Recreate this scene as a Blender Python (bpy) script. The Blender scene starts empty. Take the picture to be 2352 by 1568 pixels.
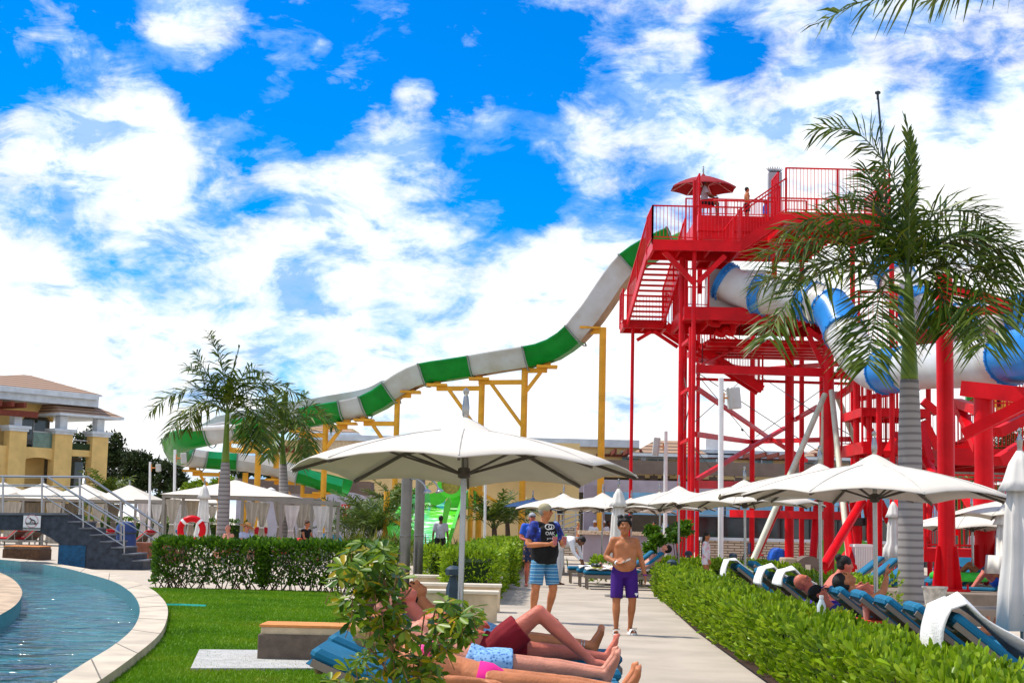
import bpy, math, random
import numpy as np
from mathutils import Vector, Matrix
R=random.Random(7); NR=np.random.RandomState(7)
rad=math.radians
sc=bpy.context.scene; COL=sc.collection
# ---------------- camera ----------------
FPX=3530.0; PIT=rad(6.74); ROL=rad(1.3); CAMH=1.5
_F=Vector((0,math.cos(PIT),math.sin(PIT))); _U=Vector((0,-math.sin(PIT),math.cos(PIT))); _R=Vector((1,0,0))
CR=_R*math.cos(ROL)+_U*math.sin(ROL); CU=_U*math.cos(ROL)-_R*math.sin(ROL)
cam=bpy.data.cameras.new('camera'); co=bpy.data.objects.new('camera',cam); COL.objects.link(co)
cam.sensor_width=36; cam.lens=36*FPX/2352; cam.clip_start=.1; cam.clip_end=3000
m=Matrix((CR,CU,-_F)).transposed().to_4x4(); m.translation=(0,0,CAMH); co.matrix_world=m
sc.camera=co
# ---------------- world ----------------
w=bpy.data.worlds.new('World'); sc.world=w; w.use_nodes=True
SUN_EL=rad(58); SUN_AZ=rad(-68)      # azimuth from +Y, clockwise: the sun stands high on the left, beyond the scene
def DIR(px,py):
    return (_F+CR*((px-1176)/FPX)+CU*(-(py-784)/FPX)).normalized()
def build_world():
    nt=w.node_tree; N=nt.nodes; L=nt.links; N.clear()
    def nd(t,**k):
        n=N.new(t)
        for a,b in k.items(): setattr(n,a,b)
        return n
    def mth(op,a,b=None,clamp=False):
        n=nd('ShaderNodeMath',operation=op,use_clamp=clamp)
        for i,x in enumerate((a,b)):
            if x is None: continue
            if isinstance(x,(int,float)): n.inputs[i].default_value=x
            else: L.new(x,n.inputs[i])
        return n.outputs[0]
    out=nd('ShaderNodeOutputWorld'); bg=nd('ShaderNodeBackground')
    sky=nd('ShaderNodeTexSky',sky_type='NISHITA',sun_disc=False,sun_elevation=SUN_EL,sun_rotation=SUN_AZ,air_density=1.0,dust_density=0.3,ozone_density=3.0)
    hs=nd('ShaderNodeHueSaturation'); hs.inputs['Saturation'].default_value=1.75; hs.inputs['Value'].default_value=1.15; hs.inputs['Hue'].default_value=.492
    L.new(sky.outputs[0],hs.inputs['Color'])
    tc=nd('ShaderNodeTexCoord')
    def noise(scale,det,rough,dist=0,st=(1,1,1),off=(0,0,0)):
        mp=nd('ShaderNodeMapping'); mp.inputs['Scale'].default_value=st; mp.inputs['Location'].default_value=off
        L.new(tc.outputs['Generated'],mp.inputs[0])
        n=nd('ShaderNodeTexNoise'); n.inputs['Scale'].default_value=scale; n.inputs['Detail'].default_value=det
        n.inputs['Roughness'].default_value=rough; n.inputs['Distortion'].default_value=dist
        L.new(mp.outputs[0],n.inputs['Vector']); return n.outputs[0]
    big=noise(7,13,.62,.3,(1,1,1.5),(3.1,0,.4))
    fine=noise(26,9,.66,.5,(1,1,2.2),(0,2,.7))
    puff=noise(16,10,.55,.2,(1,1,1.2),(5,1,.2))
    d=mth('ADD',mth('MULTIPLY',big,.62),mth('ADD',mth('MULTIPLY',fine,.44),mth('MULTIPLY',puff,.44)))
    # broad cloud banks (+) and clear patches (-), each a soft round region of the sky
    B=[(860,130,150,-.16),(1090,50,150,-.16),(640,90,110,-.12),(1130,250,150,-.10),(800,230,120,-.10),(640,260,110,-.10),(60,190,110,-.12),(480,170,100,-.14),(260,150,70,-.06),
       (1150,520,110,-.16),(1160,430,80,-.08),(1680,110,70,-.12),(1480,20,80,-.12),(2230,250,80,-.13),(2020,280,50,-.05),(620,420,90,-.08),(30,470,60,-.10),(1230,150,90,-.12),(1320,60,80,-.08),(1400,560,110,-.06),(1250,440,70,-.10),
       (130,320,95,.20),(300,320,110,.20),(440,40,95,.20),(195,130,45,.14),(50,60,80,.06),(900,370,90,.16),(640,380,50,.14),(780,430,90,.14),(420,500,110,.10),(300,440,120,.08),
       (950,220,40,.13),(740,115,20,.12),(1400,270,90,.12),(1520,140,80,.10),(1300,350,80,.08),(1560,300,90,.08),(1450,420,120,.08),(1880,60,120,.07),(2100,60,120,.06),(1930,230,90,.16),(2310,420,130,.30),(2340,220,55,.26),(2100,270,50,.22),
       (1830,360,110,.20),(1650,380,90,.14),(1300,720,160,.20),(1500,850,260,.22),(880,800,110,.06),(450,880,110,.14),(2200,700,350,.3),(1176,1180,350,.2),(300,1200,250,.16),(2100,1100,500,.3),(520,800,110,.02),(120,800,130,.12),(330,780,110,.06),(150,1000,200,.15),(-300,900,400,.25)]
    bk=nd('ShaderNodeVectorMath',operation='DOT_PRODUCT'); L.new(tc.outputs['Generated'],bk.inputs[0]); bk.inputs[1].default_value=(0,-1,.15)  # unseen cloud bank behind the camera, added to make the light less blue
    mr=nd('ShaderNodeMapRange',interpolation_type='SMOOTHSTEP'); mr.inputs['From Min'].default_value=-.2; mr.inputs['From Max'].default_value=.6; mr.inputs['To Max'].default_value=.16; L.new(bk.outputs['Value'],mr.inputs['Value'])
    sx=nd('ShaderNodeSeparateXYZ'); L.new(tc.outputs['Generated'],sx.inputs[0])
    lo=nd('ShaderNodeMapRange',interpolation_type='SMOOTHSTEP'); lo.inputs['From Min'].default_value=.30; lo.inputs['From Max'].default_value=.02; lo.inputs['To Max'].default_value=.19; L.new(sx.outputs[2],lo.inputs['Value'])
    tot=mth('ADD',mth('ADD',mth('MULTIPLY',mth('SUBTRACT',d,.75),1.35),.645),mth('ADD',mr.outputs[0],lo.outputs[0]))
    for (px,py,rp,wt) in B:
        c=DIR(px,py); dt=nd('ShaderNodeVectorMath',operation='DOT_PRODUCT'); L.new(tc.outputs['Generated'],dt.inputs[0]); dt.inputs[1].default_value=c
        a=math.cos(rp*1.55/FPX)
        mr=nd('ShaderNodeMapRange',interpolation_type='SMOOTHSTEP'); mr.inputs['From Min'].default_value=a; mr.inputs['From Max'].default_value=1
        mr.inputs['To Max'].default_value=wt; L.new(dt.outputs['Value'],mr.inputs['Value'])
        tot=mth('ADD',tot,mr.outputs[0])
    cr=nd('ShaderNodeValToRGB'); e=cr.color_ramp.elements; e[0].position=.55; e[0].color=(0,0,0,1); e[1].position=.90; e[1].color=(1,1,1,1)
    x=e.new(.65); x.color=(.30,.30,.30,1); x=e.new(.75); x.color=(.74,.72,.72,1)
    L.new(tot,cr.inputs[0])
    # cloud shade: bluish thin parts, white thick parts
    cc=nd('ShaderNodeValToRGB'); e=cc.color_ramp.elements; e[0].position=.34; e[0].color=(.34,.55,.90,1); e[1].position=.60; e[1].color=(1,1,1,1)
    x=e.new(.47); x.color=(.74,.86,1.0,1)
    sh=noise(17,10,.62,.4,(1,1,2.0),(1,4,2)); L.new(mth('ADD',mth('SUBTRACT',mth('MULTIPLY',sh,1.7),.36),mth('MULTIPLY',mth('SUBTRACT',tot,.72),.45)),cc.inputs[0])
    cs=nd('ShaderNodeVectorMath',operation='SCALE'); L.new(cc.outputs[0],cs.inputs[0]); cs.inputs['Scale'].default_value=CLOUDV
    sk=nd('ShaderNodeVectorMath',operation='MULTIPLY'); L.new(hs.outputs[0],sk.inputs[0]); sk.inputs[1].default_value=(.30,.72,1.05)
    mx=nd('ShaderNodeMix',data_type='RGBA'); L.new(cr.outputs[0],mx.inputs[0]); L.new(sk.outputs[0],mx.inputs[6]); L.new(cs.outputs[0],mx.inputs[7])
    L.new(mx.outputs[2],bg.inputs[0]); bg.inputs[1].default_value=.12
    L.new(bg.outputs[0],out.inputs[0])
CLOUDV=8.0
build_world()
sd=bpy.data.lights.new('sun','SUN'); sd.energy=4.2; sd.angle=rad(1.2); sd.color=(1,.93,.80)
so=bpy.data.objects.new('sun',sd); COL.objects.link(so)
sv=Vector((math.sin(SUN_AZ)*math.cos(SUN_EL),math.cos(SUN_AZ)*math.cos(SUN_EL),math.sin(SUN_EL)))
so.rotation_euler=sv.to_track_quat('Z','Y').to_euler(); so.location=sv*50
vs=sc.view_settings; vs.view_transform='Standard'; vs.look='None'; vs.gamma=1; vs.exposure=0.32
# ---------------- pixel <-> world ----------------
def P(px,py,Y):
    d=_F+CR*((px-1176)/FPX)+CU*(-(py-784)/FPX); t=Y/d.y
    return Vector((0,0,CAMH))+d*t
def G(px,py,z=0):
    d=_F+CR*((px-1176)/FPX)+CU*(-(py-784)/FPX); t=(z-CAMH)/d.z
    return Vector((0,0,CAMH))+d*t
def X(px,Y,py=1215): return P(px,py,Y).x
def Zf(sx,sy,s):
    k=1/s/1.74150; ox=sx/1.7415; oy=sy/1.7415
    return lambda x,y:(ox+x*k,oy+y*k)
z1=Zf(0,1400,2.351); z2=Zf(0,1900,1.887); z3=Zf(800,1500,2.351); z4=Zf(1000,2050,2.302); z5=Zf(1600,1600,2.351); z6=Zf(1500,2150,2.352)
z7=Zf(2000,1900,2.24); z8=Zf(2400,600,1.96); y1=Zf(2400,1300,2.24); y2=Zf(3100,1100,1.96); y3=Zf(2900,1800,1.96); y4=Zf(2500,2100,2.485); y5=Zf(3200,2100,2.4855); y6=Zf(3100,300,1.96)
# ---------------- materials ----------------
def mat(name,c,rough=.6,var=.12,scale=6,metal=0,bump=0,bscale=None,c2=None,spec=None,emit=None,alpha=None,coat=0,isl=None,trans=0):
    m=bpy.data.materials.new(name); m.use_nodes=True; nt=m.node_tree; N=nt.nodes; L=nt.links; b=N['Principled BSDF']
    b.inputs['Roughness'].default_value=rough; b.inputs['Metallic'].default_value=metal; b.inputs['Specular IOR Level'].default_value=.28
    if coat: b.inputs['Coat Weight'].default_value=coat
    if spec is not None: b.inputs['Specular IOR Level'].default_value=spec
    if trans: b.inputs['Transmission Weight'].default_value=trans
    if alpha is not None: b.inputs['Alpha'].default_value=alpha
    tc=N.new('ShaderNodeTexCoord')
    def noise(s,d=5):
        n=N.new('ShaderNodeTexNoise'); n.inputs['Scale'].default_value=s; n.inputs['Detail'].default_value=d; L.new(tc.outputs['Object'],n.inputs['Vector']); return n
    cr=N.new('ShaderNodeValToRGB'); e=cr.color_ramp.elements
    if isl:
        g=N.new('ShaderNodeNewGeometry'); L.new(g.outputs['Random Per Island'],cr.inputs[0])
        e[0].color=(*isl[0],1); e[1].color=(*isl[-1],1)
        for i,q in enumerate(isl[1:-1]): x=e.new((i+1)/(len(isl)-1)); x.color=(*q,1)
    else:
        n=noise(scale); L.new(n.outputs[0],cr.inputs[0])
        k=c2 or tuple(min(1,x*(1+var)) for x in c)
        lo=c if c2 else tuple(x*(1-var) for x in c)
        e[0].position=.35; e[0].color=(*lo,1); e[1].position=.65; e[1].color=(*k,1)
    L.new(cr.outputs[0],b.inputs['Base Color'])
    if bump:
        n=noise(bscale or scale*8,6); bp=N.new('ShaderNodeBump'); bp.inputs['Strength'].default_value=bump; bp.inputs['Distance'].default_value=.02
        L.new(n.outputs[0],bp.inputs['Height']); L.new(bp.outputs[0],b.inputs['Normal'])
    return m
def nodes_of(m): return m.node_tree.nodes,m.node_tree.links,m.node_tree.nodes['Principled BSDF']
def leafmat(name,cols,rough=.45,tr=.35):
    m=mat(name,cols[0],rough,isl=cols); N,L,b=nodes_of(m)
    out=N['Material Output']; t=N.new('ShaderNodeBsdfTranslucent'); mx=N.new('ShaderNodeMixShader'); mx.inputs[0].default_value=tr
    L.new(N['Color Ramp'].outputs[0],t.inputs[0]); L.new(b.outputs[0],mx.inputs[1]); L.new(t.outputs[0],mx.inputs[2]); L.new(mx.outputs[0],out.inputs[0])
    return m
def clothmat(name,c,**k):
    m=mat(name,c,.85,**k); N,L,b=nodes_of(m)
    out=N['Material Output']; t=N.new('ShaderNodeBsdfTranslucent'); mx=N.new('ShaderNodeMixShader'); mx.inputs[0].default_value=.10
    L.new(N['Color Ramp'].outputs[0],t.inputs[0]); L.new(b.outputs[0],mx.inputs[1]); L.new(t.outputs[0],mx.inputs[2]); L.new(mx.outputs[0],out.inputs[0])
    return m
def pattern(name,kind,cols,scale,rough=.8,pos=(.45,.55),rot=(0,0,0),st=(1,1,1)):
    m=bpy.data.materials.new(name); m.use_nodes=True; N,L,b=nodes_of(m); b.inputs['Roughness'].default_value=rough
    tc=N.new('ShaderNodeTexCoord'); mp=N.new('ShaderNodeMapping'); mp.inputs['Rotation'].default_value=rot; mp.inputs['Scale'].default_value=st
    L.new(tc.outputs['Object'],mp.inputs[0])
    if kind=='noise': t=N.new('ShaderNodeTexNoise'); t.inputs['Detail'].default_value=4
    elif kind=='voronoi': t=N.new('ShaderNodeTexVoronoi')
    elif kind=='wave': t=N.new('ShaderNodeTexWave'); t.bands_direction='Z'
    elif kind=='brick': t=N.new('ShaderNodeTexBrick')
    t.inputs['Scale'].default_value=scale; L.new(mp.outputs[0],t.inputs['Vector'])
    if kind=='brick':
        t.inputs['Color1'].default_value=(*cols[0],1); t.inputs['Color2'].default_value=(*cols[1],1); t.inputs['Mortar'].default_value=(*cols[2],1)
        t.inputs['Mortar Size'].default_value=.025; t.inputs['Brick Width'].default_value=pos[0]; t.inputs['Row Height'].default_value=pos[1]
        L.new(t.outputs[0],b.inputs['Base Color']); return m
    cr=N.new('ShaderNodeValToRGB'); e=cr.color_ramp.elements; n=len(cols)
    L.new(t.outputs[0],cr.inputs[0]); e[0].color=(*cols[0],1); e[0].position=pos[0]; e[1].color=(*cols[-1],1); e[1].position=pos[-1]
    for i,q in enumerate(cols[1:-1]): x=e.new(pos[0]+(pos[-1]-pos[0])*(i+1)/(n-1)); x.color=(*q,1)
    L.new(cr.outputs[0],b.inputs['Base Color']); return m
# ---------------- mesh builder ----------------
class MB:
    def __init__(s): s.v=[]; s.f=[]; s.mi=[]; s.k=0
    def add(s,vs,fs):
        o=len(s.v); s.v+= [tuple(x) for x in vs]; s.f+=[tuple(i+o for i in f) for f in fs]; s.mi+=[s.k]*len(fs); return s
    def box(s,a,b,M=None):
        (x0,y0,z0),(x1,y1,z1)=a,b
        vs=[Vector(q) for q in ((x0,y0,z0),(x1,y0,z0),(x1,y1,z0),(x0,y1,z0),(x0,y0,z1),(x1,y0,z1),(x1,y1,z1),(x0,y1,z1))]
        if M is not None: vs=[M@q for q in vs]
        return s.add(vs,[(3,2,1,0),(4,5,6,7),(0,1,5,4),(1,2,6,5),(2,3,7,6),(3,0,4,7)])
    def rbox(s,a,b,r,M=None):   # box with chamfered vertical and top edges
        (x0,y0,z0),(x1,y1,z1)=a,b
        def ring(i,z): return [(x0+i,y0+i+r,z),(x0+i+r,y0+i,z),(x1-i-r,y0+i,z),(x1-i,y0+i+r,z),(x1-i,y1-i-r,z),(x1-i-r,y1-i,z),(x0+i+r,y1-i,z),(x0+i,y1-i-r,z)]
        vs=[]
        for i,z in ((r*.7,z0),(0,z0+r),(0,z1-r),(r*.7,z1)): vs+=ring(i,z)
        vs=[Vector(q) for q in vs]
        if M is not None: vs=[M@q for q in vs]
        fs=[tuple(range(7,-1,-1)),tuple(range(24,32))]
        for k in range(3):
            for j in range(8): fs.append((k*8+j,k*8+(j+1)%8,k*8+8+(j+1)%8,k*8+8+j))
        return s.add(vs,fs)
    def beam(s,p,q,w,h=None,up=(0,0,1)):   # rectangular bar from p to q
        p=Vector(p); q=Vector(q); h=h or w; d=(q-p); l=d.length
        if l<1e-6: return s
        d/=l; a=d.cross(Vector(up))
        if a.length<1e-3: a=d.cross(Vector((0,1,0)))
        a.normalize(); b=a.cross(d)
        vs=[]
        for c in (p,q):
            for sx,sz in ((-1,-1),(1,-1),(1,1),(-1,1)): vs.append(c+a*sx*w/2+b*sz*h/2)
        return s.add(vs,[(0,1,2,3),(7,6,5,4),(1,0,4,5),(2,1,5,6),(3,2,6,7),(0,3,7,4)])
    def tube(s,pts,r,n=10,cap=True,side=None,closed=False):
        pts=[Vector(p) for p in pts]; k=len(pts)
        rs=r if isinstance(r,(list,tuple)) else [r]*k
        vs=[];prev=None
        for i,p in enumerate(pts):
            if closed: t=(pts[(i+1)%k]-pts[i-1])
            else: t=(pts[min(i+1,k-1)]-pts[max(i-1,0)])
            t=t.normalized() if t.length>1e-9 else Vector((0,0,1))
            if side is not None: a=Vector(side[i] if isinstance(side,list) else side); a=(a-t*a.dot(t))
            elif prev is None: a=t.cross(Vector((0,0,1))); a=a if a.length>.05 else t.cross(Vector((0,1,0)))
            else: a=prev-t*prev.dot(t)
            if a.length<1e-6: a=t.orthogonal()
            a.normalize(); prev=a; b=t.cross(a)
            rr=rs[i]; rx,ry=rr if isinstance(rr,(tuple,list)) else (rr,rr)
            for j in range(n):
                th=2*math.pi*j/n; vs.append(p+a*math.cos(th)*rx+b*math.sin(th)*ry)
        fs=[]
        m=k if closed else k-1
        for i in range(m):
            for j in range(n):
                i2=(i+1)%k; fs.append((i*n+j,i*n+(j+1)%n,i2*n+(j+1)%n,i2*n+j))
        if cap and not closed: fs+=[tuple(range(n-1,-1,-1)),tuple((k-1)*n+j for j in range(n))]
        return s.add(vs,fs)
    def lathe(s,prof,c=(0,0,0),n=16,M=None,cap=True):
        vs=[]; c=Vector(c)
        for r,z in prof:
            for j in range(n):
                th=2*math.pi*j/n; q=Vector((math.cos(th)*r,math.sin(th)*r,z)); q=M@q if M is not None else q; vs.append(q+c)
        fs=[(i*n+j,i*n+(j+1)%n,(i+1)*n+(j+1)%n,(i+1)*n+j) for i in range(len(prof)-1) for j in range(n)]
        if cap: fs+=[tuple(range(n-1,-1,-1)),tuple((len(prof)-1)*n+j for j in range(n))]
        return s.add(vs,fs)
    def ell(s,c,r,n=12,M=None):
        c=Vector(c); r=(r,r,r) if isinstance(r,(int,float)) else r; m=n*2//3
        vs=[];fs=[]
        for i in range(m+1):
            ph=math.pi*i/m
            for j in range(n):
                th=2*math.pi*j/n; q=Vector((r[0]*math.sin(ph)*math.cos(th),r[1]*math.sin(ph)*math.sin(th),-r[2]*math.cos(ph)))
                if i in (0,m): q=Vector((0,0,q.z))+Vector((1e-4*math.cos(th),1e-4*math.sin(th),0))
                q=M@q if M is not None else q; vs.append(q+c)
        fs=[(i*n+j,i*n+(j+1)%n,(i+1)*n+(j+1)%n,(i+1)*n+j) for i in range(m) for j in range(n)]
        fs+=[tuple(range(n-1,-1,-1)),tuple(m*n+j for j in range(n))]
        return s.add(vs,fs)
    def prism(s,poly,z0,z1):   # polygon in xy extruded
        n=len(poly); vs=[(x,y,z0) for x,y in poly]+[(x,y,z1) for x,y in poly]
        return s.add(vs,[tuple(range(n-1,-1,-1)),tuple(range(n,2*n))]+[(i,(i+1)%n,n+(i+1)%n,n+i) for i in range(n)])
    def ext(s,poly,d):         # 3D polygon extruded along vector d
        d=Vector(d); n=len(poly); vs=[Vector(p) for p in poly]; vs+=[p+d for p in vs]
        return s.add(vs,[tuple(range(n-1,-1,-1)),tuple(range(n,2*n))]+[(i,(i+1)%n,n+(i+1)%n,n+i) for i in range(n)])
    def quad(s,a,b,c,d): return s.add([a,b,c,d],[(0,1,2,3)])
    def np(s,v,f,mi=None):
        s.nv=v; s.nf=f; return s
def link(o): COL.objects.link(o); return o
OFF={}
def finish(me,mats,smooth):
    if not isinstance(mats,(list,tuple)): mats=[mats]
    for m in mats: me.materials.append(m)
    if smooth: me.polygons.foreach_set('use_smooth',[True]*len(me.polygons))
    me.update()
def smooth_angle(me,ang=rad(40)):
    try: me.set_sharp_from_angle(angle=ang)
    except Exception: pass
def obj(name,mb,mats,parent=None,smooth=False,auto=False):
    """one mesh object; child coordinates are given in world space when the parent was made by wthing, else in its local space"""
    V=mb.v
    if parent is None:
        xs=[q[0] for q in V]; ys=[q[1] for q in V]; zs=[q[2] for q in V]
        o0=Vector(((min(xs)+max(xs))/2,(min(ys)+max(ys))/2,min(zs)))
    else: o0=OFF.get(parent.name,Vector((0,0,0)))
    me=bpy.data.meshes.new(name); me.from_pydata([(q[0]-o0.x,q[1]-o0.y,q[2]-o0.z) for q in V],[],mb.f)
    if any(mb.mi): me.polygons.foreach_set('material_index',mb.mi)
    finish(me,mats,smooth or auto)
    if auto: smooth_angle(me)
    o=link(bpy.data.objects.new(name,me))
    if parent is None: o.location=o0
    else: o.parent=parent; OFF[o.name]=o0
    return o
def objnp(name,v,f,mats,parent=None,smooth=False,mi=None):
    """v (n,3) array, f (m,k) array of same-size faces"""
    v=np.asarray(v,dtype=np.float32); f=np.asarray(f,dtype=np.int32)
    if parent is None: o0=Vector((float((v[:,0].min()+v[:,0].max())/2),float((v[:,1].min()+v[:,1].max())/2),float(v[:,2].min())))
    else: o0=OFF.get(parent.name,Vector((0,0,0)))
    v=v-np.array(o0,dtype=np.float32)
    me=bpy.data.meshes.new(name); me.vertices.add(len(v)); me.vertices.foreach_set('co',v.ravel())
    k=f.shape[1]; me.loops.add(f.size); me.loops.foreach_set('vertex_index',f.ravel())
    me.polygons.add(len(f)); me.polygons.foreach_set('loop_start',np.arange(0,f.size,k,dtype=np.int32))
    try: me.polygons.foreach_set('loop_total',np.full(len(f),k,dtype=np.int32))
    except Exception: pass
    if mi is not None: me.polygons.foreach_set('material_index',np.asarray(mi,dtype=np.int32))
    me.update(calc_edges=True); me.validate()
    finish(me,mats,smooth)
    o=link(bpy.data.objects.new(name,me))
    if parent is None: o.location=o0
    else: o.parent=parent; OFF[o.name]=o0
    return o
def tag(o,label=None,cat=None,group=None,kind=None):
    if label: o['label']=label
    if cat: o['category']=cat
    if group: o['group']=group
    if kind: o['kind']=kind
    return o
def thing(name,label,cat,loc=(0,0,0),rz=0,group=None,world=False):
    o=link(bpy.data.objects.new(name,None)); o.empty_display_size=.2; o.location=loc; o.rotation_euler=(0,0,rz)
    if world: OFF[o.name]=Vector(loc)
    return tag(o,label,cat,group)
def wthing(name,label,cat,loc,group=None): return thing(name,label,cat,loc,0,group,True)
KIDS={}
def kids(o): return [c for c in COL.objects if c.parent==o]
def dup(root,loc,rz=None,label=None,group=None,scale=None):
    def cp(o,par):
        c=o.copy(); link(c)
        if par: c.parent=par
        for k in kids(o): cp(k,c)
        return c
    ks=cp(root,None); ks.location=loc
    if rz is not None: ks.rotation_euler=(0,0,rz)
    if scale: ks.scale=(scale,)*3
    if label: ks['label']=label
    if group: ks['group']=group
    return ks
def remesh(mb,vox,it=3,fac=.5):
    me=bpy.data.meshes.new('tmp'); me.from_pydata(mb.v,[],mb.f); me.update()
    o=link(bpy.data.objects.new('tmp',me)); r=o.modifiers.new('r','REMESH'); r.mode='VOXEL'; r.voxel_size=vox; r.adaptivity=0
    if it: s=o.modifiers.new('s','SMOOTH'); s.factor=fac; s.iterations=it
    dg=bpy.context.evaluated_depsgraph_get(); e=o.evaluated_get(dg); n=bpy.data.meshes.new_from_object(e)
    bpy.data.objects.remove(o); bpy.data.meshes.remove(me); n.materials.clear(); return n
def objme(name,me,mats,parent,matfn=None):
    o0=OFF.get(parent.name,Vector((0,0,0))) if parent else Vector((0,0,0))
    if o0.length: me.transform(Matrix.Translation(-o0))
    if matfn:
        me.polygons.foreach_set('material_index',[matfn(p.center+o0) for p in me.polygons])
    finish(me,mats,True); me.name=name
    o=link(bpy.data.objects.new(name,me))
    if parent: o.parent=parent; OFF[o.name]=o0
    return o
def text_mb(mb,s,size,M,depth=.002):
    """flat lettering as mesh, placed by matrix M (x right, y up, z out)"""
    cu=bpy.data.curves.new('t','FONT'); cu.body=s; cu.size=size; cu.extrude=depth; cu.align_x='CENTER'; cu.resolution_u=2
    o=link(bpy.data.objects.new('t',cu)); dg=bpy.context.evaluated_depsgraph_get(); me=bpy.data.meshes.new_from_object(o.evaluated_get(dg))
    mb.add([M@v.co for v in me.vertices],[tuple(p.vertices) for p in me.polygons])
    bpy.data.objects.remove(o); bpy.data.meshes.remove(me); return mb
def bez(ps,n):
    """Catmull-Rom through points"""
    ps=[Vector(p) for p in ps]; q=[ps[0]*2-ps[1]]+ps+[ps[-1]*2-ps[-2]]; out=[]
    for i in range(1,len(q)-2):
        for j in range(n):
            t=j/n; a,b,c,d=q[i-1],q[i],q[i+1],q[i+2]
            out.append(.5*((2*b)+(c-a)*t+(2*a-5*b+4*c-d)*t*t+(3*b-a-3*c+d)*t**3))
    out.append(ps[-1]); return out
def frame(o,x,z=(0,0,1)):
    """matrix with x axis along x, z close to z, origin o"""
    x=Vector(x).normalized(); z=Vector(z); y=z.cross(x).normalized(); z=x.cross(y)
    m=Matrix((x,y,z)).transposed().to_4x4(); m.translation=Vector(o); return m
RZ=lambda a,o=(0,0,0):Matrix.Translation(Vector(o))@Matrix.Rotation(a,4,'Z')
# ================= SETTING =================
STRUCT='structure'
def sheet(name,poly,z,m,thick=0):
    mb=MB()
    if thick: mb.prism(poly,z-thick,z)
    else: mb.add([(x,y,z) for x,y in poly],[tuple(range(len(poly)))])
    o=obj(name,mb,m); return tag(o,kind=STRUCT)
m_deck=mat('deck_stone',(.47,.40,.32),.8,.08,3,bump=.25,bscale=60)
m_path=mat('path_concrete',(.42,.36,.295),.85,.13,1.1,bump=.35,bscale=90)
m_soil=mat('soil',(.045,.022,.012),.95,.4,20,bump=.8,bscale=60)
m_lawn=mat('lawn',(.11,.17,.012),.9,.25,.55,c2=(.30,.24,.06),bump=.8,bscale=120)
m_trav=mat('travertine',(.60,.47,.31),.6,.15,5,bump=.15,bscale=40)
m_travw=mat('travertine_pale',(.66,.58,.46),.55,.08,6)
big=[(-400,-30),(400,-30),(400,1500),(-400,1500)]
# ground with the pool cut out: build as rings of quads around the pool outline
inner=[(-40,1282),(0,1284),(70,1291),(137,1301),(195,1315),(259,1334),(295,1355),(314,1376),(321,1398),(316,1423),(298,1450),(259,1482),(198,1519),(113,1572)]
outer=[(-60,1276),(0,1280),(80,1286),(150,1297),(205,1306),(262,1319),(338,1347),(370,1370),(385,1395),(381,1428),(362,1460),(304,1508),(216,1570),(120,1625)]
zc=.12
gi=bez([G(*p,z=zc) for p in inner],6); go=bez([G(*p,z=zc) for p in outer],6)
# extend both to close the pool behind and beside the camera's left edge
def poolpoly(c,far,near):
    return [(q.x,q.y) for q in c]
gi=[Vector((-30,c.y+4,zc)) if False else c for c in gi]
farI=gi[0]; nearI=gi[-1]; farO=go[0]; nearO=go[-1]
ring_i=[(q.x,q.y) for q in gi]+[(nearI.x-1.2,nearI.y-2.2),(-9,6.5),(-26,6.5),(-34,20),(-34,44),(farI.x-3,farI.y+1.2)]
pool_poly=ring_i
def lay(poly,z,name,m,kind=STRUCT):
    return sheet(name,poly,z,m)
# ground: outside polygon with pool hole -> split in left / right halves along the pool's own outline
R0=[(q.x,q.y) for q in go]
gmb=MB()
hole=[(-9,5.8),(-27,5.8),(-35.5,20),(-35.5,45.5)]
outline=R0+[(nearO.x-1,nearO.y-2.4)]+hole+[(farO.x-4,farO.y+1.5)]
bmo=[(x,y,0) for x,y in outline]; n=len(bmo)
cx=sum(p[0] for p in bmo)/n; cy=sum(p[1] for p in bmo)/n
def push(p,r):
    d=Vector((p[0]-cx,p[1]-cy)); d.normalize(); k=r/max(abs(d.x),abs(d.y)); return (cx+d.x*k,cy+d.y*k,0)
for r0,r1 in ((None,120),(120,1400)):
    a=[q if r0 is None else push(q,r0) for q in bmo]; b=[push(q,r1) for q in bmo]
    o0=len(gmb.v); gmb.v+=a+b; gmb.f+=[(o0+i,o0+(i+1)%n,o0+n+(i+1)%n,o0+n+i) for i in range(n)]; gmb.mi+=[0]*n
ground=tag(obj('ground',gmb,m_deck),kind=STRUCT)
for p in ground.data.polygons:
    pass
import bmesh
bm=bmesh.new(); bm.from_mesh(ground.data); bmesh.ops.recalc_face_normals(bm,faces=bm.faces)
for f in bm.faces:
    if f.normal.z<0: f.normal_flip()
bm.to_mesh(ground.data); bm.free()
# water
m_water=bpy.data.materials.new('pool_water'); m_water.use_nodes=True
N,L,b=nodes_of(m_water); b.inputs['Base Color'].default_value=(.003,.085,.105,1); b.inputs['Roughness'].default_value=.04; b.inputs['IOR'].default_value=2.0
tc=N.new('ShaderNodeTexCoord'); mp=N.new('ShaderNodeMapping'); mp.inputs['Scale'].default_value=(1.0,1.25,1); L.new(tc.outputs['Object'],mp.inputs[0])
n1=N.new('ShaderNodeTexNoise'); n1.inputs['Scale'].default_value=1.7; n1.inputs['Detail'].default_value=1; n1.inputs['Distortion'].default_value=.6; L.new(mp.outputs[0],n1.inputs['Vector'])
n2=N.new('ShaderNodeTexNoise'); n2.inputs['Scale'].default_value=11; n2.inputs['Detail'].default_value=2; L.new(mp.outputs[0],n2.inputs['Vector'])
ad=N.new('ShaderNodeMath'); ad.operation='MULTIPLY_ADD'; L.new(n2.outputs[0],ad.inputs[0]); ad.inputs[1].default_value=.10; L.new(n1.outputs[0],ad.inputs[2])
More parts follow.
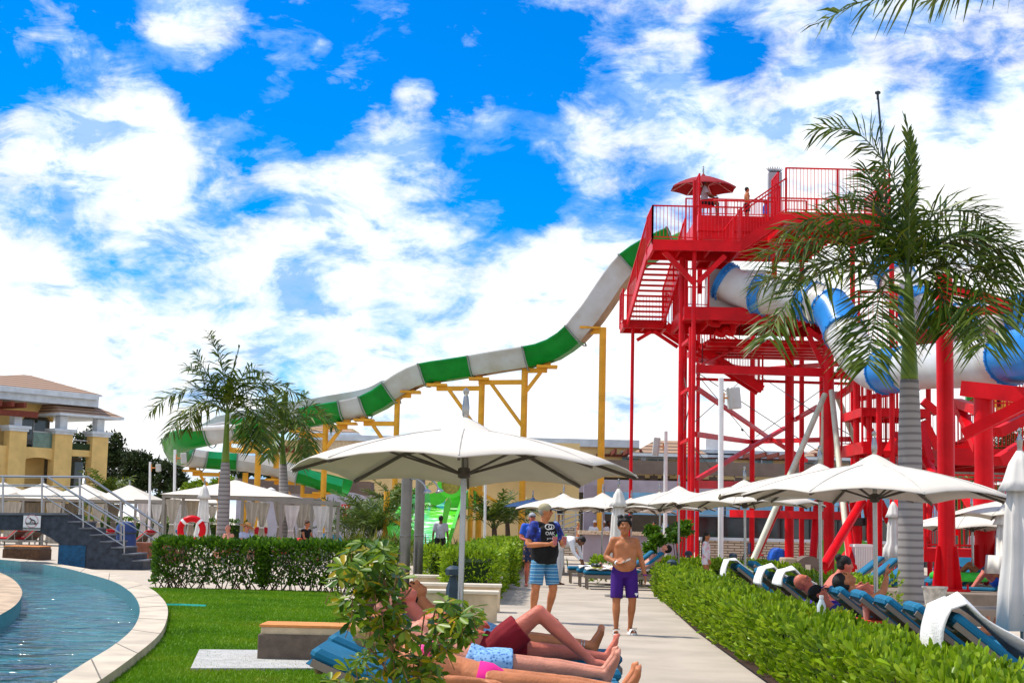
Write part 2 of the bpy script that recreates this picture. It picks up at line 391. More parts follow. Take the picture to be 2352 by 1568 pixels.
bp=N.new('ShaderNodeBump'); bp.inputs['Strength'].default_value=1; bp.inputs['Distance'].default_value=.34; L.new(ad.outputs[0],bp.inputs['Height']); L.new(bp.outputs[0],b.inputs['Normal'])
cr=N.new('ShaderNodeValToRGB'); e=cr.color_ramp.elements; e[0].position=.35; e[0].color=(.0008,.03,.034,1); e[1].position=.7; e[1].color=(.002,.17,.17,1); L.new(n1.outputs[0],cr.inputs[0]); L.new(cr.outputs[0],b.inputs['Base Color'])
tag(obj('pool_water',MB().add([(x,y,-.13) for x,y in pool_poly],[tuple(range(len(pool_poly)))]),m_water),kind=STRUCT)
m_tile=mat('pool_tile',(.01,.16,.20),.3,.3,12)
def strip(name,A,B,z,za,zb,mtop,mside,mout):
    """kerb between two polylines A (pool side) and B (outside): top at z, sides down to za and zb"""
    mb=MB(); k=len(A)
    for q,zz in ((A,za),(A,z),(B,z),(B,zb)): mb.v+=[(p[0],p[1],zz) for p in q]
    for i in range(k-1):
        for r,mi in ((0,1),(1,0),(2,2)): mb.f.append((r*k+i,r*k+i+1,(r+1)*k+i+1,(r+1)*k+i)); mb.mi.append(mi)
    o=obj(name,mb,[mtop,mside,mout]); bm=bmesh.new(); bm.from_mesh(o.data); bmesh.ops.recalc_face_normals(bm,faces=bm.faces)
    up=sum(f.normal.z for f in bm.faces)
    if up<0:
        for f in bm.faces: f.normal_flip()
    bm.to_mesh(o.data); bm.free(); return o
m_cop=mat('coping_stone',(.52,.44,.34),.7,.16,2.2,bump=.25,bscale=50)
cop=strip('pool_coping',[(q.x,q.y) for q in gi],[(q.x,q.y) for q in go],zc,-.6,-.02,m_cop,m_tile,m_trav)
tag(cop,kind=STRUCT)
jm=MB()
for i in range(5,min(len(gi),len(go))-1,6): jm.beam(gi[i]+Vector((0,0,.0005)),go[i]+Vector((0,0,.0005)),.014,.005)
tag(obj('coping_joints',jm,mat('joint_grey',(.16,.14,.12),.9,.2,8)),kind=STRUCT)
# island at the left edge of the pool
isl=[G(*p,z=zc) for p in ((-40,1300),(0,1314),(28,1328),(47,1348),(50,1366),(36,1388),(0,1411),(-60,1440))]
isl=bez(isl,5); A=[(q.x,q.y) for q in isl]; B=[(q.x-3.0,q.y) for q in isl]
mb=MB(); poly=A+[(A[-1][0]-6,A[-1][1]),(A[0][0]-6,A[0][1])]; mb.prism(poly,-.6,zc); mb.mi=[0]*len(mb.f); mb.mi=[1,0]+[1]*(len(mb.f)-2)
o=obj('pool_island',mb,[mat('island_stone',(.45,.33,.22),.75,.25,3,bump=.2),m_tile]); tag(o,kind=STRUCT)
# lawn: between the coping and the hedge / showers, up to the loungers
i0=min(range(len(go)),key=lambda i:abs(go[i].x-G(338,1347,zc).x)+abs(go[i].y-G(338,1347,zc).y))
edge=[(q.x,q.y) for q in go[i0:]]
hA=G(345,1352); hB=G(775,1361)
lawn_poly=edge+[(-4.6,8),(0.4,8),(.1,12.5),(-.35,23),(-2.4,24.6),(hB.x,hB.y),(hA.x,hA.y)]
sheet('lawn',lawn_poly,.012,m_lawn)
# path and its soil border
pr=[(2.3,4),(2.55,15),(2.65,18.9),(2.75,22.6),(3.3,34.8)]; pl=[(.3,4),(.2,12),(-.15,23),(-.15,26),(.05,34),(.5,62)]
sheet('path',pr+[(3.6,36),(9,38),(9,62)]+pl[::-1],.004,m_path)
so1=[(2.3,4),(2.55,15),(2.65,18.9),(2.75,22.6),(3.3,34.8),(4.4,35),(4.2,26),(3.95,16),(3.7,4)]
sheet('soil_bed',so1,.03,m_soil)
# grass blades on the near lawn
def inpoly(x,y,poly):
    c=np.zeros(len(x),bool); px=np.array([p[0] for p in poly]); py=np.array([p[1] for p in poly]); j=len(poly)-1
    for i in range(len(poly)):
        t=((py[i]>y)!=(py[j]>y))&(x<(px[j]-px[i])*(y-py[i])/(py[j]-py[i]+1e-12)+px[i]); c^=t; j=i
    return c
x0=min(p[0] for p in lawn_poly); x1=max(p[0] for p in lawn_poly)
yy=12.6+NR.rand(420000)**1.7*24; xx=x0+(x1-x0)*NR.rand(420000); k=inpoly(xx,yy,lawn_poly)&((xx<-1.9)|(yy<22)); xx=xx[k];yy=yy[k]
k=(np.abs(xx)<yy*.36); xx=xx[k]; yy=yy[k]; n=len(xx); a=NR.rand(n)*6.28; h=.03+.03*NR.rand(n); wd=.004+.0005*yy; tl=NR.randn(n,2)*.02
v=np.zeros((n,3,3)); v[:,0]=np.stack([xx-np.cos(a)*wd,yy-np.sin(a)*wd,np.full(n,.01)],1); v[:,1]=np.stack([xx+np.cos(a)*wd,yy+np.sin(a)*wd,np.full(n,.01)],1); v[:,2]=np.stack([xx+tl[:,0],yy+tl[:,1],h],1)
m_blade=leafmat('grass_blade',[(.06,.16,.002),(.12,.29,.003),(.19,.33,.008),(.36,.31,.05)],.6,.3)
N,L,b=nodes_of(m_blade); _t=N.new('ShaderNodeTexCoord'); _n=N.new('ShaderNodeTexNoise'); _n.inputs['Scale'].default_value=.55; _n.inputs['Detail'].default_value=6; _m=N.new('ShaderNodeMath'); _m.operation='MULTIPLY_ADD'; _m.inputs[1].default_value=1.7; _m.inputs[2].default_value=-.62
_a=N.new('ShaderNodeMath'); _a.operation='MULTIPLY_ADD'; _a.inputs[1].default_value=.35; L.new(_t.outputs['Object'],_n.inputs['Vector']); L.new(_n.outputs[0],_m.inputs[0]); _g=[x for x in N if x.type=='NEW_GEOMETRY'][0]; L.new(_g.outputs['Random Per Island'],_a.inputs[0]); L.new(_m.outputs[0],_a.inputs[2]); L.new(_a.outputs[0],N['Color Ramp'].inputs[0])
tag(objnp('grass',v.reshape(-1,3),np.arange(n*3).reshape(-1,3),m_blade),'short green grass growing over the lawn beside the pool','grass',kind='stuff')
hp_=G(415,1391,.03); tag(obj('hose_piece',MB().tube([(hp_.x-.35,hp_.y,.035),(hp_.x,hp_.y+.03,.04),(hp_.x+.42,hp_.y-.02,.035)],.03,6),mat('turquoise',(.0,.38,.32),.5,.1,5)),'short turquoise hose lying on the lawn beside the pool coping','hose')
# white slab and pad set in the lawn
def slab(name,pts,z,th,m,label,cat):
    mb=MB().prism([(q.x,q.y) for q in pts],z-th,z); return tag(obj(name,mb,m),label,cat)
sl=[G(438,1533,.05),G(458,1490,.05),G(800,1493,.05),G(800,1533,.05)]
slab('concrete_slab',sl[::-1],.05,.06,mat('slab',(.42,.41,.40),.85,.12,8,bump=.3),'flat pale grey concrete slab set in the lawn under the orange topped box','slab')
# haze is not built: the air in the photo is clear
# ---- leaf scatter ----
def leaves(n,pos,nrm,L0,W0,fold=.25,up=.4,jit=.8,shape='ob',lj=.25):
    """pos (n,3) leaf bases; nrm (n,3) outward; returns verts, quads"""
    d=nrm+NR.randn(n,3)*jit*.6; d[:,2]+=up; d/=np.linalg.norm(d,axis=1)[:,None]
    s=np.cross(d,NR.randn(n,3)); s/=np.linalg.norm(s,axis=1)[:,None]; nn=np.cross(s,d)
    Ln=L0*(1+lj*NR.randn(n))[:,None]; Wn=W0*(1+lj*.6*NR.randn(n))[:,None]
    if shape=='ob': q=((.45,.32),(.82,.5))
    else: q=((.3,.5),(.7,.42))
    def pt(t,sx,z): return pos+d*Ln*t+s*Wn*sx+nn*Wn*z
    v=np.stack([pt(0,0,0),pt(q[0][0],-q[0][1],fold),pt(q[1][0],-q[1][1],fold),pt(1,0,.05),pt(q[1][0],q[1][1],fold),pt(q[0][0],q[0][1],fold)],1).reshape(-1,3)
    b=np.arange(n)[:,None]*6; f=np.concatenate([b+np.array([0,1,2,3]),b+np.array([0,3,4,5])],1).reshape(-1,4)
    return v,f
def boxshell(n,a,b,M=None,inner=.12,top=1.6,rough=.05):
    """points near the surface of an oblong hedge a..b with outward normals"""
    a=np.array(a,float); b=np.array(b,float); s=b-a
    ar=np.array([s[0]*s[1]*top,s[1]*s[2],s[1]*s[2],s[0]*s[2],s[0]*s[2]]); c=NR.choice(5,n,p=ar/ar.sum()); u=NR.rand(n,3); p=a+u*s; nr=np.zeros((n,3)); dep=NR.rand(n)**2*inner
    for i,(ax,sg) in enumerate(((2,1),(0,-1),(0,1),(1,-1),(1,1))):
        k=c==i; p[k,ax]=(b if sg>0 else a)[ax]-sg*dep[k]; nr[k,ax]=sg
    wob=np.sin(p[:,0]*5.1+p[:,1]*3.3)*np.cos(p[:,1]*4.7-p[:,0]*2)*rough+np.sin(p[:,0]*13+p[:,1]*9)*rough*.5
    p+=nr*wob[:,None]; return p,nr
HG=[(.07,.15,.004),(.18,.32,.006),(.32,.48,.012),(.08,.17,.006),(.42,.55,.03),(.20,.34,.008)]
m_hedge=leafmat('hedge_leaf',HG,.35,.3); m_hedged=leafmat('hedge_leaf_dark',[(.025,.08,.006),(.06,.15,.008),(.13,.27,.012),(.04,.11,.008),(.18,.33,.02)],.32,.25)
m_twig=mat('twig',(.10,.06,.035),.8,.3,10)
def hedge(name,label,pts,wid,ht,dens,Ls,m,z0=.08,twigs=0,up=.5,shape='ob',core=True,base=0,cat='hedge'):
    """hedge of width wid along polyline pts [(x,y)..] (centre line)"""
    t=wthing(name,label,cat,(pts[0][0],pts[0][1],base)); V=[];F=[];o=0; tw=MB(); cm=MB()
    for (xa,ya),(xb,yb) in zip(pts,pts[1:]):
        l=math.hypot(xb-xa,yb-ya); cx_,cy_=(xa+xb)/2,(ya+yb)/2; dist=max(6,math.hypot(cx_,cy_)); n=int(dens*(l*wid*1.3+2*l*(ht-z0)))
        p,nr=boxshell(n,(0,-wid/2,z0),(l,wid/2,ht)); a=math.atan2(yb-ya,xb-xa); c,s=math.cos(a),math.sin(a)
        rot=lambda q:np.stack([q[:,0]*c-q[:,1]*s,q[:,0]*s+q[:,1]*c,q[:,2]],1)
        p=rot(p)+np.array([xa,ya,base]); nr=rot(nr); v,f=leaves(n,p,nr,Ls,Ls*.42,up=up,shape=shape); V.append(v);F.append(f+o);o+=len(v)
        M=RZ(a,(xa,ya,base))
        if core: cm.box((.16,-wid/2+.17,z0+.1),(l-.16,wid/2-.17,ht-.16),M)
        for i in range(int(twigs*l)):
            x=R.random()*l; y=R.uniform(-wid/2,wid/2)*.85; x2=x+R.uniform(-.25,.25); y2=y+R.uniform(-.1,.1); x3=x2+R.uniform(-.25,.25)
            tw.tube([M@Vector((x,y,0)),M@Vector((x2,y2,ht*.3)),M@Vector((x3,y2,ht*.62)),M@Vector((x3+R.uniform(-.2,.2),y2,ht*.92))],[.014,.011,.008,.004],4)
    objnp('foliage',np.concatenate(V),np.concatenate(F),m,t)
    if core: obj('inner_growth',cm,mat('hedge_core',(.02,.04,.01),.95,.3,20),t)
    if tw.v: obj('stems',tw,m_twig,t)['kind']='stuff'
    return t
hedge('hedge','knee high bright green hedge running beside the right edge of the path',[(2.98,5.5),(3.0,12),(3.04,16),(3.1,20),(3.35,27),(3.66,34.6)],.72,.60,620,.09,m_hedge,up=.85,z0=.03,twigs=6)
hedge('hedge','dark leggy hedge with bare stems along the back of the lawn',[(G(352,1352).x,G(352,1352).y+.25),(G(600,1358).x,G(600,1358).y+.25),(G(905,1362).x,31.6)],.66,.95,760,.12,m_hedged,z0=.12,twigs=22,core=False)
hedge('hedge','clipped hedge between the shower posts and the path corner',[(-1.9,35.5),(.15,36)],.8,.85,620,.11,m_hedge)
hedge('hedge','thick green hedge lining the left edge of the path behind the stone benches',[(-.72,29),(-.55,34),(-.35,42),(.0,54)],.95,.92,420,.11,m_hedge)
hedge('hedge','low hedge behind the white swirled lamp posts to the right of the loungers',[(2.2,39.5),(5.2,39),(6.4,36)],1.0,.62,330,.12,m_hedge)
hedge('hedge','low hedge beside the brown towel cabinet',[(5.0,33.0),(6.6,27.5)],.7,.62,220,.11,m_hedge)
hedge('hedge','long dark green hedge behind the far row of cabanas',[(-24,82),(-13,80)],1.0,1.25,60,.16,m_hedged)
# ---- travertine benches in front of the showers ----
def bench(pa,pb,Y,xa,xb,label,ht=.47,dp=.42):
    t=wthing('stone_bench',label,'bench',((xa+xb)/2,Y,0)); obj('base',MB().rbox((xa+.03,Y+.03,-.02),(xb-.03,Y+dp-.03,ht-.05),.006),m_trav,t)
    obj('top_slab',MB().rbox((xa,Y,ht-.05),(xb,Y+dp,ht),.008),m_travw,t); return t
bench(0,0,23.6,X(905,23.6),X(1150,23.6),'beige travertine bench nearest the lounger, behind the sunbathers')
bench(0,0,26.2,X(965,26.2),X(1156,26.2),'middle travertine bench behind the slate bollard lamp')
bench(0,0,30.0,X(950,30),X(1157,30),'beige travertine bench furthest back against the path hedge')
obj_=MB()
# orange topped box
def lidbox(p0,p1,Y,dp,ht,label,mtop,mbody,mrim):
    t=wthing('equipment_box',label,'box',((p0+p1)/2,Y,0)); obj('body',MB().rbox((p0+.02,Y+.02,0),(p1-.02,Y+dp-.02,ht-.10),.01),mbody,t)
    obj('rim',MB().rbox((p0+.045,Y+.045,ht-.10),(p1-.045,Y+dp-.045,ht-.025),.005),mrim,t); obj('lid',MB().rbox((p0+.03,Y+.03,ht-.025),(p1-.03,Y+dp-.03,ht),.004),mtop,t); return t
m_rust=mat('rust_orange',(.62,.24,.07),.8,.15,9,bump=.1); m_bbody=mat('brown_render',(.14,.105,.08),.85,.18,9,bump=.3); m_steel=mat('steel',(.48,.47,.45),.3,.08,3,metal=.9)
lidbox(X(585,16.2,1510),X(814,16.2,1510),16.2,.62,.40,'brown box with an orange lid on the grey slab in the lawn',m_rust,m_bbody,m_trav)
lidbox(X(3,49,1280),X(92,49,1280),49,1.3,.44,'small dark brown box with an orange lid beside the pool stairs',m_rust,mat('dark_wood',(.08,.04,.02),.7,.3,10),m_bbody)
# ================= WATER SLIDE TOWER =================
m_red=mat('red_paint',(.60,.004,.010),.38,.20,1.3,bump=.05,bscale=30,spec=.15); m_redd=mat('red_deck',(.50,.006,.012),.6,.15,3)
m_yel=mat('yellow_paint',(.74,.36,.035),.45,.12,2.5,spec=.15); m_white=mat('white_paint',(.78,.78,.78),.5,.06,3)
m_sgreen=mat('slide_green',(.0,.22,.02),.3,.12,2,spec=.25); m_swhite=mat('slide_white',(.56,.59,.61),.35,.12,.9,c2=(.44,.42,.38),spec=.2); m_sbrown=mat('slide_underside_shade',(.34,.22,.13),.6,.15,2)  # m_sbrown: shade under the white sections, put into the colour as brown
m_blue=mat('slide_blue',(.02,.20,.55),.3,.10,2,spec=.25); m_cable=mat('cable',(.05,.06,.06),.5,.1,5,metal=.5)
tower=wthing('slide_tower','tall red steel water slide tower with stairs and railed platforms','tower',(7,54,0))
def tpart(name,mb,m=None,auto=True): return obj(name,mb,m or m_red,tower,auto=auto)
def px(z,x,y,Y): a,b=z(x,y); return P(a,b,Y)
def colm(z,x0,y0,x1,y1,Y,wpx_,base=True,n=14):
    """column from top zoom point to ground"""
    a=px(z,x0,y0,Y); b=px(z,x1,y1,Y); r=wpx_*Y/FPX/2; x=b.x
    return MB().tube([(x,Y,0),(x,Y,a.z)],r,n),r,x,a.z
def column(xd,Y,topd,wd,flange=False,name='column'):
    """xd, topd, wd in display px"""
    a=P(xd,topd,Y); x=P(xd,1200,Y).x; r=wd*Y/FPX/2; mb=MB().tube([(x,Y,0),(x,Y,a.z)],r,16)
    if flange:
        mb.box((x-r*2.1,Y-r*2.1,.38),(x+r*2.1,Y+r*2.1,.42))
        for k in range(6):
            M=RZ(k*math.pi/3+.3,(x,Y,0)); mb.ext([M@Vector((r*.9,-.015,.42)),M@Vector((r*1.9,-.015,.42)),M@Vector((r*1.75,-.015,.62)),M@Vector((r*1.3,-.015,1.25)),M@Vector((r*.9,-.015,1.25))],(M.to_3x3()@Vector((0,.03,0))))
        for sx in (-1,1):
            for sy in (-1,1): mb.tube([(x+sx*r*1.85,Y+sy*r*1.85,.4),(x+sx*r*1.85,Y+sy*r*1.85,.52)],.022,6)
    tpart(name,mb); return x,r,a.z
def rail(pts,h=1.1,gap=.115,m=None,name='railing',r=.02,post=1.5,parent=None,low=.08):
    """baluster railing along floor polyline"""
    mb=MB(); pts=[Vector(p) for p in pts]; up=Vector((0,0,1))
    for a,b in zip(pts,pts[1:]):
        l=(b-a).length; n=max(1,int(l/gap))
        mb.beam(a+up*h,b+up*h,.05,.045); mb.beam(a+up*low,b+up*low,.03)
        for i in range(1,n): p=a.lerp(b,i/n); mb.beam(p+up*low,p+up*h,.016,.016,(0,1,0))
        k=max(1,int(l/post))
        for i in range(k+1): p=a.lerp(b,i/k); mb.beam(p-up*.15,p+up*(h+.01),.06,.06,(0,1,0))
    return obj(name,mb,m or m_red,parent or tower)
# --- main landing (front left) ---
F0=px(z8,412,700,48.6); F1=px(z8,1105,712,48.6); zl=(F0.z+F1.z)/2; xa,xb=F0.x,F1.x
def deck(x0,x1,ya,yb,z,th=.28,name='platform'):
    mb=MB().box((x0,ya,z-.06),(x1,yb,z)); t2=th
    mb.box((x0,ya,z-t2),(x1,ya+.09,z-.062)); mb.box((x0,yb-.09,z-t2),(x1,yb,z-.062)); mb.box((x0,ya+.092,z-t2),(x0+.09,yb-.092,z-.062)); mb.box((x1-.09,ya+.092,z-t2),(x1,yb-.092,z-.062))
    n=max(2,int((x1-x0)/.9))
    for i in range(1,n): x=x0+(x1-x0)*i/n; mb.box((x-.035,ya+.092,z-t2*.8),(x+.035,yb-.092,z-.062))
    return tpart(name,mb,m_redd if False else m_red,auto=False)
deck(xa,xb,48.6,50.6,zl,.34)
xs=px(z8,690,860,50.6).x
deck(xs+.35,xb,50.602,52.6,zl,.30)
rail([(xa,50.6,zl),(xa,48.63,zl),(xb,48.63,zl)])
rail([(xb,50.2,zl),(xb,52.5,zl)])
# stairs going down behind the landing's left half
def stair(p0,p1,wdir,wid,n,name='stairs',rails=(0,1),riser=True):
    p0=Vector(p0); p1=Vector(p1); wv=Vector(wdir).normalized()*wid; mb=MB(); d=(p1-p0)/n; hd=Vector((d.x,d.y,0))
    for i in range(n):
        a=p0+d*(i+.5); mb.ext([a-hd*.44,a+hd*.44,a+hd*.44+Vector((0,0,.06)),a-hd*.44+Vector((0,0,.045))],wv)
        if riser and False: mb.ext([a+hd*.5-Vector((0,0,.10)),a+hd*.56-Vector((0,0,.10)),a+hd*.56,a+hd*.5],wv)
    for k in (0,1):
        o=wv*k; mb.beam(p0+o-Vector((0,0,.12)),p1+o-Vector((0,0,.12)),.07,.30)
    tpart(name,mb,auto=False)
    for k in rails: rail([p0+wv*k,p1+wv*k])
B0=px(z8,330,1330,54.2)
stair((xa+.02,50.62,zl),(xa-.35,54.2,B0.z),(1,0,0),1.25,13)
zlow=B0.z; deck(xa-.5,xa+1.05,54.2,55.8,zlow,.3)
rail([(xa-.5,55.8,zlow),(xa-.5,54.25,zlow)]); rail([(xa-.5,55.75,zlow),(xa+1.05,55.75,zlow)])
# second flight down behind
stair((xa+1.1,55.0,zlow),(xa+4.6,55.0,zlow-2.2),(0,1,0),.9,12)
# posts of the landing
def postz(z,x,ytop,Y,wd,name='post'):
    a=px(z,x,ytop,Y); xd=z(x,ytop)[0]; xg=P(xd,1200,Y).x; r=wd*Y/FPX/2
    tpart(name,MB().tube([(a.x,Y,0),(a.x,Y,a.z)],r,10)); return a.x,a.z
lx,_=postz(z8,258,1370,54.3,8); 
bx,_=postz(z8,648,1290,54.3,8)
tx,tz=postz(z8,745,240,48.9,10)
postz(y1,825,20,49.2,15)
E1x,E1r,_=column(1813,56,742,21,name='column'); Fx,Fr,_=column(1904,49,722,25)
column(1727,63,742,12); column(1575+26,63,742,9)
H1=column(2174,30.5,632,39,True); H2=column(2262,36,895,43,True)
column(1968,46,816,14); column(1998,45,880,13); column(2020,44,885,13); column(2050,43,895,12); column(2052,48,560,12); column(1960,60,560,12)
column(2135,52,880,12); column(1888,60,760,12)
# knee braces under the landing
def bm_(*segs,w=.14,h=None,name='brace',m=None):
    for s in segs: tpart(name,MB().beam(s[0],s[1],w,h or w),m,auto=False)
bm_((px(z8,500,795,48.9),px(z8,735,1040,48.9)),(px(z8,980,830,48.9),px(z8,765,1040,48.9)),w=.16)
bm_((px(z8,290,1490,54.3),px(z8,400,1425,54.3)),(px(z8,420,1420,54.3),px(z8,610,1545,54.3)),w=.12)
bm_((px(y1,745,180,50),px(y1,800,130,49.3)),(px(y1,735,615,50),px(y1,800,568,49.3)),(px(y1,728,1060,50),px(y1,795,1022,49.3)),w=.1,name='rung')
tpart('post',MB().tube([(px(y1,727,700,50.2).x,50.2,0),(px(y1,727,700,50.2).x,50.2,zl-.3)],.1,10))
# --- upper deck on the right with the side stair ---
U0=px(z8,1460,482,49); U1=px(z8,2225,525,49); zu=U0.z
deck(U0.x,U1.x+.2,49,52.6,zu,.36)
rail([(U0.x,49.05,zu),(U1.x+.2,49.05,zu)],h=1.45); rail([(U0.x,52.5,zu),(U1.x+.2,52.5,zu)],h=1.2); rail([(U1.x+.2,49.1,zu),(U1.x+.2,52.5,zu)],h=1.2)
stair((U0.x,49.02,zu),(xb,49.02,zl),(0,1,0),1.2,8,rails=(0,1))
bm_((px(z8,1480,560,49.5),px(z8,1600,700,52)),w=.1)
# rear top deck where the slide starts
T0=px(z8,770,545,54); T1=px(z8,1345,560,54); zt=T0.z
deck(T0.x-.1,T1.x+2.2,53.2,58,zt,.55)
rail([(T0.x,53.3,zt),(T1.x,53.3,zt)],h=.55); rail([(T0.x-.05,53.3,zt),(T0.x-.05,54.6,zt)],h=1.5); rail([(T0.x,57.9,zt),(T1.x+2,57.9,zt)],h=1.6)
rail([(T1.x+.1,53.25,zt),(T1.x+.1,54.5,zt)],h=1.6,gap=.07)
mb=MB(); 
for i in range(7): y=53.3+i*.7; mb.box((T0.x,y,zt-.85),(T1.x+2,y+.08,zt-.552))
tpart('platform_joists',mb)
for q in ((T0.x,53.4),(T1.x,53.4),(T0.x,57.8),(T1.x+1.8,57.8)): tpart('post',MB().beam((q[0],q[1],0 if q[1]>55 else zl-1),(q[0],q[1],zt-.02),.16,.16,(0,1,0)))
rail([(px(z8,1110,760,54).x,54,zl-1.5),(px(z8,1350,760,54).x,54,zl-1.5)],h=1.4)
# --- mid deck for the blue and white tube ---
Mz=px(z8,700,1225,49.6).z; mx0=px(z8,660,1225,49.6).x; mx1=px(z8,1900,1290,49.6).x
deck(mx0,mx1,49.6,53.6,Mz,.42); rail([(mx0+.1,53.5,Mz),(mx0+4,53.5,Mz)],h=1.25); rail([(mx0+.05,49.7,Mz),(mx0+.05,53.4,Mz)],h=1.25); rail([(mx0+.1,49.7,Mz),(px(z8,850,1200,49.7).x,49.7,Mz)],h=1.25)
# pipework under the mid deck
pp=[px(z8,860,1290,50.5),px(z8,865,1350,50.5),px(z8,930,1360,50.5),px(z8,960,1335,50.5),px(z8,1330,1340,50.5)]
tpart('pipe',MB().tube(bez(pp,4),.12,10)); tpart('pipe',MB().tube(bez([px(z8,900,1420,51),px(z8,960,1445,51),px(z8,985,1400,51),px(z8,1030,1440,51),px(z8,1045,1360,51)],4),.12,10))
# ribbed canopy roof below
c0=px(y1,985,118,52.5); c1=px(y1,2200,115,52.5); zr=c0.z; c2=px(y1,915,245,56.9)
mb=MB(); ys=np.linspace(52.5,57,11)
for i in range(10):
    ya,yb=ys[i],ys[i+1]; k=(i+.5)/10; xl=c0.x*(1-0)+(-.12)*i*.2
    mb.box((c0.x-.03*i,ya,zr-.10-(.10 if i%2 else 0)),(c1.x,yb-.012,zr))
tpart('canopy_roof',mb,auto=False)
# girders, braces and cables of the lower frame
pb=lambda z,x,y,Y:px(z,x,y,Y)
bm_((pb(y1,860,392,49.3),pb(y1,2010,425,49.1)),w=.24,h=.26,name='girder')
bm_((pb(y1,860,482,56),pb(y1,2230,525,56)),w=.10,name='girder')
bm_((pb(y1,860,310,50),pb(y1,1270,385,62.5)),(pb(y1,1500,392,60),pb(y1,2240,340,50)),w=.16,name='girder')
bm_((pb(y1,850,975,50),pb(y1,1345,1045,62.6)),(pb(y1,1380,1042,62.6),pb(y1,2240,1020,52)),w=.17,name='girder')
bm_((pb(y1,860,560,50),pb(y1,1500,1000,60)),(pb(y1,1500,1000,60),pb(y1,1850,1215,62)),(pb(y1,850,1390,50),pb(y1,1655,920,58)),(pb(y1,1740,850,56.5),pb(y1,1950,730,52)),w=.13)
bm_((pb(y1,850,1425,50),pb(y1,1640,1440,57)),w=.26,name='girder')
bm_((pb(y3,60,495,55.8),pb(y3,1000,515,49.3)),w=.26,name='girder')
bm_((pb(y1,1850,30,49.2),pb(y1,2010,150,49.1)),(pb(y1,1870,90,49.2),pb(y1,2030,430,49.1)),(pb(y1,2130,450,49.1),pb(y1,2300,300,47)),(pb(y1,2130,640,49.1),pb(y1,2300,520,47)),w=.17)
bm_((pb(y1,880,370,49.5),pb(y1,1130,250,53)),(pb(y1,1130,250,53),pb(y1,1345,110,57)),w=.07)
cab=MB()
for a,c in (((865,435,49.5),(1345,1010,62)),((1340,430,62),(850,865,50)),((865,420,50),(1655,940,56)),((1395,430,62),(2010,840,50)),((2010,560,50),(1395,1000,62)),((1740,990,56),(1990,1150,50)),((845,1100,50),(1010,1300,56)),((1280,1180,62),(1345,1060,62)),((1395,1070,62),(1510,1150,58)),((2130,920,49),(2240,980,45)),((755,470,50),(800,700,49.4)),((800,720,49.4),(755,940,50)),((920,120,53),(915,385,50)),((1250,-40,53),(1250,120,53))):
    cab.tube([pb(y1,*a[:2],a[2]),pb(y1,*c[:2],c[2])],.016,4)
obj('cables',cab,m_cable,tower)
tpart('cable_sleeve',MB().tube([pb(y1,1265,930,60),pb(y1,1285,945,60)],.04,6),m_cable)
# pale diagonal prop legs round the front column
for a,c in (((2015,620,48.6),(1735,1265,47.2)),((2075,592,48.5),(2140,1215,46.5)),((2115,610,49.2),(2235,910,50.5)),((2010,700,50),(1995,1200,51))):
    p=pb(y1,*a[:2],a[2]); q=pb(y1,*c[:2],c[2]); d=(q-p); q=p+d*((p.z-.02)/(p.z-q.z)); tpart('prop_leg',MB().tube([p,q],.09,10),mat('cream_paint',(.55,.58,.46),.5,.1,3) if 'cream_paint' not in bpy.data.materials else bpy.data.materials['cream_paint'])
# red braces near the ground
for a,c,Y1,Y2 in (((430,405),(215,885),52,50),((725,400),(690,840),52,51),((1075,400),(775,905),45,42),((930,400),(1000,925),46,43),((1600,350),(1575,700),44,43),((1550,20),(1640,200),44,42),((1210,400),(1290,560),46,46)):
    p=pb(y3,*a,Y1); q=pb(y3,*c,Y2); tpart('brace',MB().tube([p,q],.13,10))
mbp=MB().tube([pb(y3,1365,400,42),pb(y3,1285,970,39)],.15,10); tpart('brace',mbp)
# bent water pipes with grey collars
for xs_ in ((1015,1030,1035,1010,900),(1115,1140,1150,1160,1060)):
    ptsz=list(zip(xs_,(400,560,690,760,905))); pth=[pb(y3,x,y,46) for x,y in ptsz]
    pi=tpart('water_pipe',MB().tube(bez(pth,5),.16,12)); c=pth[1]; obj('collar',MB().lathe([(.2,-.12),(.22,-.1),(.22,.1),(.2,.12)],c,12),mat('rubber_collar',(.05,.04,.04),.7),pi)
# right hand lower deck and stairs
d0=pb(y2,1150,1375,47); d1=pb(y2,1700,1400,47)
deck(d0.x,d1.x+2.5,45,50,d0.z,.5); rail([(d0.x+.1,45.05,d0.z),(d1.x+2.4,45.05,d0.z)],h=1.35); rail([(d0.x+.1,49.9,d0.z),(d1.x+2.4,49.9,d0.z)],h=1.35)
d2=pb(y3,1560,765,40); deck(d2.x,d2.x+5.3,40,43,d2.z,.35); rail([(d2.x+.05,40.05,d2.z),(d2.x+5.2,40.05,d2.z)],h=1.9,gap=.14); rail([(d2.x+.05,42.9,d2.z),(d2.x+5.2,42.9,d2.z)],h=1.9,gap=.14)
stair((d0.x+1,47,d0.z),(d0.x+5.5,45.8,d0.z+3.0),(0,1,0),1.3,14)
s0=pb(y2,600,1140,46); s1=pb(y2,960,1330,46); deck(s0.x,s1.x,44.5,47.5,s1.z,.35); rail([(s0.x,44.6,s1.z),(s1.x,44.6,s1.z)],h=2.3,gap=.12); rail([(s0.x,47.4,s1.z),(s1.x,47.4,s1.z)],h=2.3,gap=.12)
s2=pb(y2,660,770,46); rail([(s2.x,46,pb(y2,660,1060,46).z),(s1.x,46,pb(y2,660,1060,46).z)],h=3.6,gap=.13)
deck(s0.x,s1.x+.6,44.6,47.4,pb(y2,660,1065,46).z,.25)
bm_((pb(y2,650,1075,46),pb(y2,760,1230,46)),(pb(y2,660,970,46),pb(y2,900,930,46)),(pb(y2,480,780,49.1),pb(y2,1000,780,45)),w=.15)
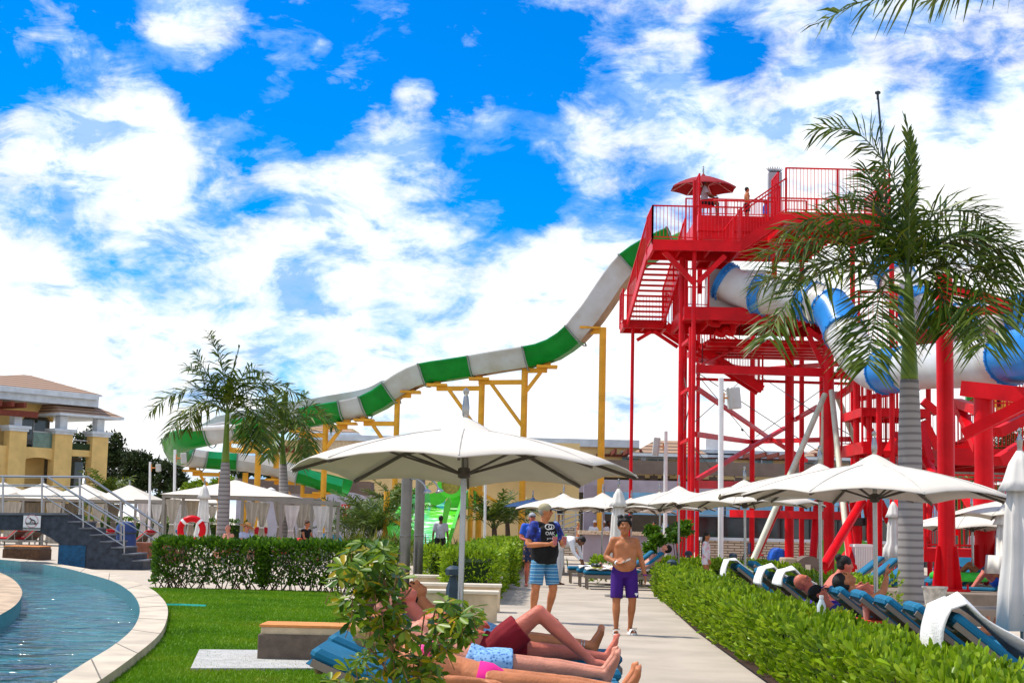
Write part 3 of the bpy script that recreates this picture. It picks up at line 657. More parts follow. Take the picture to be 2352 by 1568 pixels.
bm_((pb(y2,480,800,49),pb(y2,620,690,47.5)),(pb(y2,540,790,48),pb(y2,700,830,46)),w=.15)
bm_((pb(y2,1480,890,36.2),pb(y2,2050,950,35)),w=.34,h=.36,name='girder')
bm_((pb(y2,1160,985,45),pb(y2,1270,1080,45)),(pb(y2,1165,1140,45),pb(y2,1275,1360,45)),w=.22)
bm_((pb(y2,1430,1000,40),pb(y2,1600,1060,37)),(pb(y2,1430,1010,40),pb(y2,1590,1360,37)),w=.22)
bm_((pb(y2,1480,1250,34),pb(y2,2000,985,33.4)),(pb(y2,1750,1230,36.3),pb(y2,2000,1110,36.6)),(pb(y2,1750,1455,36.3),pb(y2,1920,1345,36.6)),w=.24)
bm_((pb(y3,1880,345,38),pb(y3,2270,960,35)),(pb(y3,1635,345,45),pb(y3,1800,640,42)),w=.2)
bm_((pb(y2,960,1250,44),pb(y2,880,1400,43)),(pb(y2,1140,1170,44),pb(y2,1220,1470,43)),w=.2)
bm_((pb(y2,1400,290,44),pb(y2,2040,255,44)),(pb(y2,1300,90,44),pb(y2,2040,280,44)),w=.25,name='girder')
bm_((pb(y2,1000,560,48),pb(y2,1270,560,48)),w=.5,name='girder')
m_bpanel=mat('red_panel',(.30,.01,.015),.6,.2,2)
tpart('panel',MB().box((pb(y2,1090,400,47).x,47,pb(y2,1090,560,47).z),(pb(y2,1260,400,47).x,47.1,pb(y2,1090,420,47).z)),m_bpanel,auto=False)
# blue tube strip on mid deck & white start box
sb=px(z8,850,1215,50.2); mbx=MB(); mbx.prism([(sb.x,50.2),(sb.x+1.9,50.2),(sb.x+1.9,52),(sb.x+.1,52)],Mz+.003,Mz+1.35); obj('start_box',mbx,m_swhite,tower)
# --- tubes ---
def tubeslide(name,label,pts,r,sw,segs,first=0,pxm=None):
    t=wthing(name,label,'water slide',tuple(P(*pts[0]).to_tuple()[:2])+(0,)); path=bez([P(*p) for p in pts],12); L=[0]
    for a,b in zip(path,path[1:]): L.append(L[-1]+(b-a).length)
    tot=L[-1]
    if pxm:
        def pj(p): v=Vector((p.x,p.y,p.z-CAMH)); return 1176+FPX*(v.dot(CR)/v.dot(_F))
        S_=[0]+[L[min(range(len(path)),key=lambda i:abs(pj(path[i])-q))] for q in pxm]+[tot]; segs=[b-a for a,b in zip(S_,S_[1:])]
    i0=0; s=0; k=first; n=len(path)
    while s<tot-.05:
        ln=segs[k%len(segs)]; e=min(tot,s+ln); ii=[i for i in range(n) if s-.01<=L[i]<=e+.01]
        def at(d):
            for i in range(n-1):
                if L[i]<=d<=L[i+1]+1e-6: return path[i].lerp(path[i+1],(d-L[i])/(L[i+1]-L[i]+1e-9))
            return path[-1]
        m_=max(3,int((e-s)/.3)); pp=[at(s+(e-s)*j/m_) for j in range(m_+1)]
        blue=(k%2==0); rr=r*(1.06 if blue else 1)
        mb=MB().tube(pp,rr,22); sec=obj('blue_section' if blue else 'white_section',mb,m_blue if blue else m_swhite,t,auto=True)
        for q in (0,-1):
            fl=MB(); c=pp[q]; d=(pp[1]-pp[0] if q==0 else pp[-1]-pp[-2]).normalized(); fl.tube([c-d*.03,c+d*.03],rr+.035,22)
            a=d.orthogonal().normalized(); b=d.cross(a)
            for j in range(20): th=j*math.pi/10; p=c+(a*math.cos(th)+b*math.sin(th))*(rr+.04); fl.box((p.x-.018,p.y-.018,p.z-.018),(p.x+.018,p.y+.018,p.z+.018))
            obj('flange',fl,m_blue if blue else m_swhite,t)
        s=e;k+=1
    return t
tubeslide('tube_slide','closed blue and white tube slide curling down from the middle deck',[(1662,645,50.2),(1690,660,50),(1740,676,49.6),(1800,684,49),(1860,692,48.3),(1912,712,47.5),(1940,765,46.5),(1968,815,45.4),(2012,850,44),(2062,850,42.6),(2125,842,41),(2215,836,38.5),(2320,822,36),(2430,800,34)],.60,22,None,pxm=[1671,1738,1758,1850,1868,1905,1940,2035,2085,2318])
tubeslide('tube_slide','upper blue and white tube slide behind the thick red column',[(2040,612,54),(2075,665,53),(2110,705,51.5),(2160,742,50),(2230,748,48),(2300,738,46),(2380,722,44)],.66,22,[.8,2.2,.6,1.6])
# --- open green and white slide ---
YF=lambda x:66+(1312-x)/909*6 if x<1312 else 66-(x-1312)/288*3
rim=[(x,y,YF(x)) for x,y in ((1548,524),(1512,541),(1479,558),(1438,586),(1400,632),(1374,671),(1345,712),(1312,748),(1261,783),(1212,796),(1150,806),(1087,817),(1030,826),(974,835),(930,853),(892,878),(838,910),(739,929),(632,950),(546,964),(475,978),(430,988))]+[(405,1006,74.5),(415,1026,78),(466,1034,79.5),(551,1040,79.8),(614,1049,79.5),(685,1067,79),(730,1081,79),(800,1100,78.5)]
path=bez([P(*p)+Vector((0,0,-.05)) for p in rim],8)
slide=wthing('water_slide','long open green and white water slide winding down from the red tower','water slide',(0,70,0))
Ls=[0]
for a,b in zip(path,path[1:]): Ls.append(Ls[-1]+(b-a).length)
def pat(d):
    d=max(0,min(Ls[-1],d))
    for i in range(len(path)-1):
        if Ls[i]<=d<=Ls[i+1]+1e-6: return path[i].lerp(path[i+1],(d-Ls[i])/(Ls[i+1]-Ls[i]+1e-9))
    return path[-1]
WS=.60   # half width
def usec(c,d,mb,far,th=.05,rr=WS,dep=1.0,sc_=1.0,flat=True):
    """cross-section ring: outer U then inner U"""
    d=d.normalized(); side=d.cross(Vector((0,0,1))); side.normalize(); up=side.cross(d).normalized()
    out=[]
    # the walls stand 'dep' high
    for k in range(13):
        if flat:
            q=[(-1,0),(-.97,-.18),(-.9,-.42),(-.78,-.66),(-.62,-.86),(-.5,-.97),(0,-1),(.5,-.97),(.62,-.86),(.78,-.66),(.9,-.42),(.97,-.18),(1,0)][k]; out.append((q[0]*rr,q[1]*dep))
        else:
            a=math.pi*(k/12); out.append((-math.cos(a)*rr,-math.sin(a)**.7*dep*.98))
    out=[(-rr-.06,.0),(-rr-.06,-.05)]+out[1:-1]+[(rr+.06,-.05),(rr+.06,.0)]
    inn=[((x*(1-th/rr)),min(0,z+th)) for x,z in out[2:-2]]
    inn=[(-rr+.01,0)]+inn+[(rr-.01,0)]
    return [c+side*x*sc_+up*z*sc_ for x,z in out+inn[::-1]]
m_rimg=mat('slide_rim_green',(.01,.42,.16),.4,.1,2); FLATTO=[1e9]; m_jointf=mat('joint_grey_green',(.22,.26,.24),.6,.15,3)
def uslide(a,b,name,m,parent,rr=WS,dep=1.0):
    flat=a<FLATTO[0]
    mb=MB(); k=max(2,int((b-a)/.5)); rings=[]
    for i in range(k+1):
        s=a+(b-a)*i/k; c=pat(s); d=pat(s+.2)-pat(s-.2); rings.append(usec(c,d,mb,None,rr=rr,dep=dep,flat=flat))
    n=len(rings[0])
    for r in rings: mb.v+=[tuple(q) for q in r]
    for i in range(k):
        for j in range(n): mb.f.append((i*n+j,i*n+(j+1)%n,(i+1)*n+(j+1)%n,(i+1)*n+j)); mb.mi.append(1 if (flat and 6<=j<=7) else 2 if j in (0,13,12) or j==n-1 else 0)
    mb.f+=[tuple(range(n-1,-1,-1)),tuple(k*n+j for j in range(n))]; mb.mi+=[0,0]
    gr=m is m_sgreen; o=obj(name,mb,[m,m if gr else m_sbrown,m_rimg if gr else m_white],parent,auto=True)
    bm=bmesh.new(); bm.from_mesh(o.data); bmesh.ops.recalc_face_normals(bm,faces=bm.faces); bm.to_mesh(o.data); bm.free()
    fl=MB()
    for s in (a+.03,):
        c=pat(s); d=(pat(s+.1)-pat(s-.1)).normalized(); rg=usec(c,d,None,None,th=.02,rr=rr+.09,dep=dep+.14,flat=flat); fl.ext([q-d*.03 for q in rg],d*.06)
    obj('joint_flange',fl,m_jointf,o); return o
# section colour changes at these display x positions along the rim
cuts=[(1600,'g'),(1438,'w'),(1312,'g'),(1212,'w'),(1087,'g'),(974,'w'),(892,'g'),(838,'w'),(795,'g'),(700,'w'),(620,'g'),(546,'w'),(480,'g')]
def sx(xd):
    best=None
    for i,p in enumerate(path[:int(len(path)*.76)]):
        v=Vector((p.x,p.y,p.z-CAMH)); q=1176+FPX*(v.dot(CR)/v.dot(_F))
        if best is None or abs(q-xd)<best[0]: best=(abs(q-xd),Ls[i])
    return best[1]
marks=[(sx(x) if i else 0,c) for i,(x,c) in enumerate(cuts)]; end1=marks[-1][0]
FLATTO[0]=sx(880); sL=Ls[min(range(len(path)),key=lambda i:path[i].x)]
def sx2(xd):
    best=None; 
    for i in range(int(len(path)*.79),len(path)):
        p=path[i]; v=Vector((p.x,p.y,p.z-CAMH)); q=1176+FPX*(v.dot(CR)/v.dot(_F))
        if best is None or abs(q-xd)<best[0]: best=(abs(q-xd),Ls[i])
    return best[1]
marks=marks+[(sL+.4,'w'),(sx2(466),'g'),(sx2(552),'w'),(sx2(692),'g')]; tot=Ls[-1]
for i,(s,c) in enumerate(marks):
    e=marks[i+1][0] if i+1<len(marks) else tot
    k=max(1,round((e-s)/3.2)) if e-s>4.2 else 1
    for j in range(k): uslide(s+(e-s)*j/k,s+(e-s)*(j+1)/k,'green_section' if c=='g' else 'white_section',m_sgreen if c=='g' else m_swhite,slide,dep=.90)
# side screen of the slide's far wall (raised splash guard)
gd=MB(); a0=sx(905); a1=sx(430); k=60
for i in range(k):
    s=a0+(a1-a0)*i/k; e=a0+(a1-a0)*(i+1)/k
    for q,(u,v_) in enumerate(((s,e),)):
        c=pat(u); c2=pat(v_); d=(c2-c).normalized(); sd_=Vector((0,1,0)); f=lambda c,z:c+Vector((0,WS+.03,z)); hgt=.48*min(1,i/6+.15)*min(1,(k-i)/8)
        h2=.48*min(1,(i+1)/6+.15)*min(1,(k-i-1)/8+.02)
        gd.ext([f(c,-.05),f(c2,-.05),f(c2,h2),f(c,hgt)],(0,.03,0))
obj('splash_guard',gd,m_swhite,slide)
# starter sign bar over the loop
# --- yellow pillars ---
UP=path[:int(len(path)*.74)]; LOW=path[int(len(path)*.82):]
def under(x,lower=False):
    p=min(LOW if lower else UP,key=lambda p:abs(p.x-x)); return p
def pillar(xd,wd,label,arms=(),lower=False,yoff=0):
    Y=(under(P(xd,1200,YF(xd)+(7 if lower else 0)).x,lower).y)+yoff; x=P(xd,1200,Y).x; r=wd*Y/FPX/2; t=wthing('slide_pillar',label,'pillar',(x,Y,0),'yellow pillars holding up the green and white slide')
    zs=[]; E=[]
    for dx in arms:
        p=under(x+dx,lower); zs.append(p.z-1.18); E.append((x+dx,p.y,p.z-1.18))
    top=(max(zs) if zs else under(x,lower).z-1.0)+.16
    if not arms: top=under(x,lower).z-.93
    obj('pole',MB().tube([(x,Y,0),(x,Y,top)],r,16),m_yel,t,auto=True); obj('foot_plate',MB().box((x-r*2,Y-r*2,0),(x+r*2,Y+r*2,.05)),m_yel,t)
    for (ex,ey,ez),dx in zip(E,arms):
        e=Vector((ex,ey,ez)); z0=min(top-.12,ez); obj('bracket_arm',MB().beam((x,Y,z0),(ex,ey,z0),.16,.2),m_yel,t)
        if abs(dx)>.8: obj('brace',MB().beam((x,Y,z0-abs(dx)*.95-.1),(x+dx*.72,Y+(ey-Y)*.72,z0-.08),.13,.14),m_yel,t)
        c=MB().box((ex-.45,ey-.4,z0+.102),(ex+.45,ey+.4,z0+.2)); c.box((ex-.16,ey-.16,z0+.2),(ex+.16,ey+.16,ez+.36)); obj('cradle',c,m_yel,t)
    return t
pillar(1378,16,'tallest yellow pillar beside the red tower under the steep part of the slide',(-.55,))
pillar(1198,15,'yellow pillar under the slide, left of the tallest one, rising behind the big parasol',(-2.0,.95))
pillar(1099,14,'yellow pillar directly behind the finial of the big parasol, its arm reaching left',(-2.0,))
pillar(904,13,'short showing yellow pillar with a stepped bracket at the left slope of the big parasol',(-1.5,.6))
pillar(740,13,'yellow pillar with arms to both sides behind the curtained cabana end',(-1.2,1.0))
pillar(587,14.5,'plain yellow pillar to the right of the left palm trunk',(-.8,.6))
pillar(559,13,'yellow pillar nearest the left palm trunk, joined by a pipe to its neighbour',(),True)
pillar(503,12,'leftmost yellow pillar, under the end loop of the slide',(-1.4,),True)
pillar(692,10,'short yellow pillar under the lower run of the slide',(-1.5,1.0),True)
t=wthing('feed_pipe','white and yellow water pipe crossing between two yellow pillars by the left palm','pipe',(-15,75,0))
obj('yellow_pipe',MB().tube(bez([P(526,1008,76),P(526,1028,76),P(540,1034,76),P(612,1035,75),P(634,1040,75),P(634,1075,75)],5),.14,10),m_yel,t,auto=True)
obj('white_pipe',MB().tube(bez([P(526,1008,76),P(518,1012,76),P(470,1011,76),P(468,985,76),P(468,981,76)],5),.10,8).tube([P(436,985,70.3),P(540,979,70.3)],.10,8),m_white,t,auto=True)
def stub(xd,yt,Y,wd,label):
    x=P(xd,1200,Y).x; r=wd*Y/FPX/2; t=wthing('slide_pillar',label,'pillar',(x,Y,0)); obj('pole',MB().tube([(x,Y,0),(x,Y,P(xd,yt,Y).z)],r,14),m_yel,t,auto=True)
    z=P(xd,yt+55,Y).z; obj('brace',MB().beam((x,Y,z),(x+1.3,Y,z-.75),.13,.13),m_yel,t)
stub(887,1128,58,14,'short cut-off yellow post among the palms left of the shower posts')
stub(1080,1062,66,12,'stubby yellow post just left of the pillar behind the parasol pole')
# ================= BUILDINGS =================
m_ywall=mat('yellow_render',(.64,.45,.17),.85,.10,1.2,bump=.1,bscale=20); m_pale=mat('pale_yellow_render',(.70,.52,.25),.85,.06,1.0)
m_corn=mat('cornice_white',(.52,.58,.64),.6,.10,2); m_tileroof=pattern('roof_tiles','wave',[(.06,.035,.02),(.27,.16,.095),(.36,.22,.14)],1.35,.8,pos=(.05,.5),st=(0,0,1))
m_glass=mat('window_glass',(.02,.035,.035),.08,.3,2,spec=.8); m_glassr=mat('railing_glass',(.10,.20,.18),.1,.2,2,spec=.7); m_darkint=mat('dimmed_room_wall',(.10,.085,.06),.9,.2,2)  # m_darkint: dimness inside the rooms, put into the dark base colour
m_purple=mat('grey_purple_render',(.34,.30,.36),.85,.08,1.5,bump=.1); m_brownb=mat('brown_render_band',(.16,.12,.10),.85,.12,1.5,bump=.1); m_wood=mat('red_brown_wood',(.16,.035,.02),.7,.2,8)
m_stone=pattern('ledge_stone','brick',[(.52,.42,.31),(.64,.55,.44),(.20,.15,.11)],1.0,.85,pos=(.55,.11),rot=(rad(90),0,0))
m_wsteel=mat('brushed_rail',(.40,.41,.42),.3,.08,3,metal=.85)
class Plane_:
    def __init__(s,px_,Y,ang):
        p=P(px_,1200,Y); s.o=Vector((p.x,p.y,0)); s.d=Vector((math.cos(ang),math.sin(ang),0)); s.n=Vector((-math.sin(ang),math.cos(ang),0)); s.M=frame(s.o,s.d)
    def uz(s,x,y,off=0):
        d=_F+CR*((x-1176)/FPX)+CU*(-(y-784)/FPX); c=Vector((0,0,CAMH)); o=s.o+s.n*off; t=(o-c).dot(s.n)/d.dot(s.n); q=c+d*t; return (q-s.o).dot(s.d),q.z
def W3(pl,u,z,off=0): return pl.o+pl.d*u+Vector((0,0,z))+pl.n*off
def archwall(mb,pl,u0,u1,z0,z1,ops,off=0,t=.3):
    """wall from u0..u1, z0..z1 with openings (ua,ub,za,zspring,rise)"""
    D=pl.n*t; W=lambda u,z:W3(pl,u,z,off)
    ops=sorted(ops); u=u0
    for ua,ub,za,zs,ri in ops:
        if ua>u: mb.ext([W(u,z0),W(ua,z0),W(ua,z1),W(u,z1)],D)
        if za>z0: mb.ext([W(ua,z0),W(ub,z0),W(ub,za),W(ua,za)],D)
        n=8 if ri>0 else 1
        for i in range(n):
            a=ua+(ub-ua)*i/n; b=ua+(ub-ua)*(i+1)/n; f=lambda q:zs+ri*math.sqrt(max(0,1-((q-(ua+ub)/2)/((ub-ua)/2))**2))
            mb.ext([W(a,f(a)),W(b,f(b)),W(b,z1),W(a,z1)],D)
        u=ub
    if u<u1: mb.ext([W(u,z0),W(u1,z0),W(u1,z1),W(u,z1)],D)
    return mb
def pbox(mb,pl,u0,u1,z0,z1,o0,o1): return mb.box((u0,o0,z0),(u1,o1,z1),pl.M)
def hiproof(pl,u0,u1,o0,o1,ze,zp,parent,ur=None,name='roof',th=.18):
    mb=MB(); um,om=(u0+u1)/2,(o0+o1)/2; a=min((u1-u0),(o1-o0))/2*.98; ur=ur or ((u0+a,u1-a) if (u1-u0)>(o1-o0) else (um,um))
    base=[W3(pl,u0,ze,o0),W3(pl,u1,ze,o0),W3(pl,u1,ze,o1),W3(pl,u0,ze,o1)]; r=[W3(pl,ur[0],zp,om),W3(pl,ur[1]+.01,zp,om)]
    low=[q-Vector((0,0,th)) for q in base]
    mb.add(base+r+low,[(0,1,5,4),(1,2,5),(2,3,4,5),(3,0,4),(9,8,7,6),(0,6,7,1),(1,7,8,2),(2,8,9,3),(3,9,6,0)]); mb.mi=[0,0,0,0,1,1,1,1,1]
    return obj(name,mb,[m_tileroof,m_corn],parent)
bl=Plane_(36,116,rad(52)); t=wthing('yellow_building','three storey yellow building with arched balconies and a tiled roof at the left','building',(bl.o.x,bl.o.y,0))
U=lambda x,y,off=0: bl.uz(*z1(x,y),off)
uA=0; uB=U(550,800)[0]; uC=U(985,850)[0]; zf2=U(215,905)[1]; zf1=zf2-3.15; zcap=U(220,735)[1]
a0,a1=U(205,700,2)[0],U(500,700,2)[0]; b0,b1=U(205,1100)[0],U(522,1100)[0]; c0,c1=U(622,1100)[0],U(900,1100)[0]
ztop=U(147,445)[1]; e0,e1=U(1,0)[0]-6,-.05
wmb=MB(); archwall(wmb,bl,-9,uB+.2,zf2-.2,ztop-.2,[(-6.2,-2.4,zf2+.1,zf2+1.9,.8),(a0,a1,zf2+.02,U(350,665,2)[1],U(350,600,2)[1]-U(350,665,2)[1])],2,.35)
archwall(wmb,bl,-9,uB+.2,0,zf2-.25,[(b0,b1,.3,2.6,0)],1.9,.35)
obj('wall',wmb,m_ywall,t)
fm=MB(); rise=U(360,1008)[1]-U(210,1055)[1]
archwall(fm,bl,-9,uC,zf1-.3,zf2,[(-6,-1.6,zf1+.1,zf2-1.45,.75),(b0,b1,zf1,U(210,1055)[1],rise),(c0,c1,zf1-.1,U(760,998)[1],0)],0,.35)
archwall(fm,bl,-9,uC,-.1,zf1-.31,[(b0,b1,.1,zf1-1.1,.5),(c0,c1,.1,zf1-.9,0)],0,.35)
obj('balcony_wall',fm,m_ywall,t)
pr_=MB()
for x,w in ((155,1.5),(585,1.6),(930,1.5)):
    u=U(x,800)[0]; pbox(pr_,bl,u-w/2,u+w/2,0,zcap-.05,-.25,.5)
obj('piers',pr_,m_ywall,t)
cp=MB()
for x in (150,580,930):
    u=U(x,800)[0]; pbox(cp,bl,u-1.0,u+1.0,zcap-.048,zcap+.16,-.5,.8); pbox(cp,bl,u-.85,u+.85,zcap-.25,zcap-.05,-.38,.7)
obj('pier_cap',cp,m_corn,t)
for x in (150,580,930):
    u=U(x,800)[0]; obj('column',pbox(MB(),bl,u-.34,u+.34,zcap+.162,zcap+1.15,-.2,.45),m_corn,t)
fl=MB(); pbox(fl,bl,-9,uC-.3,zf2-.45,zf2-.26,.36,1.89); pbox(fl,bl,-9,uC-.3,zf1-.45,zf1-.33,.36,1.89); obj('balcony_floor',fl,m_ywall,t)
bw=MB(); pbox(bw,bl,-9,uC-.4,0,zf2-.5,2.3,2.5); pbox(bw,bl,-9,uB+1.5,zf2-.2,ztop-.3,3.3,3.6); obj('dimmed_room_wall',bw,m_darkint,t)
for k in range(3):
    ua=(a0,b0,c0)[k]+.6; z=(zf2,zf1,zf1)[k]; w_=obj('window',pbox(MB(),bl,ua,ua+2.6,z+.1,z+2.3,(3.2,2.2,2.2)[k],(3.28,2.28,2.28)[k]),m_glass,t)
    obj('frame',pbox(pbox(MB(),bl,ua-.1,ua,z+.1,z+2.4,(3.18,2.18,2.18)[k],(3.29,2.29,2.29)[k]),bl,ua+1.25,ua+1.33,z+.1,z+2.3,(3.17,2.17,2.17)[k],(3.199,2.199,2.199)[k]),m_corn,w_)
gl=MB(); pbox(gl,bl,a0-.2,uB-.5,zf2,zf2+1.15,.1,.14); obj('glass_railing',gl,m_glassr,t)
obj('rail_tube',MB().beam(W3(bl,a0-.3,zf2+1.2,.12),W3(bl,uB-.4,zf2+1.2,.12),.06),m_wsteel,t); obj('rail_tube',MB().beam(W3(bl,uB+1,zf2+.75,.12),W3(bl,uC-1,zf2+.75,.12),.06),m_wsteel,t)
obj('planter_shrubs',MB().beam(W3(bl,uB+1,zf2+.25,.3),W3(bl,uC-1,zf2+.25,.3),.5),mat('planter_dark',(.02,.04,.015),.9,.4,20),t)
cn=MB(); pbox(cn,bl,-9.3,uB+3.5,ztop-.2,ztop+.35,-.1,8); pbox(cn,bl,-9.5,uB+3.3,ztop+.352,ztop+.75,-.4,8.4); obj('cornice',cn,m_corn,t)
zp=U(345,282,5)[1]; hiproof(bl,-8,uB+3.9,.0,10.5,ztop+.8,zp+.35,t,ur=(3.5,4.2),th=.12)
zr_=U(600,630)[1]; hiproof(bl,uB-.6,uC+1.1,-.9,6.5,zcap+1.36,zcap+3.3,t,ur=(uB+.5,uB+1.5))
pg=MB()
for i in range(9): pg.beam(W3(bl,-9+i*1.05,U(100,560)[1]+.35,-1.2),W3(bl,-9+i*1.05,U(100,560)[1]+.35,3),.25,.4)
pg.beam(W3(bl,-9.5,U(100,595)[1],-.6),W3(bl,.9,U(100,595)[1],-.6),.3,.45); obj('pergola_beams',pg,m_wood,t)
# ---- centre building (long hotel wing behind everything) ----
cb=Plane_(1176,96,0); V=lambda x,y,off=0: cb.uz(x,y,off)
t=wthing('hotel_wing','long low hotel wing with brown and purple balcony bands behind the tower','building',(10,96,0))
uL,uR=V(1190,1100)[0],V(2170,1100)[0]
za=V(1500,1004)[1]; zb=V(1500,1022)[1]; zc_=V(1500,1058)[1]; zd=V(1600,1091)[1]; ze=V(1500,1104)[1]; zg=V(1500,1134)[1]
uM=V(1325,1100)[0]
mb=MB(); pbox(mb,cb,uL-6,uR,zd-.1,zb,4,9); obj('upper_wall',mb,m_pale,t)
obj('parapet',pbox(pbox(MB(),cb,uL-8,V(1480,1010)[0],zb,za,3.6,9.5),cb,V(1480,1010)[0]+.003,uR,zb-.5,za-.5,3.8,9.3),m_corn,t)
mb=MB(); pbox(mb,cb,V(1390,1100)[0],uR+4,zd,zc_,-.4,.1); obj('balcony_band',mb,m_brownb,t)
mb=MB(); pbox(mb,cb,uM,uR+4,zg,ze,-.8,.2); obj('lower_band',mb,m_purple,t)
mb=MB(); archwall(mb,cb,uL-8,uM-.01,0,zd,[(V(1190,1100)[0],V(1228,1100)[0],1.0,V(1200,1115)[1],.5),(V(1263,1100)[0],V(1322,1100)[0],1.0,V(1280,1115)[1],.5)],0,.4); obj('arcade_wall',mb,m_pale,t)
mb=MB(); pbox(mb,cb,uL-8,uR+6,0,zd,5.0,5.2); obj('dimmed_room_wall',mb,m_darkint,t)
for x0,x1 in ((1195,1225),(1265,1320)):
    w_=obj('window',pbox(MB(),cb,V(x0,1100)[0],V(x1,1100)[0],.8,V(1200,1108)[1],.6,.66),m_glass,t); obj('mullion',pbox(MB(),cb,V((x0+x1)/2,1100)[0]-.05,V((x0+x1)/2,1100)[0]+.05,.8,3.7,.5,.59),m_wsteel,w_)
mb=MB(); pbox(mb,cb,uM-.3,uM,0,zg,-.5,1.5)
for x in (1400,1595,1690,1790,1895,2010): u=V(x,1150)[0]; pbox(mb,cb,u-.5,u+.5,0,zg-.01,.3,1.3)
obj('wall_columns',mb,m_purple,t)
sm=MB(); 
for i in range(30): u=uM+1+i*1.25; pbox(sm,cb,u,u+.08,zg+1.15,zd-.02,-.3,.0)
obj('balcony_posts',sm,m_darkint,t)
cm=MB()
for x in (1470,1500,1528,1600,1640,1700): u=V(x,1100)[0]; pbox(cm,cb,u,u+.5,ze,zd,2.2,2.4)
obj('chairs_and_screens',cm,m_brownb,t)
for x0,x1,hh in ((1440,1478,1),(1500,1550,1),(1625,1705,1),(1745,1800,1),(1850,1900,1)):
    u0,u1=V(x0,1050)[0],V(x1,1050)[0]; w_=obj('window',pbox(MB(),cb,u0,u1,zc_-.6,zc_+.65,3.9,3.95),mat('curtained_glass',(.18,.30,.32),.1,.3,2) if 'curtained_glass' not in bpy.data.materials else bpy.data.materials['curtained_glass'],t)
    obj('frame',pbox(pbox(MB(),cb,u0-.08,u1+.08,zc_+.652,zc_+.75,3.8,3.95),cb,(u0+u1)/2-.05,(u0+u1)/2+.05,zc_-.6,zc_+.65,3.82,3.89),m_corn,w_)
for x0,x1 in ((1452,1625),(1850,1985)):
    u0,u1=V(x0,1040)[0],V(x1,1040)[0]; hiproof(cb,u0,u1,-.2,4.2,V(1500,1041)[1],V(1500,1014)[1]+.2,t,ur=(u0+1.6,u1-1.2))
    for u in (u0+.6,u1-.8): obj('column',pbox(MB(),cb,u,u+.3,zc_,V(1500,1041)[1]-.2,.3,.6),m_corn,t)
pg=MB()
for i in range(26): u=V(1385,1045)[0]+i*.78; pg.beam(W3(cb,u,V(1500,1041)[1]+.1,-.1 if not(3<i<12) else 4),W3(cb,u,V(1500,1041)[1]+.1,4),.14,.28)
pg.beam(W3(cb,V(1385,1045)[0]-.2,V(1500,1041)[1]+.0,3.9),W3(cb,V(1385,1045)[0]+20.5,V(1500,1041)[1]+.0,3.9),.16,.16); obj('pergola_beams',pg,m_wood,t)
vt=MB(); pbox(vt,cb,V(1640,1000)[0],V(1670,1000)[0],za-.5,za+.3,4,6); obj('roof_vent',vt,m_white,t)
# ---- left centre buildings beyond the slide ----
lb=Plane_(640,112,0); t=wthing('villa_building','cream villa with tiled roof seen under the slide','building',(lb.o.x,112,0)); V2=lambda x,y:lb.uz(x,y)
a,bz=V2(690,1100)[0],V2(1030,1100)[0]
mb=MB(); pbox(mb,lb,V2(640,1100)[0],bz,0,V2(700,1011)[1],0,6); pbox(mb,lb,V2(676,1100)[0],V2(800,1100)[0],V2(700,1011)[1],V2(700,978)[1],2,7); obj('wall',mb,m_pale,t)
obj('cornice',pbox(MB(),lb,V2(680,1100)[0],bz+.5,V2(750,1011)[1]+.002,V2(750,998)[1],-.4,1.9),m_corn,t)
obj('stone_panel',pbox(MB(),lb,V2(722,1100)[0],bz,V2(700,1040)[1],V2(750,1009)[1],-.15,-.003),m_trav,t)
hiproof(lb,V2(665,1100)[0],V2(815,1100)[0],1,8,V2(750,990)[1],V2(740,962)[1],t)
w_=obj('window',pbox(MB(),lb,V2(693,1100)[0],V2(711,1100)[0],V2(700,1060)[1],V2(700,1041)[1],-.08,-.004),mat('pale_glass',(.25,.35,.34),.15,.2,2),t)
obj('window',pbox(MB(),lb,V2(693,1100)[0],V2(716,1100)[0],V2(700,1003)[1],V2(700,997)[1],1.9,1.99),m_glass,t); obj('window',pbox(MB(),lb,V2(783,1100)[0],V2(794,1100)[0],V2(700,1000)[1],V2(700,990)[1],1.9,1.99),m_glass,t)
pg=MB()
for i in range(9): u=V2(640,1000)[0]+i*.3; pg.beam(W3(lb,u,V2(700,1030)[1],-.8),W3(lb,u,V2(700,1030)[1],1),.12,.3)
pg.beam(W3(lb,V2(638,1000)[0],V2(700,1036)[1],-.5),W3(lb,V2(722,1000)[0],V2(700,1036)[1],-.5),.3,.25); obj('pergola_beams',pg,m_wood,t)
# low service building with brown parapet and lilac wall
sb_=Plane_(700,90,0); V3=lambda x,y:sb_.uz(x,y); t=wthing('service_building','low building with a brown parapet and pale lilac wall behind the cabanas','building',(sb_.o.x,90,0))
obj('parapet',pbox(MB(),sb_,V3(540,1100)[0],V3(850,1100)[0],V3(700,1133)[1],V3(700,1102)[1],-.3,3),m_brownb,t)
obj('wall',pbox(MB(),sb_,V3(545,1100)[0],V3(1030,1100)[0],0,V3(700,1133)[1]-.003,0,3),mat('lilac_render',(.44,.42,.50),.85,.08,1.5),t)
obj('door',pbox(MB(),sb_,V3(705,1100)[0],V3(770,1100)[0],0,V3(740,1145)[1],-.06,-.003),mat('pale_door',(.60,.60,.64),.5,.08,2),t)
lp=MB().lathe([(.02,0),(.25,-.1),(.3,-.25)],W3(sb_,V3(625,1120)[0],V3(625,1127)[1]+.2,-.4),10,cap=False); obj('wall_lamp',lp,m_white,t)
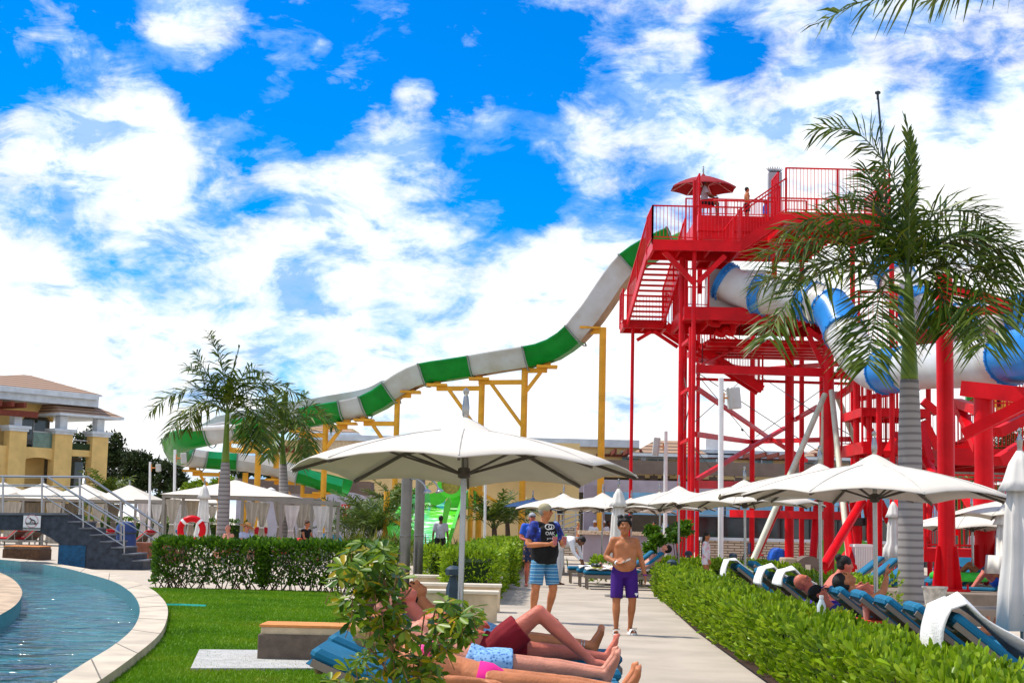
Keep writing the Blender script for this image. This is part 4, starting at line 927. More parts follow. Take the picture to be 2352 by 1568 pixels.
# rounded grey panel with extinguisher
u=V3(803,1200)[0]; ap=MB(); pts=[W3(sb_,u+2.1*math.cos(a_),1.5+1.55*math.sin(a_) if a_<=math.pi+.01 else 0,-3) for a_ in [math.pi*k/14 for k in range(15)]]
pts+= [W3(sb_,u-2.1,0,-3),W3(sb_,u+2.1,0,-3)]; ap.ext(pts,(0,.2,0)); aw=tag(obj('rounded_wall_panel',ap,mat('grey_lilac',(.40,.39,.48),.85,.08,2)),'grey round topped wall panel behind the fire extinguisher','wall panel')
fx=P(*z3(1365,1350),86.4); t=wthing('fire_extinguisher','red fire extinguisher hanging on the grey rounded panel','fire extinguisher',(fx.x,86.4,fx.z-.4)); obj('cylinder',MB().lathe([(.05,-.34),(.11,-.33),(.12,.22),(.05,.34),(.03,.4)],fx,10),m_red,t,auto=True); obj('hose',MB().tube([fx+Vector((0,0,.4)),fx+Vector((.15,0,.3)),fx+Vector((.15,0,0))],.02,6),m_cable,t)
sg=P(*z3(1370,1240),86.8); t=wthing('safety_sign','small red and white extinguisher sign above the fire extinguisher','sign',(sg.x,86.8,sg.z-.17)); obj('board',MB().box((sg.x-.24,86.78,sg.z-.16),(sg.x+.24,86.8,sg.z+.16)),m_red,t); obj('pictogram',MB().box((sg.x-.16,86.76,sg.z-.1),(sg.x-.04,86.779,sg.z+.1)).box((sg.x+.04,86.76,sg.z-.08),(sg.x+.1,86.779,sg.z+.08)),m_white,t)
# ---- ledge-stone wall & bar in the centre ----
ws=Plane_(1176,66,0); V4=lambda x,y:ws.uz(x,y)
t=wthing('ledge_stone_wall','low ledge stone wall with a grey cap under the bar windows','wall',(V4(1800,1200)[0],66,0)); u0,u1=V4(1620,1200)[0],V4(2080,1200)[0]
obj('stone_face',MB().box((u0,66,-.02),(u1,66.4,V4(1700,1242)[1])),m_stone,t); obj('cap',MB().box((u0-.05,65.92,V4(1700,1242)[1]+.003),(u1+.05,66.5,V4(1700,1242)[1]+.13)),m_corn,t)
t=wthing('glazed_bar_front','dark glazed bar front with steel rails above the stone wall','window wall',(V4(1800,1200)[0],68,0))
zt_=3.0; obj('glass',MB().box((u0,68,0),(u1+3,68.06,1.95)),m_glass,t); mb=MB()
for i in range(16): x=u0+i*1.25; mb.box((x,67.9,0),(x+.07,67.99,2.6))
mb.box((u0,67.86,1.93),(u1+3,67.99,2.0)); obj('mullions',mb,mat('dark_frame',(.04,.04,.045),.5),t)
obj('blue_screen',MB().box((u0,70,2.0),(u1+3,70.06,3.1)),mat('blue_film',(.25,.55,.80),.3,.2,1.2),t)
rl=MB()
for z in (2.05,2.3,2.55): rl.beam((u0,67.6,z),(u1+2,67.6,z),.035)
obj('rails',rl,m_wsteel,t)
# bar counter
bx0,bx1=V4(1505-5,1200)[0],V4(1600,1200)[0]
t=wthing('bar_counter','bar with lilac front and speckled granite top lined with bottles','bar',(V4(1480,1200)[0],64,0)); b0,b1=V4(1420,1200)[0]-1.4,V4(1590,1200)[0]
ztopb=P(1530,1222,64).z; obj('front',MB().box((b0,64,0),(b1,64.8,ztopb-.16)),m_purple,t); obj('counter_top',MB().rbox((b0-.2,63.8,ztopb-.155),(b1+.1,65,ztopb),.01),pattern('granite','voronoi',[(.16,.08,.04),(.62,.46,.30),(.70,.58,.44)],14,.4,pos=(.1,.8)),t)
obj('back_shelf',MB().box((b0,67,0),(b1,67.5,2.0)),m_darkint,t); obj('post',MB().box((b0+.1,66,0),(b0+1.0,66.6,3.2)),m_purple,t)
obj('blue_screen',MB().box((b0+1,69,1.9),(b1,69.05,3.0)),bpy.data.materials['blue_film'],t)
m_bot=[mat('bottle_clear',(.55,.65,.68),.15,.1,3),mat('bottle_green',(.05,.18,.06),.15,.1,3),mat('bottle_blue',(.05,.22,.45),.15,.1,3)]
cols_=('clear','green','blue')
for i,xd in enumerate((1522,1528,1534,1541,1547,1553,1560,1567,1574)):
    q=P(xd,1222,64.3); s=.9+.35*R.random(); mb=MB().lathe([(.045,0),(.05,.02),(.05,.2*s),(.02,.27*s),(.018,.34*s)],(q.x,64.3,ztopb+.002),8)
    tag(obj('bottle',mb,m_bot[i%3],auto=True),cols_[i%3]+' glass bottle on the bar counter, number %s from its left end'%('one','two','three','four','five','six','seven','eight','nine')[i],'bottle','bottles lined up on the bar counter')
# stone stair with steel rails left of the bar
t=wthing('entrance_steps','stone clad steps with steel handrails left of the bar','stairs',(V4(1400,1200)[0],76,0)); mb=MB()
q0=P(1360,1266,76); q1=P(1490,1266,76)
for i in range(7): mb.box((q0.x-1.5+i*.0,76+i*.32,0),(q1.x+1,76+(i+1)*.32-.003,.17*(i+1)))
mb.box((q0.x-1.5,78.3,0),(q1.x+1,82,1.35)); obj('treads',mb,m_stone,t); mb=MB()
for z in (.5,.75,1.0): mb.tube([P(*z7(530,450),75.8)+Vector((0,0,z-.8)),P(*z7(770,365),77.8)+Vector((0,0,z-.8))],.025,6)
for x,y in ((497,340),(570,310),(680,320),(765,330)): q=P(*z7(x,y),75.7); mb.tube([(q.x,75.7,0),(q.x,75.7,q.z)],.03,6)
for z in (310,345): mb.tube([P(*z7(490,z),78),P(*z7(775,z+10),78)],.025,6)
obj('handrails',mb,m_wsteel,t)
# far right hotel part
rb=Plane_(2300,85,0); V5=lambda x,y:rb.uz(x,y); t=wthing('hotel_block','pale hotel block with balconies behind the columns at the right edge','building',(V5(2250,1100)[0],85,0))
obj('wall',MB().box((V5(2060,1100)[0],85,0),(V5(2460,1100)[0],90,V5(2300,1040)[1])),m_pale,t); obj('balcony_slab',MB().box((V5(2200,1100)[0],83,V5(2300,1100)[1]),(V5(2460,1100)[0],84.99,V5(2300,1094)[1])),m_brownb,t)
obj('window',MB().box((V5(2275,1100)[0],84.9,V5(2300,1092)[1]),(V5(2300,1100)[0],84.99,V5(2300,1062)[1])),bpy.data.materials['curtained_glass'],t)
# grey slab tower with cut-out leaves on top, behind the slide tower
YG_=57.2; gt=P(1781,470,YG_); g0=P(1766,395,YG_); g1=P(1796,395,YG_); t=wthing('leaf_topped_sign','grey rectangular panel with jagged leaf shapes on top behind the red railing','sign',(gt.x,YG_,zt+.003))
m_greyt=mat('grey_cladding',(.30,.33,.37),.7,.12,2); obj('shaft',MB().box((g0.x,YG_,zt+.003),(g1.x,YG_+.3,g0.z)),m_greyt,t); mb=MB()
for i in range(9): a_=rad(25+i*16); c=Vector(((g0.x+g1.x)/2+math.cos(a_)*.15,YG_+.1,g0.z-.01)); mb.ext([c+Vector((-.06,0,0)),c+Vector((.06,0,0)),c+Vector((math.cos(a_)*.22,0,.11+math.sin(a_)*.17))],(0,.06,0))
obj('leaf_crest',mb,m_greyt,t)
# white concrete pergola behind the far cabanas
pgl=Plane_(350,92,0); t=wthing('concrete_pergola','white concrete pergola behind the far lamp posts','pergola',(pgl.o.x,92,0)); mb=MB(); V6=lambda x,y:pgl.uz(x,y)
mb.box((V6(312,1100)[0],92,V6(350,1097)[1]),(V6(456,1100)[0],92.4,V6(350,1086)[1])); mb.box((V6(300,1100)[0],91,V6(350,1117)[1]),(V6(425,1100)[0],91.4,V6(350,1106)[1]))
for x in (318,365,410,428): u=V6(x,1100)[0]; mb.box((u-.25,92.41,0),(u+.25,92.9,V6(350,1090)[1]))
obj('frame',mb,m_white,t)
# ================= FURNITURE =================
m_canvas=clothmat('canvas_white',(.70,.645,.575),var=.04,scale=3); m_pole=mat('pole_metal',(.34,.34,.33),.25,.08,4,metal=.95); m_wood2=mat('rib_dark',(.10,.085,.07),.6,.2,6)
m_curt=clothmat('curtain_beige',(.50,.44,.36),var=.10,scale=3); m_curtw=clothmat('curtain_white',(.72,.69,.65),var=.08,scale=3); m_frame=mat('frame_taupe',(.27,.25,.22),.5,.08,3)
m_lblue=mat('cushion_blue',(.006,.13,.25),.8,.12,5,bump=.15,bscale=90); m_taupe=mat('lounger_frame',(.20,.165,.135),.5,.10,6); m_mesh=mat('lounger_sling',(.11,.09,.07),.8,.12,30)
m_slate=mat('slate_blue_metal',(.03,.05,.07),.5,.15,6); m_pot=mat('clay',(.35,.22,.14),.8,.2,6)
m_seam=mat('seam_grey',(.45,.43,.40),.9)
def parasol(loc,rz,rr,zr,za,label,group=None,n=8,vent=.19,sag=.06,name='parasol',m=None,ribm=None,base=True,phase=.5,low=0,name2=None):
    m=m or m_canvas; t=thing(name,label,'parasol',loc,rz,group); c=MB(); nr=8; segs=n*4
    def zz(f): return za+(zr-za)*(f**1.45)
    rings=[]
    for k in range(nr+1):
        f=vent+(1-vent)*k/nr; r=[]
        for j in range(segs):
            th=2*math.pi*j/segs+phase*2*math.pi/n; u=(j%4)/4; q=math.sin(u*math.pi); R_=rr*f*(1-.085*q*f); r.append((R_*math.cos(th),R_*math.sin(th),zz(f)-.0+sag*q*f*f*1.0-(.03*f**6)))
        rings.append(r)
    for th_ in (0,-.012):
        for r in rings: c.v+=[(x,y,z+th_) for x,y,z in r]
    for L_ in (0,1):
        o=L_*(nr+1)*segs
        for k in range(nr):
            for j in range(segs):
                f=(o+k*segs+j,o+k*segs+(j+1)%segs,o+(k+1)*segs+(j+1)%segs,o+(k+1)*segs+j); c.f.append(f if L_ else f[::-1]); c.mi.append(0)
    o2=(nr+1)*segs
    for j in range(segs): c.f.append((nr*segs+j,o2+nr*segs+j,o2+nr*segs+(j+1)%segs,nr*segs+(j+1)%segs)); c.mi.append(0); c.f.append((j,(j+1)%segs,o2+(j+1)%segs,o2+j)); c.mi.append(0)
    obj('canopy',c,m,t,smooth=True)
    sm=MB(); ph0=2*math.pi*phase/n
    for j in range(n):
        a=2*math.pi*j/n+ph0; sm.tube([(rr*f*math.cos(a),rr*f*math.sin(a),zz(f)-(.03*f**6)+.004) for f in (vent,.4,.6,.8,.99)],.006,4)
    obj('seams',sm,m_seam if m is m_canvas else m,t)['kind']='stuff'
    vt=MB(); v0=zz(vent)+.05; pr=[(.001,za+.12),(rr*vent*.35,za+.07),(rr*vent*.75,za-.0),(rr*vent*1.28,v0-.09)]
    vt.lathe(pr+[(rr*vent*1.26,v0-.105),(.001,za+.1)],(0,0,0),24); obj('vent_cap',vt,m,t,auto=True)
    ph=2*math.pi*phase/n
    for j in range(n):
        a=2*math.pi*j/n+ph; rb=MB(); rb.beam((.06*math.cos(a),.06*math.sin(a),za-.08),(rr*.55*math.cos(a),rr*.55*math.sin(a),zz(.55)-.035),.022,.028); rb.beam((rr*.55*math.cos(a),rr*.55*math.sin(a),zz(.55)-.035),(rr*.985*math.cos(a),rr*.985*math.sin(a),zz(.985)-.055),.022,.028)
        rb.beam((.04*math.cos(a),.04*math.sin(a),za-.40),(rr*.5*math.cos(a),rr*.5*math.sin(a),zz(.5)-.05),.014,.018); obj('rib',rb,ribm or m_wood2,t)
    obj('pole',MB().tube([(0,0,.05),(0,0,za+.1)],.026,12),m_pole,t,auto=True)
    obj('hub',MB().lathe([(.03,za-.44),(.055,za-.43),(.055,za-.35),(.03,za-.34)],(0,0,0),12),m_wood2,t,auto=True)
    obj('finial',MB().lathe([(.022,za+.11),(.03,za+.13),(.034,za+.2),(.022,za+.3),(.014,za+.31),(.027,za+.335),(.026,za+.36),(.002,za+.38)],(0,0,0),12),m_pole,t,auto=True)
    if base: obj('base',MB().lathe([(.001,0),(.27,0),(.27,.05),(.06,.07),(.05,.25),(.001,.26)],(0,0,0),20),m_frame,t,auto=True)
    return t
pb_=P(1062,1200,13.7)
par0=parasol((pb_.x,13.7,0),0,1.56,1.97,2.33,'biggest white parasol, in front of the slide pillars, its finial standing against the sky',phase=0); par0.rotation_euler.x=rad(-3)
g='white parasols over the sun loungers'
def pspot(xd,Y,label,dz=0,rz=0): x=P(xd,1200,Y).x; o=dup(par0,(x,Y,dz),rz,label,g); o.rotation_euler.x=rad(-1); return o
pspot(2012,17.6,'nearest white parasol on the right, in front of the grey palm trunk',-.06,.1)
pspot(1886,22.3,'white parasol second in the right hand row, its cap behind the pale prop legs',0.02,.3)
pspot(1713,30,'white parasol third in the right hand row, half behind the tall white lamp post',0,.5)
pspot(1560,37,'white parasol beside the base of the white lamp post, right of the closed parasol',.04,.2)
pspot(1517,43,'white parasol directly behind the shorter white lamp post',.02,.6)
pspot(1384,45,'white parasol just left of the closed parasol by the path',0,.0)
pspot(1295,47,'white parasol over the man in the cap, leftmost of the mid path group',0,.35)
pspot(1450,52,'white parasol behind the closed parasol in front of the bar',0,.1)
pspot(2235,34,'small white parasol between the two thickest red columns',-.35,.3)
pspot(2310,36,'white parasol at the right edge with a closed cover beside it',-.35,.1)
pspot(2350,31,'white parasol cut off by the right edge behind the thick red column',-.1,.1)
def closedp(xd,Y,ztop,label,rm=.20,zb=.55,m=None,group='closed parasols',tilt=0):
    x=P(xd,1200,Y).x; t=thing('closed_parasol',label,'parasol',(x,Y,0),R.random(),group); mb=MB(); n=32; prof=[(.03,ztop),(.10,ztop-.12),(.15,ztop-.28),(.20,ztop-.38)]
    body=[(.10,ztop-.36),(.13,ztop-.6),(.15,ztop-1.0),(rm*.9,zb+.35),(rm,zb)]
    def fr(pr,fold,closed=False):
        o=len(mb.v)
        for k,(r,z) in enumerate(pr):
            for j in range(n): a=2*math.pi*j/n; q=r*(1+fold*math.cos(a*8)); mb.v.append((q*math.cos(a),q*math.sin(a),z))
        for k in range(len(pr)-1):
            for j in range(n): mb.f.append((o+k*n+j,o+(k+1)*n+j,o+(k+1)*n+(j+1)%n,o+k*n+(j+1)%n)); mb.mi.append(0)
        mb.f.append(tuple(o+j for j in range(n))); mb.f.append(tuple(o+(len(pr)-1)*n+j for j in range(n))[::-1]); mb.mi+=[0,0]
    fr(body,.2); obj('folded_canopy',mb,m or m_curtw,t,smooth=True); mb=MB(); fr(prof,.08); obj('vent_cap',mb,m or m_curtw,t,smooth=True)
    obj('pole',MB().tube([(0,0,.05),(0,0,ztop+.02)],.024,8),m_pole,t); obj('finial',MB().lathe([(.02,ztop),(.03,ztop+.1),(.012,ztop+.16),(.025,ztop+.19),(.002,ztop+.22)],(0,0,0),10),m_pole,t)
    obj('base',MB().lathe([(.001,0),(.27,0),(.27,.05),(.06,.07),(.001,.2)],(0,0,0),16),m_frame,t); return t
def ztp(xd,yd,Y): return P(xd,yd,Y).z
closedp(1420,33,ztp(1420,1122,33),'closed white parasol behind the boy beside the thin red post',.20,.72)
closedp(466,44,ztp(466,1113,44),'closed white parasol beside the red life ring, left of the palm trunk',.25,.6)
closedp(603,66,ztp(603,1128,66),'closed white parasol peeking above the cabana frame between the two palms',.2,1)
closedp(764,62,ztp(764,1152,62),'slim closed parasol at the right end of the curtained cabanas',.25,.9)
closedp(2052,38,ztp(2052,1152,38),'closed white parasol left of the grey palm trunk among the red braces',.25,.75)
closedp(2305,30,ztp(2305,1160,30),'closed beige parasol leaning by the right edge behind the red column',.32,.75)
closedp(2345,14.5,ztp(2345,1035,14.5),'large closed white parasol cut by the right edge in front of the loungers',.21,.62)
# ---- sun lounger ----
def lounger_proto(back=rad(38),mc=None,mf=None,name='sun_lounger'):
    """head at -x, feet +x; origin at the hinge on the ground"""
    t=thing(name,'','sun lounger',(0,0,0)); mc=mc or m_lblue; mf=mf or m_taupe; W=.33
    f=MB()
    for s in (-1,1): f.beam((-.72,s*W,.30),(1.22,s*W,.30),.045,.075)
    for x in (-.72,0,.6,1.22): f.beam((x,-W+.024,.30),(x,W-.024,.30),.04,.05)
    obj('frame',f,mf,t)
    for x in (-.66,1.16):
        for s in (-1,1): obj('leg',MB().beam((x,s*(W-.002),0),(x,s*(W-.002),.262),.05,.04),mf,t)
    c,s_=math.cos(back),math.sin(back); bl_=.80; B=Matrix.Translation((0,0,.345))@Matrix.Rotation(back,4,'Y')@Matrix.Scale(-1,4,(1,0,0))
    # back rest in its own frame: u from hinge upward
    def bp(u,y,w): return Vector((-u*c-w*s_*0+(-w*s_)*-1*-1,y,.345+u*s_+w*c))
    br=MB()
    for s in (-1,1): br.beam(bp(0,s*(W-.03),0),bp(bl_,s*(W-.03),0),.035,.045)
    br.tube([bp(bl_-.02,-W+.03,-.0),bp(bl_+.01,-W*.5,-.075),bp(bl_+.01,0,-.095),bp(bl_+.01,W*.5,-.075),bp(bl_-.02,W-.03,0)],.014,8)
    br.beam(bp(.5,-W+.05,-.02),(-.45,-W+.05,.32),.02); br.beam(bp(.5,W-.05,-.02),(-.45,W-.05,.32),.02); obj('backrest_frame',br,mf,t)
    sl=MB(); sl.ext([bp(.02,-W+.05,-.02),bp(bl_-.03,-W+.05,-.02),bp(bl_-.03,W-.05,-.02),bp(.02,W-.05,-.02)],bp(0,0,.012)-bp(0,0,0)); sl.box((.01,-W+.03,.338),(1.2,W-.03,.35)); obj('sling',sl,m_mesh,t)
    cu=MB()
    def cush(p,q,th,y0=-W+.03,y1=W-.03,nx=6,up=None):
        # rounded slab between p and q (x,z) with thickness normal
        d=Vector((q[0]-p[0],0,q[1]-p[1])); L_=d.length; d/=L_; nn=Vector((-d.z,0,d.x)); nn=nn if nn.z>0 else -nn; r=.03
        M=Matrix((d,Vector((0,1,0)),nn)).transposed().to_4x4(); M.translation=(p[0],0,p[1]); cu.rbox((0,y0,0),(L_,y1,th),r,M)
    a=bp(.0,0,.014); b=bp(bl_+.02,0,.014); cush((.012,.352),(1.24,.352),.085); cush((b.x,b.z),(a.x,a.z),.085)
    cu.rbox((-bl_*c-.02,-W+.05,.345+bl_*s_+.05),(-bl_*c+.14,W-.05,.345+bl_*s_+.16),.03) if False else None
    o=obj('cushion',cu,mc,t); obj('head_flap',MB().ext([bp(bl_-.14,-W+.028,-.028),bp(bl_-.14,W-.028,-.028),bp(bl_+.045,W-.028,-.028),bp(bl_+.045,-W+.028,-.028)],bp(0,0,.006)-bp(0,0,0)),mc,t)
    obj('cushion_tie',MB().beam(bp(.34,-W+.02,-.03),bp(.34,W-.02,-.03),.02,.01),mc,t)
    return t
L38=lounger_proto(); used=[0]
def lounger(x,y,rz,label,group,z=0,proto=None):
    p=proto or L38
    if p not in used: used.append(p); p.location=(x,y,z); p.rotation_euler=(0,0,rz); tag(p,label,None,group); return p
    return dup(p,(x,y,z),rz,label,group)
gR='sun loungers in the row behind the right hedge'
names=['with the white towel over its head end, beside the rightmost one','fifth from the front, its pale headrail nearest the palm trunk','']
heads=[(3.32,11.7,-.10),(3.42,13.2,-.08),(3.47,14.45,-.05),(3.5,15.6,-.05),(3.5,16.65,-.03),(3.6,19.75,0),(3.65,21.5,0),(3.8,23.6,.05),(3.85,26.4,.05)]
labs=['nearest lounger of the right row, blue cushion under a draped white towel','second lounger of the right row, empty, its long blue cushion in full view','third lounger of the right row, empty, pale headrail right of the purple bag','fourth lounger of the right row, empty, just right of the sunlit orange arms','lounger of the right row where someone stretches out a sunlit arm','lounger of the right row with the bald man in front of it, blue cushion dark','lounger of the right row with two rolled towels on its head end','lounger of the right row between the folded towels and the far white towel','farthest lounger of the right row with a white towel hung over the head end']
for (hx,hy,a),lb_ in zip(heads,labs): lounger(hx+.64,hy,a,'blue '+lb_ if False else lb_,gR)
lounger(4.85,12.4,-.15,'lounger at the right edge with a curved pale headrail and someone on it',gR)
lounger(5.15,28.8,.05,'small looking lounger with its blue head end above the towels, behind the right row',gR)
# foreground loungers (side on, feet to the right)
gF='sun loungers in the foreground by the path'
F_=[(-.62,12.2,.0),(-.45,11.1,.0),(-.35,10.2,.02)]
L20=lounger_proto(rad(22))
for x,y,lb_ in ((-.26,13.3,'rear foreground lounger under the bare feet with the ankle chain'),(-.37,11.9,'second foreground lounger under the man in dark red shorts'),(-.44,10.75,'third foreground lounger, under the man in light blue printed shorts'),(-.42,9.7,'nearest lounger, under the woman in the pink bikini')): lounger(x,y,0,lb_,gF,proto=L20)
# path loungers
gC='sun loungers beside the path near the bar'
xq=X(1462,36.6,1330)
lounger(xq,36.8,math.pi,'front lounger right of the man in striped shorts, towels and shoes on it',gC)
lounger(xq-.1,38.2,math.pi,'second lounger behind the striped shorts man with a raised blue back',gC); lounger(xq-.25,40.2,math.pi,'third lounger from the front by the path, blue back half hidden by the boy',gC)
# right middle loungers
gM='blue sun loungers among the red columns'
for xd,Y,a,lb_ in ((2030,33.5,math.pi,'blue lounger left of the grey palm trunk, nearest of three with raised backs'),(1995,35.5,math.pi,'blue lounger second of the three left of the grey palm trunk'),(1965,37.5,math.pi,'blue lounger farthest of the three left of the grey palm trunk'),(2125,33.5,math.pi,'blue lounger between the palm trunk and the thick red column'),(2285,31,rad(160),'blue lounger behind the base of the right red column'),(2215,34,rad(155),'blue lounger carrying the green and purple swim floats'),(2240,38,rad(-90),'lounger seen from behind between the two thickest red columns')):
    lounger(X(xd,Y),Y,a,lb_,gM)
gL='blue sun loungers on the grass by the service building'
for xd,lb_ in ((772,'left one of the two blue loungers below the fire extinguisher'),(795,'right one of the two blue loungers below the fire extinguisher')): lounger(X(xd,64),64,rad(-28),lb_,gL)
lounger(X(440,66),66,rad(-10),'blue lounger behind the red life ring near the far hedge',gL)
m_red2=mat('cushion_red',(.45,.01,.02),.8,.15,5); m_wcu=mat('towel_lilac_white',(.62,.60,.64),.9,.08,4)
Lr=lounger_proto(rad(34),m_red2,m_frame,'cabana_lounger')
gD='red cushioned loungers under the far cabanas'
for xd,lb_ in ((30,'red cushioned lounger at the left edge beyond the pool'),(70,'red cushioned lounger behind the pool sign'),(232,'white covered lounger with red cushion behind the stair rails'),(322,'red and white lounger right of the potted palm behind the stairs')): lounger(X(xd,66,1215),66,rad(150),lb_,gD,proto=Lr)
# ---- cabanas ----
def curtain(mb,x,y,z0,z1,w0,w1,wm,ax=0,n=14,tie=.45):
    """gathered drape: width w0 at the top, wm at the tie, w1 at the bottom"""
    k=9; rows=[]
    for i in range(k+1):
        f=i/k; z=z1+(z0-z1)*f; tt=abs(f-tie)/max(tie,1-tie); w=wm+( (w0 if f<tie else w1)-wm)*min(1,tt**.8)
        row=[]
        for j in range(n):
            u=(j/(n-1)-.5)*w; d=.035*math.sin(j*2.6)*(.6+.4*tt); row.append((x+(u if ax==0 else d),y+(d if ax==0 else u),z))
        rows.append(row)
    o=len(mb.v)
    for r in rows: mb.v+=r
    for r in rows: mb.v+=[(a+(.0 if ax==0 else .02),b+(.02 if ax==0 else 0),c) for a,b,c in r]
    m_=(k+1)*n
    for i in range(k):
        for j in range(n-1):
            a=o+i*n+j; mb.f.append((a,a+1,a+n+1,a+n)); mb.f.append((a+m_,a+n+m_,a+n+1+m_,a+1+m_)); mb.mi+=[0,0]
    for i in range(k):
        for j in (0,n-1): a=o+i*n+j; mb.f.append((a,a+n,a+n+m_,a+m_)); mb.mi.append(0)
    return mb
def cabana(loc,w,d,h,label,group,roof=True,cm=None,za=.75,name='cabana',curt=(1,1,1,1)):
    t=thing(name,label,'cabana',loc,0,group)
    for i,(x,y) in enumerate(((-w/2,-d/2),(w/2,-d/2),(w/2,d/2),(-w/2,d/2))):
        obj('post',MB().box((x-.05,y-.05,0),(x+.05,y+.05,h-.002)),m_frame,t)
        sx_=1 if x<0 else -1
        if curt[i]: 
            c=obj('curtain',curtain(MB(),x+sx_*.34,y,.12,h-.05,.62,.42,.14),cm or m_curt,t,smooth=True); obj('tie',MB().box((x+sx_*.34-.09,y-.05,h*.54),(x+sx_*.34+.09,y+.07,h*.54+.05)),m_curtw,c)
    fr=MB(); 
    for y in (-d/2,d/2): fr.box((-w/2-.06,y-.06,h),(w/2+.06,y+.06,h+.12))
    for x in (-w/2,w/2): fr.box((x-.06,-d/2+.062,h),(x+.06,d/2-.062,h+.12))
    obj('top_frame',fr,m_frame,t)
    if roof:
        r=MB(); k=.12; n=6; A=[]
        for i in range(n+1):
            f=i/n; s=1-f; z=h+.122+za*f**1.25 if False else h+.122+za*(1-(1-f)**.9)
            A.append([(-(w/2+k)*s-.001,-(d/2+k)*s-.001,z),((w/2+k)*s+.001,-(d/2+k)*s-.001,z),((w/2+k)*s+.001,(d/2+k)*s+.001,z),(-(w/2+k)*s-.001,(d/2+k)*s+.001,z)])
        for ring in A: r.v+=ring
        for i in range(n):
            for j in range(4): r.f.append((i*4+j,i*4+(j+1)%4,(i+1)*4+(j+1)%4,(i+1)*4+j)); r.mi.append(0)
        r.f.append((3,2,1,0)); r.mi.append(0); obj('canvas_roof',r,m_canvas,t)
        obj('finial',MB().lathe([(.05,0),(.05,.12),(.02,.2),(.001,.25)],(0,0,h+.1+za),8),m_pole,t)
    return t
gc='cabanas in the far row beyond the pool'
c0=None
for i,(xd,lb_) in enumerate(((7,'far cabana at the left edge behind the bridge railing'),(98,'far cabana behind the left post of the bridge railing'),(194,'far cabana behind the sloping stair rails'),(297,'rightmost far cabana with white pointed roof beside the lamp post'))):
    x=X(xd,72,1130); q=(x,72,0)
    c0=cabana(q,2.85,2.85,2.02,lb_,gc) if i==0 else dup(c0,q,0,lb_,gc)
cabana((X(385,69,1150),69,0),2.2,2.6,2.05,'open cabana frame with white curtains beside the second lamp post','open frames with curtains',roof=False,cm=m_curtw)
cabana((X(540,58,1150),58,0),4.6,3.4,2.15,'large white roofed cabana behind the left palm trunk',None,za=.62)
cabana((X(648,54.5,1150),54.5,0),2.4,2.2,2.08,'open frame with beige curtains right of the left palm trunk','open frames with curtains',roof=False)
cabana((X(714,52.5,1150),52.5,0),1.65,2.2,1.98,'open frame with white curtains at the right end of the cabana row','open frames with curtains',roof=False,cm=m_curtw)
cabana((X(450,90,1150),90,0),3.2,2.85,2.15,'pale roofed cabana far behind the closed parasol and life ring',None)
# ---- lamp posts with speaker boxes ----
def lamppost(xd,yt,Y,wd,box,label,side=1):
    x=P(xd,1200,Y).x; a=P(xd,yt,Y); r=wd*Y/FPX/2; t=wthing('lamp_post',label,'lamp post',(x,Y,0)); obj('pole',MB().tube([(x,Y,0),(a.x,Y,a.z)],r,14),m_white,t,auto=True)
    if box:
        bw_,bh,by=box; c=P(xd+side*(wd/2+10+bw_/2),by,Y); w_=bw_*Y/FPX; h_=bh*Y/FPX; M=RZ(.25*side,(c.x,Y,c.z))@Matrix.Rotation(rad(-6*side),4,'Y')
        s=obj('speaker_box',MB().rbox((-w_/2,-.16,-h_/2),(w_/2,.16,h_/2),.03,M),m_swhite,t); obj('bracket',MB().beam((a.x,Y,c.z),(c.x-side*w_/2,Y,c.z),.05,.05).beam((a.x+side*r,Y,c.z-.15),(a.x+side*r,Y,c.z+.15),.06),m_rust,t)
    return t
lamppost(1656,868,44,12.5,(26,50,914),'tallest white lamp post with a speaker box, left of the red tower columns')
lamppost(1529,990,60,9,(14,42,1025),'shorter white lamp post with a box on its left, beside the first red tower column',-1)
lamppost(345,1060,66,5.5,(12,17,1074),'white lamp post rising in front of the far dark trees, small box on it')
lamppost(402,1032,62,6.5,(13,24,1052),'taller leaning white lamp post with box under the left palm fronds')
lamppost(1115,1095,60,6,None,'thin plain white post among the dark palms behind the big parasol')
lamppost(1195+317,1085,75,6,None,'thin white post behind the bar, partly hidden') if False else None
# ---- bollard lamps ----
def bollard(xd,yt,Y,label,h):
    x=P(xd,1200,Y).x; t=thing('bollard_lamp',label,'bollard lamp',(x,Y,0),.3,'slate blue bollard lamps'); s=h/.9
    obj('post',MB().lathe([(.11*s,0),(.11*s,.55*s),(.055*s,.70*s),(.055*s,.74*s)],(0,0,0),8),m_slate,t,auto=True); obj('lamp_head',MB().lathe([(.055*s,.745*s),(.125*s,.75*s),(.125*s,.84*s),(.06*s,.89*s),(.001,.895*s)],(0,0,0),8),m_slate,t,auto=True); return t
bollard(1044,1306,23.2,'tall slate blue bollard lamp beside the parasol pole and stone benches',.86)
bollard(1544,1274,33,'slate blue bollard lamp in the hedge right of the boy',.82); bollard(1582,1253,44,'far bollard lamp at the foot of the red column',.85); bollard(1684,1268,42,'bollard lamp right of the white lamp post near the stone wall',.85)
